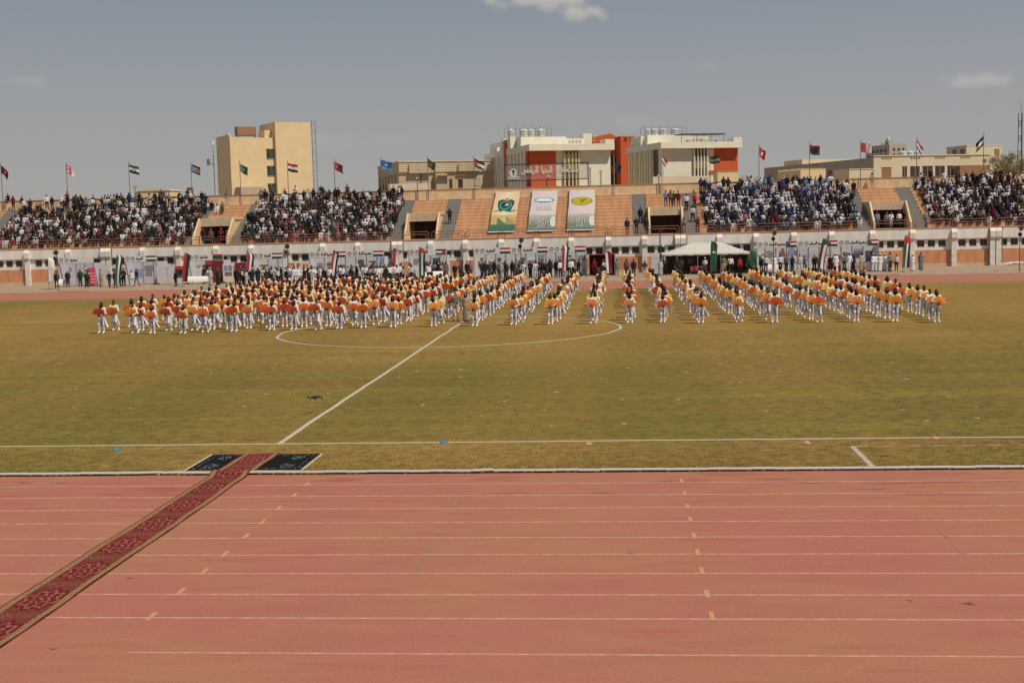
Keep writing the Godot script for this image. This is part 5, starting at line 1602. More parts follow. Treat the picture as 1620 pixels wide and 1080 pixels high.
# ---------------------------------------------------------------- exhibition booths
func header_flag(parent: Node, x: float, kind: Array, tri := "") -> void:
	var o := Node3D.new()
	o.name = "header_flag"
	parent.add_child(o, true)
	o.position = Vector3(x, 2.68, 0.03)
	for k in kind.size(): bx("stripe", M[kind[k]], o, Vector3(-0.5, 0.27 - 0.54 * (k + 1) / kind.size(), 0), Vector3(0.5, 0.27 - 0.54 * k / kind.size(), 0.02))
	if tri != "":
		var s := 1.0 if tri.begins_with("+") else -1.0
		mi("triangle", prism(PackedVector2Array([Vector2(0.5 * s, -0.27), Vector2(0.05 * s, 0), Vector2(0.5 * s, 0.27)]), 0.021, 0.03), M[tri.substr(1)], o)

func booth(label: String, x0: float, x1: float, text: String, flag: Array, tri: String, sections: int, sd: int, wallm := "white_panel") -> Node3D:
	var t := thing("booth", label, "booth", Vector3(x0, 0.1, -58.5), 0.0, "exhibition booths under the stand")
	rng.seed = sd
	var w := x1 - x0
	var n := maxi(2, int(round(w / 1.05)))
	for k in n:
		var a := w * k / n
		var b := w * (k + 1) / n
		var p := bx("back_panel", M[wallm], t, Vector3(a + 0.02, 0.04, -2.25), Vector3(b - 0.02, 2.32, -2.2))
		for q in (rng.randi_range(4, 7) if sd == 10 else rng.randi_range(2, 4)):
			var ww := rng.randf_range(0.22, (b - a) * 0.8) * 0.5
			var hh := rng.randf_range(0.10, 0.30)
			var cy := rng.randf_range(-0.35, 0.75)
			var ox := rng.randf_range(-1.0, 1.0) * maxf(0.0, (b - a) * 0.42 - ww)
			bx("poster", M[["print_grey", "print_ink", "print_ink", "print_violet", "white_paint", "print_brown", "print_grey", "print_blue"][rng.randi() % 8]], p, Vector3(ox - ww, cy - hh, 0.026 + 0.004 * q), Vector3(ox + ww, minf(cy + hh, 1.1), 0.03 + 0.004 * q))
	for k in n + 1: post("upright", M.alu, t, Vector3(w * k / n, 0, -2.15), 0.028, 2.36, -1.0, 6)
	for s in [0.0, w]:
		for k in 2: bx("side_panel", M[wallm], t, Vector3(s - 0.015, 0.04, -2.15 + k * 1.05), Vector3(s + 0.015, 2.32, -1.13 + k * 1.05))
		post("upright", M.alu, t, Vector3(s, 0, 0), 0.03, 3.0, -1.0, 6)
	for k in sections:
		var a := w * k / sections
		var b := w * (k + 1) / sections
		var hb := bx("header_board", M.white_paint, t, Vector3(a + 0.01, 2.38, -0.03), Vector3(b - 0.01, 2.98, 0.02))
		var hw := (b - a) * 0.5
		for e in 2:
			var r := mi("emblem", ring(0.15, 0.20, 0.012, 16), M.print_ink, hb)
			r.position = Vector3(-hw + 0.32 + 0.55 * e, 0, 0.027)
			mi("emblem_core", disc(0.07, 0.012, 10), M.print_grey, r)
		var tw := text_width(text, 0.26)
		var l := mi("lettering", lettering(text, 0.26, 0.045, 0.015), M.print_ink, hb)
		l.position = Vector3(minf(hw - 1.15, -hw + 1.25 + tw), -0.06, 0.026)
		if flag.size(): header_flag(t, b - 0.56, flag, tri)
		bx("fascia_rail", M.alu, t, Vector3(a, 2.33, -0.02), Vector3(b, 2.375, 0.03))
	return t

func table(label: String, x0: float, x1: float, z: float, cloth: String, y := 0.1) -> void:
	var t := thing("table", label, "table", Vector3(x0, y, z), 0.0, "display tables at the booths")
	var w := x1 - x0
	bx("tabletop", M.white_paint, t, Vector3(0, 0.72, -0.35), Vector3(w, 0.76, 0.35))
	for s in [[0.06, -0.3], [0.06, 0.3], [w - 0.06, -0.3], [w - 0.06, 0.3]]: post("leg", M.alu, t, Vector3(s[0], 0, s[1]), 0.02, 0.72, -1.0, 6)
	if cloth != "":
		var st := SurfaceTool.new()
		st.begin(Mesh.PRIMITIVE_TRIANGLES)
		st.set_smooth_group(0)
		var n := 24
		for k in n:
			var a := w * k / n
			var b := w * (k + 1) / n
			var za := 0.37 + 0.03 * sin(k * 1.7)
			var zb := 0.37 + 0.03 * sin((k + 1) * 1.7)
			quad(st, Vector3(a, 0.775, 0.36), Vector3(b, 0.775, 0.36), Vector3(b, 0.25, zb), Vector3(a, 0.25, za))
			quad(st, Vector3(a, 0.775, -0.36), Vector3(b, 0.775, -0.36), Vector3(b, 0.775, 0.36), Vector3(a, 0.775, 0.36))
		st.generate_normals()
		var o := mi("tablecloth", st.commit(), M[cloth])
		o.position = Vector3(x0, y, z)
		tag(o, "cloth draped over the " + label, "tablecloth", "cloths on the display tables")

func board(label: String, x: float, z: float, w: float, h: float, m: String, extra := []) -> void:
	var t := thing("display_board", label, "board", Vector3(x, 0.1, z), 0.0, "free-standing boards on the pavement")
	bx("panel", M[m], t, Vector3(-w / 2, 0.18, -0.02), Vector3(w / 2, h, 0.02))
	for s in [-1.0, 1.0]:
		bx("foot", M.pole_grey, t, Vector3(s * w * 0.42 - 0.03, 0, -0.22), Vector3(s * w * 0.42 + 0.03, 0.05, 0.22))
		bx("stem", M.pole_grey, t, Vector3(s * w * 0.42 - 0.02, 0.05, -0.06), Vector3(s * w * 0.42 + 0.02, h, -0.022))
	for e in extra: bx("print_block", M[e[4]], t, Vector3(e[0], e[1], 0.021), Vector3(e[2], e[3], 0.03))

func make_booths() -> void:
	booth("booth at the pavement's end with a seated group and pink banner", -48.0, -44.3, "jmhwryh", [], "", 1, 1, "print_violet")
	booth("booth with a green, white and black flag on its header", -41.05, -37.7, "ALswryh", ["green_cloth", "white_cloth", "black_cloth"], "", 1, 2, "print_violet")
	var b := booth("booth hung with red and dark curtains", -34.45, -30.8, "dwLh Lybya".replace("a", "A"), ["red", "black_cloth", "green_cloth"], "", 1, 3)
	bx("curtain", M.dark_red, b, Vector3(1.9, 0.1, -2.05), Vector3(3.4, 2.25, -1.95))
	bx("wall_flag", M.red, b, Vector3(1.1, 1.85, -2.05), Vector3(2.2, 2.3, -1.98))
	bx("wall_flag", M.black_cloth, b, Vector3(1.1, 1.15, -2.05), Vector3(2.2, 1.848, -1.98))
	var ring_o := mi("crescent", ring(0.11, 0.16, 0.01, 14), M.white_paint, b)
	ring_o.position = Vector3(1.65, 1.6, -1.975)
	booth("booth with a red, white and black header flag behind white-clad people", -27.8, -24.7, "ALymnyh", ["red", "white_cloth", "black_cloth"], "", 1, 4)
	booth("two-part booth behind the leaning feather flag", -22.0, -14.4, "jmhwryh ALcrAq", ["red", "white_cloth", "black_cloth"], "", 2, 5)
	booth("booth with black, white and green header flag with red triangle", -11.9, -8.1, "ALArdnyh", ["black_cloth", "white_cloth", "green_cloth"], "+red", 1, 6)
	booth("long three-part booth behind the suited crowd", -5.4, 5.7, "ALjmhwryh", ["red", "white_cloth", "black_cloth"], "", 3, 7)
	var q := thing("maroon_stall", "maroon draped stall beside the long three-part booth", "stall", Vector3(6.0, 0.1, -58.5), 0.0, "exhibition booths under the stand")
	bx("back_drape", M.dark_red, q, Vector3(0, 0, -2.2), Vector3(2.5, 2.0, -2.1))
	for s in [0.0, 2.5]: bx("side_drape", M.dark_red, q, Vector3(s - 0.04, 0, -2.1), Vector3(s + 0.04, 1.95, -0.2))
	bx("roof_drape", M.dark_red, q, Vector3(-0.06, 2.003, -2.2), Vector3(2.56, 2.06, -0.1))
	for s in [0.0, 2.5]: post("upright", M.alu, q, Vector3(s, 0, -0.1), 0.03, 2.0, -1.0, 6)
	booth("long three-part booth covered in photographs past the white tent", 22.3, 33.9, "jmhwryh ALswdAN", ["red", "white_cloth", "black_cloth"], "-green_cloth", 3, 10)
	# kiosk with prints, free panels, pink roll-up, easels
	board("pink banner board at the end of the seated group's booth", -44.1, -57.6, 0.62, 1.9, "pink_red", [[-0.25, 0.4, 0.25, 0.46, "white_paint"], [-0.25, 0.7, 0.25, 0.76, "white_paint"], [-0.25, 1.0, 0.25, 1.06, "white_paint"], [-0.25, 1.3, 0.2, 1.36, "white_paint"]])
	board("plain white display board next to the pink banner", -43.3, -58.6, 1.05, 2.0, "white_panel")
	board("white display board beside a yellow costume near the green feather flag", -42.1, -58.8, 0.95, 2.0, "white_panel", [[-0.4, 1.4, -0.1, 1.75, "print_ink"], [0.1, 1.4, 0.4, 1.75, "print_ink"]])
	board("first blank white panel between the lavender booth and curtained booth", -37.1, -58.2, 1.05, 2.0, "white_panel")
	board("second blank white panel, nearer the red and green board", -36.0, -58.3, 1.0, 2.0, "white_panel")
	board("red, black and green flag board beside the curtained booth", -34.85, -57.0, 0.95, 1.9, "white_panel", [[-0.46, 1.55, 0.46, 1.88, "red"], [-0.46, 0.98, 0.46, 1.548, "black_cloth"], [-0.46, 0.72, 0.46, 0.978, "green_cloth"], [0.05, 1.2, 0.2, 1.34, "white_paint"]])
	board("picture board with blue and red prints past the curtained booth", -30.3, -58.3, 1.05, 1.95, "white_paint", [[-0.42, 1.25, -0.05, 1.8, "print_blue"], [0.03, 1.25, 0.42, 1.8, "print_grey"], [-0.35, 0.75, 0.4, 1.15, "print_brown"]])
	board("dark red backdrop board behind the dark-clad trio", -29.1, -58.6, 1.15, 2.05, "dark_red")
	board("orange door-sized board between two booths", -24.25, -60.6, 0.85, 1.85, "wood")
	board("white poster board with a red motif beside the orange board", -23.35, -59.4, 0.75, 2.0, "white_paint", [[-0.2, 1.5, 0.2, 1.85, "pink_red"], [-0.2, 0.9, 0.2, 1.2, "black_cloth"]])
	board("leaning white sheet board at the tent's near corner", 12.45, -56.9, 0.8, 1.9, "white_panel", [[-0.3, 1.6, 0.3, 1.7, "print_violet"]])
	board("blue topped board in the photograph booth", 25.6, -58.2, 0.5, 2.35, "print_blue", [[-0.2, 1.2, 0.2, 1.6, "white_paint"]])
	table("white table before the curtained booth", -34.3, -32.1, -57.9, "white_cloth")
	table("white table at the red-triangle booth", -10.5, -8.4, -57.9, "white_cloth")
	table("white bench table at the seated group's booth", -47.9, -46.4, -57.6, "white_cloth")
	table("dark green table inside the half red feather flag's gap", -14.3, -13.1, -56.0, "dark_green")
	table("green table in the maroon stall", 6.8, 8.0, -58.2, "dark_green")
	table("maroon table in the tent", 15.8, 17.3, -57.6, "dark_red")
	table("second maroon table deep in the tent", 17.6, 18.9, -59.0, "dark_red")
	table("bright red table before the photograph booth", 28.7, 29.95, -57.0, "red")
	table("white table at the photograph booth's near end", 23.0, 24.6, -58.0, "white_cloth")
	table("brown table at the photograph booth's far end", 31.0, 32.6, -57.9, "print_brown")
	# white tent
	var t := thing("tent", "low white hip-roofed tent with dark curtained sides", "tent", Vector3(13.1, 0.1, -57.0))
	var W := 8.6
	var D := 4.6
	var st := SurfaceTool.new()
	st.begin(Mesh.PRIMITIVE_TRIANGLES)
	st.set_smooth_group(0)
	var pk := Vector3(5.1, 3.0, -2.1)
	var rim := [Vector3(0, 1.98, 0), Vector3(W, 1.98, 0), Vector3(W, 1.98, -D), Vector3(0, 1.98, -D)]
	for s in 4:
		var a: Vector3 = rim[s]
		var c: Vector3 = rim[(s + 1) % 4]
		for i in 10:
			for j in 8:
				var P := func(ii: int, jj: int) -> Vector3:
					var e := a.lerp(c, ii / 10.0)
					var k := jj / 8.0
					var p := e.lerp(Vector3(clampf(e.x, 3.0, 5.8), pk.y, pk.z), k)
					p.y = lerpf(1.98, pk.y, pow(k, 1.15))
					return p
				quad(st, P.call(i, j), P.call(i + 1, j), P.call(i + 1, j + 1), P.call(i, j + 1))
	st.generate_normals()
	mi("canopy", st.commit(), M.tent_white, t)
	for s in 4:
		var a: Vector3 = rim[s]
		var c: Vector3 = rim[(s + 1) % 4]
		var va := SurfaceTool.new()
		va.begin(Mesh.PRIMITIVE_TRIANGLES)
		for i in 24:
			var p := a.lerp(c, i / 24.0)
			var q2 := a.lerp(c, (i + 1) / 24.0)
			quad(va, p, q2, q2 - Vector3(0, 0.14 + 0.03 * sin(i * 2.1), 0), p - Vector3(0, 0.14 + 0.03 * sin((i - 1) * 2.1), 0))
		va.generate_normals()
		mi("valance", va.commit(), M.tent_white, t)
	for p in rim: post("leg", M.alu, t, Vector3(p.x, 0, p.z), 0.035, 1.98, -1.0, 8)
	for x in [3.4, 5.6]: post("leg", M.alu, t, Vector3(x, 0, 0), 0.03, 1.98, -1.0, 8)
	bx("back_curtain", M.tent_lining, t, Vector3(0.02, 0.02, -D + 0.02), Vector3(W - 0.02, 1.97, -D + 0.06))
	for s in [0.03, W - 0.07]: bx("side_curtain", M.tent_lining, t, Vector3(s, 0.02, -D + 0.07), Vector3(s + 0.04, 1.97, -0.06))
	for k in 3: bx("hanging_cloth", M.grey_cloth, t, Vector3(2.4 + k * 1.9, 0.3, -D + 0.3), Vector3(2.9 + k * 1.9, 1.8, -D + 0.36))
	# poles with loudspeakers along the pavement's edge
	var pl := [[-44.6, 4.0, "loudspeaker pole at the booth with the seated group"], [-22.1, 4.1, "loudspeaker pole rising from the white-clad crowd"], [-0.08, 4.15, "loudspeaker pole before the long booth with suited people"], [23.0, 4.3, "loudspeaker pole before the photograph booth"], [44.75, 4.2, "loudspeaker pole at the bare end of the wall"]]
	for p in pl:
		var o := thing("speaker_pole", p[2], "loudspeaker", Vector3(p[0], 0.1, -50.6), 0.0, "loudspeaker poles on the pavement")
		post("pole", M.pole_grey, o, Vector3.ZERO, 0.05, p[1] - 0.1, 0.04, 8)
		post("base", M.pole_grey, o, Vector3.ZERO, 0.14, 0.05, -1.0, 10)
		for s in 2:
			var hn := Node3D.new()
			hn.name = "loudspeaker"
			o.add_child(hn, true)
			hn.position = Vector3(0.0, p[1] - 0.35 - 0.55 * s, 0.12)
			hn.rotation = Vector3(0.15, 0.5 - 0.9 * s, 0)
			var c := mi("horn", cyl_mesh(0.09, 0.25 - 0.06 * s, 0.34, 14), M.pole_grey, hn)
			c.rotation.x = PI / 2
			var d := mi("mouth", cyl_mesh(0.20 - 0.05 * s, 0.20 - 0.05 * s, 0.02, 14), M.steel_dark, hn)
			d.rotation.x = PI / 2
			d.position.z = 0.172
			bx("bracket", M.pole_grey, hn, Vector3(-0.04, -0.04, -0.25), Vector3(0.04, 0.04, -0.16))
	var lp := thing("lamp_column", "tall dark lamp column rising past the guard rail beside the tent", "lamp", Vector3(13.0, 0.1, -60.0))
	post("column", M.steel_dark, lp, Vector3.ZERO, 0.07, 4.7, 0.05, 8)
	for s in [-1.0, 1.0]:
		bar("arm", M.steel_dark, lp, Vector3(0, 2.9 - 0.25 * s, 0), Vector3(0.28 * s, 3.0 - 0.25 * s, 0.1), 0.02)
		mi("globe", cyl_mesh(0.12, 0.08, 0.16, 10), M.white_paint, lp).position = Vector3(0.3 * s, 3.0 - 0.25 * s, 0.1)
	# rubble of pipes at the wall's far end, easels by the wall
	rng.seed = 12
	var heap := thing("pipe_heap", "heap of pale pipes and sheeting at the foot of the orange wall", "heap", Vector3(47.6, 0.1, -61.9))
	for k in 12:
		var a := Vector3(rng.randf_range(-1.6, 1.6), 0.06 + 0.02 * k, rng.randf_range(-0.3, 0.3))
		bar("pipe", M.white_paint if k % 3 else M.alu, heap, a, a + Vector3(rng.randf_range(0.8, 1.6), rng.randf_range(0.0, 0.16), rng.randf_range(-0.4, 0.4)), 0.05)
	bar("upright_pipe", M.white_paint, heap, Vector3(1.0, 0.1, -0.2), Vector3(1.05, 1.0, -0.3), 0.05)

# ---------------------------------------------------------------- people
var NET := {}          # figures by pose
var MESH := {}         # dressed figures

const SK := [Color(0.20, 0.105, 0.062), Color(0.30, 0.17, 0.105), Color(0.13, 0.068, 0.042), Color(0.36, 0.22, 0.15)]
const BLACK := Color(0.016, 0.015, 0.017)
const WHITE := Color(0.66, 0.66, 0.70)
const CREAM := Color(0.74, 0.62, 0.40)

func make_figures() -> void:
	var j := stand_joints()
	NET.stand = figure(j, {})
	NET.stand_scarf = figure(j, {head = "scarf"})
	NET.robe = figure(j, {robe = true, head = "cap", wide = 1.06})
	NET.robe_scarf = figure(j, {robe = true, head = "scarf", wide = 1.04})
	j = stand_joints()
	j.elbow = [Vector3(-0.25, 1.12, 0.06), Vector3(0.25, 1.10, 0.03)]
	j.wrist = [Vector3(-0.10, 1.32, 0.27), Vector3(0.07, 1.10, 0.24)]
	j.knee[0] = Vector3(-0.11, 0.49, 0.06)
	NET.phone = figure(j, {curl = 0.8})
	j = stand_joints()
	j.elbow = [Vector3(-0.25, 1.12, -0.06), Vector3(0.25, 1.12, 0.05)]
	j.wrist = [Vector3(-0.25, 0.90, -0.10), Vector3(0.24, 0.92, 0.16)]
	j.knee = [Vector3(-0.10, 0.49, 0.14), Vector3(0.10, 0.50, -0.04)]
	j.ankle = [Vector3(-0.10, 0.09, 0.22), Vector3(0.10, 0.12, -0.26)]
	j.toe = [Vector3(-0.11, 0.045, 0.35), Vector3(0.11, 0.036, -0.12)]
	NET.walk = figure(j, {head = "hair"})
	j = stand_joints()
	j.elbow = [Vector3(-0.27, 1.15, 0.08), Vector3(0.27, 1.15, 0.08)]
	j.wrist = [Vector3(-0.05, 1.17, 0.25), Vector3(0.05, 1.13, 0.24)]
	NET.clasp = figure(j, {curl = 0.9, head = "scarf"})
	# seated
	var s := seat_joints()
	NET.seat = figure(s, {head = "cap"})
	NET.seat_scarf = figure(s, {head = "scarf", wide = 1.05})
	s = seat_joints()
	s.elbow = [Vector3(-0.26, 0.36, 0.15), Vector3(0.26, 0.36, 0.15)]
	s.wrist = [Vector3(-0.06, 0.46, 0.30), Vector3(0.06, 0.48, 0.30)]
	NET.seat_clap = figure(s, {curl = 0.2})
	# dancers hold the fan's pivot with both hands before the waist
	for k in 3:
		var d := stand_joints()
		d.elbow = [Vector3(-0.275, 1.13, 0.05), Vector3(0.275, 1.13, 0.05)]
		d.wrist = [Vector3(-0.085, 0.985, 0.225), Vector3(0.085, 0.985, 0.225)]
		d.thumb = [Vector3(0.2, 1, 0.3), Vector3(-0.2, 1, 0.3)]
		if k == 1:
			d.knee = [Vector3(-0.11, 0.52, 0.16), Vector3(0.09, 0.49, 0.0)]
			d.ankle = [Vector3(-0.12, 0.12, 0.10), Vector3(0.08, 0.085, -0.03)]
			d.toe = [Vector3(-0.14, 0.045, 0.22), Vector3(0.09, 0.036, 0.11)]
		elif k == 2:
			d.knee = [Vector3(-0.07, 0.49, 0.01), Vector3(0.12, 0.50, 0.10)]
			d.ankle = [Vector3(-0.06, 0.085, -0.02), Vector3(0.20, 0.10, -0.10)]
			d.toe = [Vector3(-0.07, 0.036, 0.12), Vector3(0.23, 0.036, 0.03)]
		NET["dance%d" % k] = figure(d, {head = "scarf" if k != 2 else "hair", curl = 0.75, arm = 0.075, cell = 0.028, fine = 0.017, long = true})
	# hats off: a free standing spot for the cloaked figure
	NET.cloak = join([nets([[Vector3(0, 0.25, 0), Vector3(0, 1.25, 0.0), 0.42, 0.14, 2], [Vector3(-0.3, 0.12, 0.05), Vector3(0.3, 0.12, 0.05), 0.2, 0.2, 2], [Vector3(-0.2, 0.9, 0), Vector3(0.2, 0.9, 0), 0.2, 0.2, 2]], 0.05, 0.1), nets(head_bones(Vector3(0, 1.42, 0.05), 0.0, "scarf"), 0.02, 0.012)])

func outfit(skin: Color, hair: Color, top: Color, bottom: Color, shoes: Color, sleeve: Color) -> Array:
	return [skin, hair, top, bottom, shoes, sleeve, Color(0.02, 0.015, 0.012), skin * Color(0.9, 0.55, 0.55)]

# clothes by name: headwear or hair, top, trousers or skirt, shoes, words
const CLOTHES := {
	"white": [Color(0.03, 0.025, 0.022), Color(0.66, 0.66, 0.68), Color(0.60, 0.60, 0.63), Color(0.10, 0.09, 0.09), "white shirt and trousers"],
	"whitecap": [Color(0.68, 0.68, 0.68), Color(0.62, 0.62, 0.65), Color(0.10, 0.10, 0.12), Color(0.05, 0.05, 0.05), "white cap and white top"],
	"whiteblack": [Color(0.02, 0.018, 0.018), Color(0.66, 0.66, 0.66), Color(0.025, 0.024, 0.028), Color(0.02, 0.02, 0.02), "white shirt and black trousers"],
	"black": [Color(0.016, 0.015, 0.016), Color(0.022, 0.021, 0.024), Color(0.022, 0.021, 0.024), Color(0.02, 0.02, 0.02), "black clothes"],
	"blackwhite": [Color(0.55, 0.55, 0.56), Color(0.025, 0.024, 0.028), Color(0.03, 0.03, 0.036), Color(0.02, 0.02, 0.02), "black jacket and white headwear"],
	"grey": [Color(0.02, 0.018, 0.018), Color(0.20, 0.20, 0.215), Color(0.05, 0.05, 0.06), Color(0.03, 0.03, 0.03), "grey top and dark trousers"],
	"blue": [Color(0.60, 0.60, 0.62), Color(0.038, 0.058, 0.19), Color(0.06, 0.06, 0.09), Color(0.03, 0.03, 0.03), "blue top and white cap"],
	"bluedark": [Color(0.02, 0.018, 0.018), Color(0.024, 0.032, 0.095), Color(0.03, 0.03, 0.05), Color(0.03, 0.03, 0.03), "navy blue top"],
	"bluesky": [Color(0.03, 0.025, 0.022), Color(0.18, 0.25, 0.38), Color(0.10, 0.12, 0.2), Color(0.03, 0.03, 0.03), "pale blue top"],
	"maroon": [Color(0.02, 0.018, 0.018), Color(0.15, 0.018, 0.028), Color(0.10, 0.015, 0.02), Color(0.03, 0.03, 0.03), "maroon top"],
	"red": [Color(0.02, 0.018, 0.018), Color(0.40, 0.025, 0.045), Color(0.03, 0.03, 0.035), Color(0.03, 0.03, 0.03), "red top"],
	"pink": [Color(0.36, 0.17, 0.19), Color(0.40, 0.15, 0.20), Color(0.12, 0.10, 0.12), Color(0.05, 0.04, 0.04), "pink top and headscarf"],
	"brown": [Color(0.05, 0.035, 0.028), Color(0.16, 0.09, 0.06), Color(0.07, 0.05, 0.04), Color(0.03, 0.03, 0.03), "brown clothes"],
	"beige": [Color(0.03, 0.025, 0.022), Color(0.45, 0.36, 0.25), Color(0.36, 0.29, 0.20), Color(0.06, 0.05, 0.04), "beige clothes"],
	"khaki": [Color(0.03, 0.025, 0.022), Color(0.17, 0.15, 0.11), Color(0.44, 0.38, 0.28), Color(0.03, 0.03, 0.03), "drab jacket and pale trousers"],
	"green": [Color(0.012, 0.06, 0.035), Color(0.025, 0.065, 0.04), Color(0.02, 0.04, 0.03), Color(0.02, 0.02, 0.02), "dark green clothes"],
	"orange": [Color(0.03, 0.025, 0.022), Color(0.55, 0.20, 0.08), Color(0.2, 0.1, 0.06), Color(0.03, 0.03, 0.03), "orange top"],
	"suit": [Color(0.02, 0.018, 0.018), Color(0.028, 0.029, 0.036), Color(0.026, 0.027, 0.033), Color(0.015, 0.015, 0.015), "dark suit"],
	"navysuit": [Color(0.02, 0.018, 0.018), Color(0.022, 0.026, 0.055), Color(0.025, 0.027, 0.04), Color(0.015, 0.015, 0.015), "navy suit"],
	"thobe": [Color(0.68, 0.66, 0.62), Color(0.70, 0.69, 0.68), Color(0.70, 0.69, 0.68), Color(0.10, 0.07, 0.05), "long white robe"],
	"stripe": [Color(0.30, 0.28, 0.25), Color(0.46, 0.44, 0.42), Color(0.40, 0.38, 0.36), Color(0.03, 0.03, 0.03), "long grey robe"],
	"violet": [Color(0.03, 0.025, 0.03), Color(0.085, 0.055, 0.24), Color(0.62, 0.60, 0.62), Color(0.05, 0.05, 0.05), "violet top over a white robe"],
	"sage": [Color(0.17, 0.22, 0.21), Color(0.17, 0.22, 0.21), Color(0.16, 0.21, 0.20), Color(0.05, 0.05, 0.05), "long sage green robe"],
	"greencamo": [Color(0.03, 0.025, 0.022), Color(0.14, 0.12, 0.08), Color(0.11, 0.10, 0.065), Color(0.03, 0.03, 0.03), "mottled brown dress"],
	"greysuit": [Color(0.05, 0.045, 0.04), Color(0.05, 0.052, 0.055), Color(0.045, 0.047, 0.05), Color(0.02, 0.02, 0.02), "charcoal suit"],
	"vest": [Color(0.02, 0.018, 0.018), Color(0.44, 0.42, 0.36), Color(0.03, 0.03, 0.04), Color(0.02, 0.02, 0.02), "pale vest and dark trousers"],
	"jeans": [Color(0.02, 0.018, 0.018), Color(0.03, 0.03, 0.036), Color(0.13, 0.15, 0.18), Color(0.04, 0.04, 0.04), "black top and grey jeans"],
	"navybeige": [Color(0.02, 0.018, 0.018), Color(0.03, 0.033, 0.07), Color(0.46, 0.37, 0.23), Color(0.10, 0.08, 0.06), "navy top and beige trousers"]}

func person_mesh(pose: String, cloth: String, skin: int) -> ArrayMesh:
	var k := "%s/%s/%d" % [pose, cloth, skin]
	if not MESH.has(k):
		var c: Array = CLOTHES[cloth]
		MESH[k] = dressed(NET[pose], outfit(SK[skin], c[0], c[1], c[2], c[3], c[1]))
	return MESH[k]

func person(called: String, pose: String, cloth: String, skin: int, at: Vector3, turn: float, size: float, label: String, group: String) -> MeshInstance3D:
	var o := mi(called, person_mesh(pose, cloth, skin), M.figure)
	o.position = at
	o.rotation.y = turn
	o.scale = Vector3.ONE * size
	tag(o, label, "person", group)
	return o

# ---------------------------------------------------------------- dancers
const FANS := [
	["red-orange", Color(0.36, 0.035, 0.010), Color(0.53, 0.092, 0.014), Color(0.44, 0.062, 0.010)],
	["orange", Color(0.46, 0.045, 0.010), Color(0.66, 0.185, 0.020), Color(0.54, 0.105, 0.013)],
	["yellow and orange striped", Color(0.55, 0.06, 0.012), Color(0.74, 0.44, 0.12), Color(0.63, 0.17, 0.02)],
	["golden yellow", Color(0.70, 0.25, 0.03), Color(0.84, 0.60, 0.17), Color(0.80, 0.42, 0.06)],
	["deep red", Color(0.26, 0.018, 0.008), Color(0.42, 0.045, 0.012), Color(0.36, 0.032, 0.010)],
	["amber", Color(0.55, 0.12, 0.01), Color(0.69, 0.29, 0.033), Color(0.64, 0.225, 0.020)]]

func fan_mesh(k: int) -> ArrayMesh:
	var f: Array = FANS[k]
	var st := SurfaceTool.new()
	st.begin(Mesh.PRIMITIVE_TRIANGLES)
	st.set_smooth_group(-1)
	var n := 22
	var at := func(i: int, r: float) -> Vector3:
		var a := deg_to_rad(lerpf(4.0, 176.0, float(i) / n))
		return Vector3(cos(a) * r, sin(a) * r, (0.014 if i % 2 else -0.014) * r / 0.35)
	for i in n:
		var c: Color = f[2] if (i / 2) % 2 == 0 else f[3]
		var rs := [0.05, 0.14, 0.26, 0.385]
		for q in 3:
			var c0: Color = (f[1] as Color).lerp(c, q / 2.4)
			var c1: Color = (f[1] as Color).lerp(c, minf(1.0, (q + 1) / 2.4))
			var p := [at.call(i, rs[q]), at.call(i, rs[q + 1]), at.call(i + 1, rs[q + 1]), at.call(i + 1, rs[q])]
			var cc := [c0, c1, c1, c0]
			for v in [0, 1, 2, 0, 2, 3]:
				st.set_color(cc[v])
				st.add_vertex(p[v])
	st.generate_normals()
	st.index()
	return st.commit()

func stick_mesh() -> ArrayMesh:
	var st := SurfaceTool.new()
	st.begin(Mesh.PRIMITIVE_TRIANGLES)
	st.set_smooth_group(-1)
	for i in 9:
		var a := deg_to_rad(lerpf(5.0, 175.0, i / 8.0))
		var d := Vector3(cos(a), sin(a), 0)
		var s := Vector3(-d.y, d.x, 0) * 0.005
		st.set_color(Color(0.10, 0.03, 0.015))
		quad(st, d * -0.05 + s + Vector3(0, 0, -0.02), d * 0.37 + s + Vector3(0, 0, -0.02), d * 0.37 - s + Vector3(0, 0, -0.02), d * -0.05 - s + Vector3(0, 0, -0.02))
	st.generate_normals()
	return st.commit()

# a sheet of cloth hung round the body: angles from the front, tops and hems as radius and height
func drape(a0: float, a1: float, r0: float, y0: float, r1: float, y1: float, wind: Vector3, fold: float, c: Color) -> ArrayMesh:
	var st := SurfaceTool.new()
	st.begin(Mesh.PRIMITIVE_TRIANGLES)
	st.set_smooth_group(0)
	st.set_color(c)
	var n := 18
	var m := 6
	var at := func(i: int, j: int) -> Vector3:
		var a := deg_to_rad(lerpf(a0, a1, float(i) / n))
		var t := float(j) / m
		var r := lerpf(r0, r1, pow(t, 0.85)) + fold * t * sin(a * 7.0)
		return Vector3(sin(a) * r, lerpf(y0, y1, t), cos(a) * r) + wind * pow(t, 1.6) * (0.45 + 0.55 * sin(a * 0.5 + 0.2))
	for i in n:
		for j in m: quad(st, at.call(i, j), at.call(i + 1, j), at.call(i + 1, j + 1), at.call(i, j + 1))
	st.generate_normals()
	st.index()
	return st.commit()

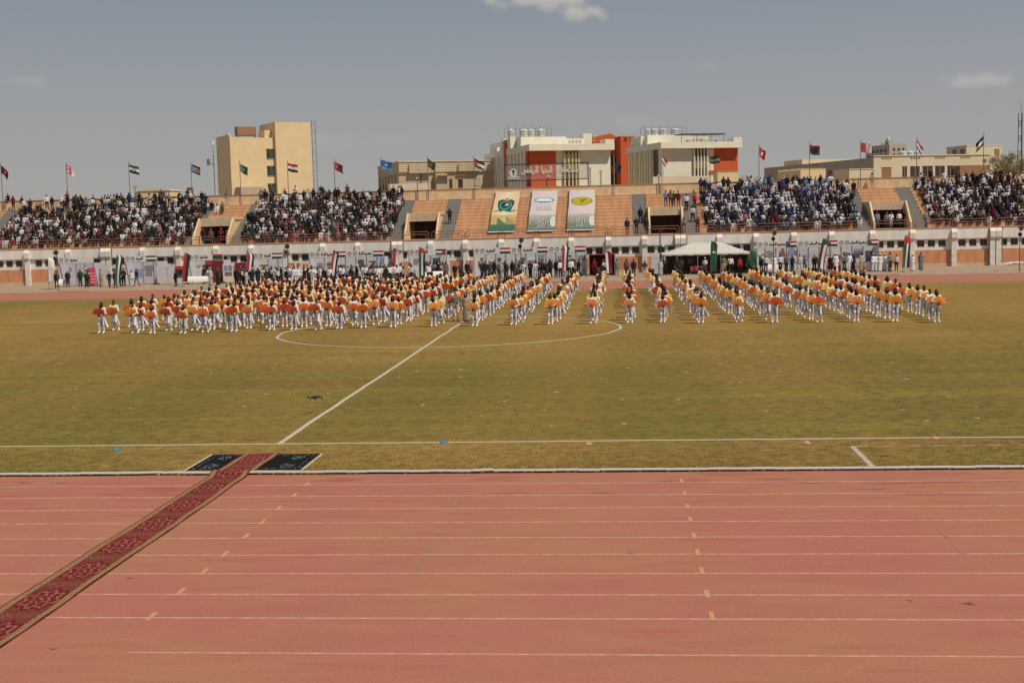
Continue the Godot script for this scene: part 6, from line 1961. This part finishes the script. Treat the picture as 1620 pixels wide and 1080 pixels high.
func make_dancers() -> void:
	var fronts := [[-19.76, -1.61], [-18.13, -1.31], [-16.53, -1.02], [-15.07, -0.5], [-14.05, -0.95], [-13.05, -3.0], [-12.1, -1.36], [-11.1, -3.4], [-10.17, -1.79], [-8.81, -1.6], [-7.55, -1.7], [-6.27, -1.84], [-4.95, -2.4], [-3.35, -2.5], [-1.25, -2.6], [1.0, -2.3], [3.33, -2.37], [5.42, -2.5], [7.6, -2.5], [9.7, -2.45], [11.6, -2.3], [13.5, -1.7], [15.6, -2.1], [17.3, -1.2], [19.5, -0.7], [21.65, -0.6], [23.45, -0.25], [25.6, 0.6]]
	var tops := [Color(0.70, 0.62, 0.44), Color(0.74, 0.56, 0.22), Color(0.70, 0.68, 0.66)]
	var bodies := []
	for k in 9:
		var hair: Color = [Color(0.013, 0.011, 0.011), Color(0.026, 0.016, 0.012), Color(0.010, 0.009, 0.012)][k % 3]
		var sk: Color = [Color(0.12, 0.064, 0.04), Color(0.17, 0.095, 0.06), Color(0.085, 0.046, 0.03)][(k + k / 3) % 3]
		bodies.append(dressed(NET["dance%d" % (k / 3)], outfit(sk, hair, tops[k % 3], Color(0.69, 0.68, 0.74), Color(0.72, 0.70, 0.66), tops[(k + 1) % 3])))
	var capes := []
	for c in [Color(0.76, 0.66, 0.42), Color(0.74, 0.54, 0.18), Color(0.72, 0.70, 0.66)]: capes.append(drape(72, 148, 0.10, 1.44, 0.24, 1.04, Vector3(0.05, 0.02, 0), 0.010, c))
	var skirts := []
	for w in [0.07, 0.14, 0.24, 0.0]: skirts.append(drape(68, 300, 0.135, 1.0, 0.20, 0.30 + w * 0.3, Vector3(w, w * 0.10, -0.05), 0.022, Color(0.62, 0.61, 0.68)))
	var fans := []
	for k in FANS.size(): fans.append(fan_mesh(k))
	var sticks := stick_mesh()
	rng.seed = 2024
	var spots := []
	for r in 19:
		for fi in fronts.size():
			var hole := rng.randf() < 0.025
			var p := Vector3(fronts[fi][0] + rng.randf_range(-0.16, 0.16), 0.012, fronts[fi][1] - 1.85 * r + rng.randf_range(-0.25, 0.25))
			if fronts[fi][0] < -2.0: p.x += rng.randf_range(-0.16, 0.16)
			var left: float = fronts[fi][0] < -2.0
			var pick := rng.randf()
			var kind := 1
			if left: kind = 0 if pick < 0.40 else (1 if pick < 0.78 else (2 if pick < 0.86 else (4 if pick < 0.94 else 5)))
			else: kind = 1 if pick < 0.28 else (2 if pick < 0.58 else (5 if pick < 0.82 else (3 if pick < 0.91 else 0)))
			var s := {p = p, kind = kind, body = rng.randi() % 9, cape = (1 if rng.randf() < 0.35 else (0 if rng.randf() < 0.7 else 2)), skirt = rng.randi() % 4, turn = rng.randf_range(-0.3, 0.3), size = rng.randf_range(0.92, 1.06), tilt = rng.randf_range(-0.28, 0.28), row = r, file = fi, lift = rng.randf_range(-0.08, 0.14), hole = hole}
			if r > 0 and hole: continue
			spots.append(s)
	# the first 300, nearest first, are each their own; the farther ones are one mass
	var crowd := {}
	var n := 0
	for s in spots:
		var k: int = s.file
		var where: String
		if k >= 15: where = "%s file from halfway line, tree side" % ordinal(k - 14)
		else: where = "%s file from halfway line, yellow-building side" % ordinal(15 - k)
		if n < 300:
			n += 1
			var t := thing("dancing_person", "dancer in white, %s from front, %s" % [ordinal(s.row + 1), where], "person", s.p, s.turn, "dancers in files on the pitch")
			t.scale = Vector3.ONE * s.size
			mi("body", bodies[s.body], M.figure, t)
			mi("cape", capes[s.cape], M.figure, t)
			mi("skirt", skirts[s.skirt], M.figure, t)
			var f := mi("hand_fan", fans[s.kind], M.fan_paper)
			f.transform = t.transform * Transform3D(Basis(Vector3.BACK, s.tilt) * Basis(Vector3.RIGHT, -0.12), Vector3(0, 0.985 + s.lift * 0.6, 0.325))
			tag(f, "%s fan, dancer %s from front, %s" % [FANS[s.kind][0], ordinal(s.row + 1), where], "fan", "fans held by the dancers")
			mi("sticks", sticks, M.fan_paper, f)
		else:
			var key := "%d/%d" % [s.body, s.kind]
			if not crowd.has(key): crowd[key] = []
			crowd[key].append(s)
	var mass := Node3D.new()
	mass.name = "dancer_crowd"
	add_child(mass)
	tag(mass, "farther rows of dancers in white with orange and yellow fans", "crowd")
	mass.set_meta("kind", "stuff")
	for key in crowd:
		var b := int(key.split("/")[0])
		var k := int(key.split("/")[1])
		var st := SurfaceTool.new()
		st.begin(Mesh.PRIMITIVE_TRIANGLES)
		st.append_from(bodies[b], 0, Transform3D.IDENTITY)
		st.append_from(capes[b % 3], 0, Transform3D.IDENTITY)
		st.append_from(skirts[b % 4], 0, Transform3D.IDENTITY)
		st.append_from(fans[k], 0, Transform3D(Basis(Vector3.RIGHT, -0.12), Vector3(0, 0.995, 0.325)))
		swarm(mass, "dancers", st.commit(), crowd[key].map(func(s): return Transform3D(Basis(Vector3.UP, s.turn).scaled(Vector3.ONE * s.size), s.p)))

func swarm(parent: Node, called: String, mesh: Mesh, at: Array) -> void:
	var mm := MultiMesh.new()
	mm.transform_format = MultiMesh.TRANSFORM_3D
	mm.mesh = mesh
	mm.instance_count = at.size()
	for i in at.size(): mm.set_instance_transform(i, at[i])
	var o := MultiMeshInstance3D.new()
	o.name = called
	o.multimesh = mm
	o.material_override = M.figure
	o.set_meta("kind", "stuff")
	parent.add_child(o, true)

# ---------------------------------------------------------------- spectators
func make_spectators() -> void:
	rng.seed = 808
	# block: from, to, share of seats taken, clothes with weights, words
	var dark := ["black", "black", "black", "black", "black", "blackwhite", "blackwhite", "blackwhite", "whiteblack", "whitecap", "white", "grey", "grey", "brown", "black", "black", "black", "blackwhite", "whitecap", "black", "white", "suit", "bluedark", "jeans", "vest", "black", "pink", "black"]
	var blues := ["blue", "whitecap", "bluedark", "white", "whitecap", "blue", "whitecap", "bluedark", "black", "blackwhite", "black", "bluedark", "whiteblack", "grey", "bluedark", "black", "blackwhite", "black", "blackwhite", "black", "blue", "bluesky", "navysuit", "white", "black", "whitecap", "blackwhite"]
	var mixed := ["whitecap", "whitecap", "black", "blackwhite", "black", "brown", "maroon", "grey", "white", "bluedark", "black", "black", "whiteblack", "black", "suit", "blackwhite", "vest", "black", "jeans", "whitecap"]
	var front := ["maroon", "black", "pink", "brown", "black", "black", "black", "grey", "white", "maroon", "black", "brown", "green", "blackwhite", "black", "whitecap", "black"]
	var blocks := [
		[-58.9, -37.1, 0.88, dark, "domed-hut block"],
		[-31.4, -15.2, 0.97, dark, "yellow-building block"],
		[17.4, 33.0, 0.97, blues, "blue-clad block"],
		[40.2, 53.5, 0.93, mixed, "olive-tree block"]]
	var mass := {}
	var singles := 0
	for b in blocks:
		for i in 12:
			var x: float = b[0] + rng.randf_range(0.1, 0.3)
			var seat := 0
			while x < b[1]:
				var gap := rng.randf_range(0.30, 0.42)
				x += gap
				seat += 1
				var take: float = b[2]
				if b[4] == "domed-hut block": take *= 0.6 + 0.4 * smoothstep(-57.0, -48.0, x) if i > 8 else 0.95
				if i == 0: take *= 0.97
				if rng.randf() > take: continue
				var list: Array = b[3]
				if i < 2 and rng.randf() < 0.6: list = front
				var cloth: String = list[rng.randi() % list.size()]
				var up := rng.randf() < (0.45 if i >= 10 else 0.12)
				var pose := "seat"
				if up: pose = ["stand", "stand_scarf", "phone", "clasp"][rng.randi() % 4]
				else: pose = ["seat", "seat_scarf", "seat_clap", "seat_scarf"][rng.randi() % 4]
				var skin := rng.randi() % 4
				var z := row_z(i) - 0.28
				var y := row_y(i) + 0.004
				if up:
					z = row_z(i) - 0.25
				var p := Vector3(x + rng.randf_range(-0.05, 0.05), y, z + rng.randf_range(-0.06, 0.10))
				var turn := rng.randf_range(-0.35, 0.35) + 0.12 * signf(-x)
				var size := rng.randf_range(0.86, 1.02)
				if not up: p.y -= 0.008
				if i < 3 and singles < 300:
					singles += 1
					var called := "standing_person" if up else "seated_person"
					person(called, pose, cloth, skin, p, turn, size, "%s person in %s, %s row, %s seat, %s" % ["standing" if up else "seated", CLOTHES[cloth][4], ordinal(i + 1), ordinal(seat), b[4]], "spectators in the lowest rows")
				else:
					var key := "%s/%s/%d" % [pose, cloth, skin % 2]
					if not mass.has(key): mass[key] = []
					mass[key].append(Transform3D(Basis(Vector3.UP, turn).scaled(Vector3.ONE * size), p))
	var m := Node3D.new()
	m.name = "spectator_crowd"
	add_child(m)
	tag(m, "packed crowd of spectators filling the upper terraces", "crowd")
	m.set_meta("kind", "stuff")
	for key in mass:
		var q: PackedStringArray = key.split("/")
		swarm(m, "spectators", person_mesh(q[0], q[1], int(q[2])), mass[key])
	# people apart from the blocks
	var st := func(x: float, y: float, z: float, pose: String, cloth: String, turn: float, label: String) -> void:
		person("standing_person", pose, cloth, rng.randi() % 4, Vector3(x, y, z), turn, rng.randf_range(0.97, 1.04), label, "people standing about the stand")
	var G := 3.964
	st.call(-8.95, stair_y(-67.9), -67.9, "clasp", "black", 0.2, "guard in black standing on the empty grey stairs")
	st.call(9.8, G, -64.2, "stand", "bluedark", 0.0, "guard in navy at the rail before the empty terraces")
	st.call(10.75, G, -64.3, "clasp", "black", 0.0, "guard in black at the foot of the stairs by the central portal")
	st.call(11.75, G, -64.25, "stand", "suit", 0.1, "guard in a dark suit beside the central portal's wall")
	st.call(11.2, stair_y(-67.2), -67.2, "stand", "black", 0.0, "guard in black higher on the stairs by the central portal")
	st.call(15.2, 6.70, -68.6, "stand", "maroon", -0.1, "spectator in maroon on the central portal's roof")
	st.call(14.4, 6.70, -68.5, "stand_scarf", "brown", 0.2, "spectator in brown headscarf on the central portal's roof")
	st.call(13.9, 6.70, -68.7, "phone", "bluesky", 0.1, "spectator in pale blue on the central portal's roof")
	st.call(14.75, 6.70, -69.2, "phone", "black", 0.3, "spectator in black at the back of the central portal's roof")
	st.call(16.1, stair_y(-69.7), -69.7, "walk", "whiteblack", PI, "person in white shirt climbing the stairs beside the blue-clad block")
	st.call(16.6, stair_y(-67.0), -67.0, "walk", "whiteblack", 2.7, "lower of two people in white shirts on the stairs")
	st.call(17.0, stair_y(-70.3), -70.3, "stand", "red", 0.4, "person in a red top on the stairs at the blue-clad block")
	st.call(15.55, G, -64.25, "clasp", "grey", 0.0, "person in grey at the rail past the central portal")
	st.call(16.9, G, -64.1, "phone", "maroon", -0.4, "person in maroon at the foot of the blue-clad block's stairs")
	st.call(33.9, stair_y(-72.1), -72.1, "stand", "black", 0.0, "person in black high on the stairs past the blue-clad block")
	st.call(36.1, row_y(11) + 0.003, -73.6, "clasp", "beige", 0.0, "person in beige on the top row above the farther portal")
	st.call(39.6, G, -64.2, "walk", "grey", 0.5, "person in grey at the foot of the stairs by the olive tree's block")
	var i := 0
	for x in [35.3, 36.3, 36.8, 37.5, 37.9]:
		st.call(x, G + 0.002, -66.6 - 0.25 * (i % 3), ["stand", "stand_scarf", "phone", "walk", "clasp"][i], ["bluesky", "grey", "white", "whiteblack", "black"][i], 0.1 * i, "person in %s inside the farther portal" % CLOTHES[["bluesky", "grey", "white", "whiteblack", "black"][i]][4])
		i += 1
	i = 0
	for x in [-35.4, -34.6, -33.4, -32.7]:
		st.call(x, G + 0.002, -66.4 - 0.3 * (i % 2), ["stand", "stand_scarf", "clasp", "stand"][i], ["black", "brown", "maroon", "grey"][i], 0.1 * i, "person in %s inside the portal below the yellow building" % CLOTHES[["black", "brown", "maroon", "grey"][i]][4])
		i += 1
	# along the top of the back wall and the highest row
	var walls := [[-60.6, "black"], [-59.7, "maroon"], [-58.6, "suit"], [-53.6, "red"], [-52.3, "green"], [-47.0, "brown"], [-42.6, "black"], [-42.0, "grey"], [-40.2, "suit"], [-39.5, "black"], [-39.0, "whitecap"], [-34.8, "khaki"], [-24.2, "blackwhite"], [-23.8, "bluedark"], [-15.9, "black"], [-21.2, "brown"], [20.3, "black"], [25.3, "suit"], [42.3, "black"], [49.5, "black"], [43.6, "white"], [-27.1, "white"], [-30.9, "grey"]]
	i = 0
	for w in walls:
		i += 1
		var top: bool = i % 3 == 1 and w[0] != -15.9
		var at := Vector3(w[0], 9.302 if top else row_y(11) + 0.003, -74.22 if top else -73.5)
		var near: String = "by domed hut" if w[0] < -38 else ("by yellow building" if w[0] < -20 else ("beside the blue flag" if w[0] < 0 else ("by school" if w[0] < 30 else "by olive tree")))
		if top: person("seated_person", "seat_clap", w[1], i % 4, at, 0.1 * (i % 5 - 2), 1.0, "person in %s sitting on back wall %s, %s along" % [CLOTHES[w[1]][4], near, ordinal(i)], "people along the back wall")
		else: person("standing_person", ["stand", "phone", "clasp"][i % 3], w[1], i % 4, at, 0.15 * (i % 5 - 2), 1.0, "person in %s standing at back wall %s, %s along" % [CLOTHES[w[1]][4], near, ordinal(i)], "people along the back wall")
	# loose sitters on the half-empty step beside the portal
	i = 0
	for x in [-37.4, -36.9, -36.3, -35.5, -34.9]:
		i += 1
		person("seated_person", "seat_scarf" if i % 2 else "seat", ["black", "whitecap", "black", "white", "brown"][i - 1], i % 4, Vector3(x, row_y(10 if i < 4 else 9) - 0.002, row_z(10 if i < 4 else 9) - 0.28), 0.0, 1.0, "%s of five loose sitters above the portal, in %s" % [ordinal(i), CLOTHES[["black", "whitecap", "black", "white", "brown"][i - 1]][4]], "people standing about the stand")
	# umbrella over the blue block
	var u := thing("umbrella", "pale green sun umbrella at the edge of the blue-clad block", "umbrella", Vector3(32.4, row_y(6) + 0.4, -69.8), 0.3)
	u.rotation.z = -0.15
	post("shaft", M.steel_dark, u, Vector3.ZERO, 0.012, 0.75, -1.0, 6)
	var cs := SurfaceTool.new()
	cs.begin(Mesh.PRIMITIVE_TRIANGLES)
	for k in 8:
		var a := TAU * k / 8.0
		var b := TAU * (k + 1) / 8.0
		for r in 3:
			var r0 := 0.5 * r / 3.0
			var r1 := 0.5 * (r + 1) / 3.0
			quad(cs, Vector3(cos(a) * r0, 0.75 - r0 * r0 * 0.7, sin(a) * r0), Vector3(cos(a) * r1, 0.75 - r1 * r1 * 0.7, sin(a) * r1), Vector3(cos(b) * r1, 0.75 - r1 * r1 * 0.7, sin(b) * r1), Vector3(cos(b) * r0, 0.75 - r0 * r0 * 0.7, sin(b) * r0))
	cs.generate_normals()
	mat("umbrella_green", Color(0.30, 0.50, 0.40), 0.7)
	mi("canopy", cs.commit(), M.umbrella_green, u)

# ---------------------------------------------------------------- people on the pavement and the pitch
func make_bystanders() -> void:
	rng.seed = 99
	var g := "people on the pavement under the stand"
	var P := func(x: float, z: float, pose: String, cloth: String, turn: float, label: String) -> void:
		person("standing_person", pose, cloth, rng.randi() % 4, Vector3(x + rng.randf_range(-0.16, 0.16), 0.104, z - rng.randf_range(-0.25, 0.35)), turn + rng.randf_range(-0.5, 0.5), rng.randf_range(0.92, 1.07), label, g)
	# two people crossing the dancers' files
	person("standing_person", "phone", "khaki", 3, Vector3(-0.45, 0.016, -5.9), 0.15, 1.05, "person in drab jacket and pale trousers standing among the dancers", "two people among the dancers")
	person("standing_person", "robe_scarf", "beige", 1, Vector3(0.2, 0.016, -5.7), -0.3, 1.0, "person in a long beige robe standing among the dancers", "two people among the dancers")
	# by the lavender booths
	P.call(-46.5, -53.95, "stand", "black", 0.2, "person in black mostly hidden behind the plain white feather flag")
	P.call(-43.6, -54.9, "phone", "black", 0.3, "person in black filming beside the yellow costume")
	P.call(-46.4, -57.0, "stand", "blackwhite", 0.1, "person in black jacket and white headwear before the seated group's booth")
	for k in 6: P.call(-45.9 + 0.34 * k, -58.2 + 0.2 * (k % 2), ["stand", "stand_scarf", "robe", "stand_scarf", "clasp", "stand"][k], ["grey", "green", "thobe", "red", "whitecap", "black"][k], 0.2, "%s of six people crowded in the booth by the pink banner" % ordinal(k + 1))
	P.call(-42.7, -56.4, "robe", "beige", 0.0, "yellowish robed figure beside the white display boards")
	for k in 6: P.call(-41.4 + 0.55 * k, -55.0 - 0.3 * (k % 3), ["walk", "stand", "phone", "clasp", "stand", "walk"][k], ["black", "suit", "vest", "black", "white", "jeans"][k], 0.5 - 0.2 * k, "person in %s, %s of the group by the green feather flag" % [CLOTHES[["black", "suit", "vest", "black", "white", "jeans"][k]][4], ordinal(k + 1)])
	P.call(-33.9, -53.6, "stand", "black", 0.0, "person in black holding the red and black feather flag's pole")
	P.call(-32.3, -58.8, "phone", "white", 0.0, "person in white behind the white table of the curtained booth")
	P.call(-33.2, -58.9, "stand", "brown", 0.0, "person in brown behind the curtained booth's table")
	P.call(-30.95, -54.6, "robe", "stripe", 0.2, "person in a long grey robe before the curtained booth")
	P.call(-30.35, -55.0, "robe", "green", -0.1, "person in a dark green robe before the curtained booth")
	for k in 4: P.call(-28.9 + 0.5 * k, -55.8 - 0.3 * (k % 2), ["stand", "clasp", "stand_scarf", "walk"][k], ["black", "brown", "black", "blackwhite"][k], 0.1 * k, "%s of four dark-clad people by the dark red backdrop" % ordinal(k + 1))
	# the white-clad crowd behind the dancers
	var n := 0
	for k in 96:
		var x := -27.3 + 19.0 * k / 96.0 + rng.randf_range(-0.15, 0.15)
		if x > -13.9 and x < -12.2 and k % 2: continue
		if x > -11.0 and k % 3: continue
		n += 1
		var c: String = ["white", "white", "whiteblack", "whiteblack", "white", "black", "blackwhite", "vest"][rng.randi() % 8]
		var ps: String = ["stand", "stand_scarf", "walk", "clasp", "phone", "walk"][rng.randi() % 6]
		P.call(x, -50.9 - rng.randf_range(0.0, 4.2), ps, c, rng.randf_range(-0.9, 0.9), "young person in %s, %s along the white-clad crowd" % [CLOTHES[c][4], ordinal(n)])
	for k in 7: P.call(-15.7 + 0.45 * k, -56.2 - 0.35 * (k % 2), ["stand", "clasp", "stand_scarf", "stand", "phone", "stand", "walk"][k], ["black", "suit", "black", "green", "black", "greysuit", "black"][k], 0.3 - 0.1 * k, "%s of seven dark figures before the two-part booth" % ordinal(k + 1))
	P.call(-13.4, -55.0, "stand", "red", 0.2, "person in a red top at the half red feather flag")
	P.call(-12.6, -55.6, "stand", "maroon", -0.2, "person in maroon behind the half red feather flag")
	person("standing_person", "cloak", "grey", 1, Vector3(-11.3, 0.104, -56.3), 0.1, 1.0, "figure wrapped in a wide grey cloak between the feather flags", g)
	for k in 6: P.call(-10.3 + 0.36 * k, -58.9, ["stand_scarf", "stand", "clasp"][k % 3], ["maroon", "white", "grey", "black", "pink", "white"][k], 0.0, "%s of six people behind the red-triangle booth's table" % ordinal(k + 1))
	P.call(-7.7, -56.3, "robe_scarf", "greencamo", 0.2, "person in a mottled brown dress past the red-triangle booth")
	for k in 4: P.call(-6.9 + 0.5 * k, -56.0 - 0.3 * (k % 2), ["stand", "clasp", "stand", "stand"][k], ["suit", "greysuit", "suit", "pink"][k], 0.25 - 0.1 * k, "person in %s, %s in the group before the long booth's near end" % [CLOTHES[["suit", "greysuit", "suit", "pink"][k]][4], ordinal(k + 1)])
	# before the long booth
	var row := ["green", "greysuit", "suit", "suit", "greysuit", "navysuit", "suit", "whiteblack", "black", "white", "grey", "stripe", "black", "khaki", "greencamo", "black", "thobe", "navysuit", "whiteblack", "suit", "green", "black", "maroon", "whiteblack", "grey", "white", "suit", "black", "suit", "greysuit", "black", "whiteblack", "suit", "navysuit"]
	for k in row.size():
		var ps: String = "robe" if row[k] in ["thobe", "stripe"] else ["stand", "phone", "clasp", "stand", "walk", "stand_scarf"][rng.randi() % 6]
		P.call(-4.6 + 10.0 * float((k * 13) % row.size()) / row.size() + rng.randf_range(-0.08, 0.08), -56.1 - rng.randf_range(0.0, 1.2), ps, row[k], rng.randf_range(-0.8, 0.8), "person in %s, %s along before the long three-part booth" % [CLOTHES[row[k]][4], ordinal((k * 13) % row.size() + 1)])
	P.call(6.5, -57.6, "stand", "maroon", 0.3, "person in maroon at the maroon stall's near side")
	P.call(7.2, -58.9, "stand_scarf", "maroon", 0.0, "person in maroon behind the stall's green table")
	P.call(7.7, -57.3, "clasp", "whiteblack", -0.4, "person in white shirt beside the stall's green table")
	P.call(8.7, -56.9, "stand", "sage", 0.0, "person in sage green between stall and orange wall")
	P.call(9.75, -54.7, "robe_scarf", "brown", 0.4, "person in a brown dress before the bare orange wall")
	P.call(10.2, -54.6, "stand", "navysuit", -0.2, "person in a navy suit before the bare orange wall")
	P.call(10.45, -55.1, "stand", "suit", -0.4, "person in a dark suit just behind the navy suit")
	P.call(11.3, -53.0, "clasp", "navybeige", 0.1, "person in navy top and beige trousers before the orange wall")
	# round the tent
	P.call(12.75, -55.6, "robe_scarf", "stripe", 0.0, "person in a grey robe at the tent's near corner")
	P.call(13.4, -55.9, "clasp", "blackwhite", 0.2, "person in black with white headwear at the tent's edge")
	P.call(14.35, -55.2, "stand", "black", 0.3, "person in black standing before the tent")
	for k in 3: P.call(15.0 + 0.9 * k, -59.4, "stand", ["stripe", "grey", "green"][k], 0.0, "person in %s deep inside the tent" % CLOTHES[["stripe", "grey", "green"][k]][4])
	P.call(17.05, -56.9, "phone", "whitecap", -0.6, "person in a white cap by the tent's maroon table")
	P.call(18.9, -55.0, "stand", "khaki", 0.5, "person in drab jacket before the tent, beside the dark green flag")
	P.call(19.5, -55.3, "walk", "whiteblack", -0.4, "person in white shirt before the tent")
	P.call(20.5, -56.0, "stand", "red", 0.3, "person in a red top under the tent's edge")
	P.call(21.0, -54.6, "stand", "green", 0.0, "person in dark green before the tent's far corner")
	# before the photograph booth
	var rb := ["blackwhite", "whiteblack", "thobe", "whiteblack", "grey", "black", "white", "sage", "black", "brown", "whiteblack", "black", "thobe", "grey", "white"]
	for k in rb.size():
		P.call(22.6 + 0.58 * k + rng.randf_range(-0.15, 0.15), -55.6 - rng.randf_range(0.0, 1.4), "robe" if rb[k] == "thobe" else ["stand", "walk", "clasp", "phone"][rng.randi() % 4], rb[k], rng.randf_range(-0.7, 0.7), "person in %s, %s along before the photograph booth" % [CLOTHES[rb[k]][4], ordinal(k + 1)])
	P.call(31.0, -56.6, "robe_scarf", "black", 0.1, "person in a long black cloak at the photograph booth's far end")
	P.call(31.75, -56.0, "robe", "beige", 0.2, "person in beige beside the black cloaked figure")
	P.call(32.3, -55.2, "robe_scarf", "violet", 0.0, "person in violet over a white robe")
	for k in 5: P.call(32.75 + 0.36 * k, -55.0 - 0.3 * (k % 2), "robe", ["thobe", "white", "thobe", "thobe", "thobe"][k], 0.3 - 0.15 * k, "%s of five white-robed people in the robed group" % ordinal(k + 1))
	P.call(34.3, -54.4, "stand", "grey", 0.2, "person in grey top at the robed group's end")
	P.call(34.75, -55.2, "stand", "whiteblack", 0.0, "person in white shirt behind the red-tipped feather flag")
	P.call(36.2, -54.4, "robe", "thobe", -0.2, "person in a long white robe past the red-tipped feather flag")
	P.call(37.3, -55.9, "robe_scarf", "sage", -0.3, "lone person in a sage green robe before the orange wall")

func _ready() -> void:
	make_light()
	make_materials()
	make_ground()
	make_kerb()
	make_grass()
	make_stand()
	make_buildings()
	make_trees()
	make_sign()
	make_banners()
	make_flags()
	make_booths()
	make_feathers()
	make_carpets()
	make_small()
	make_figures()
	make_dancers()
	make_spectators()
	make_bystanders()
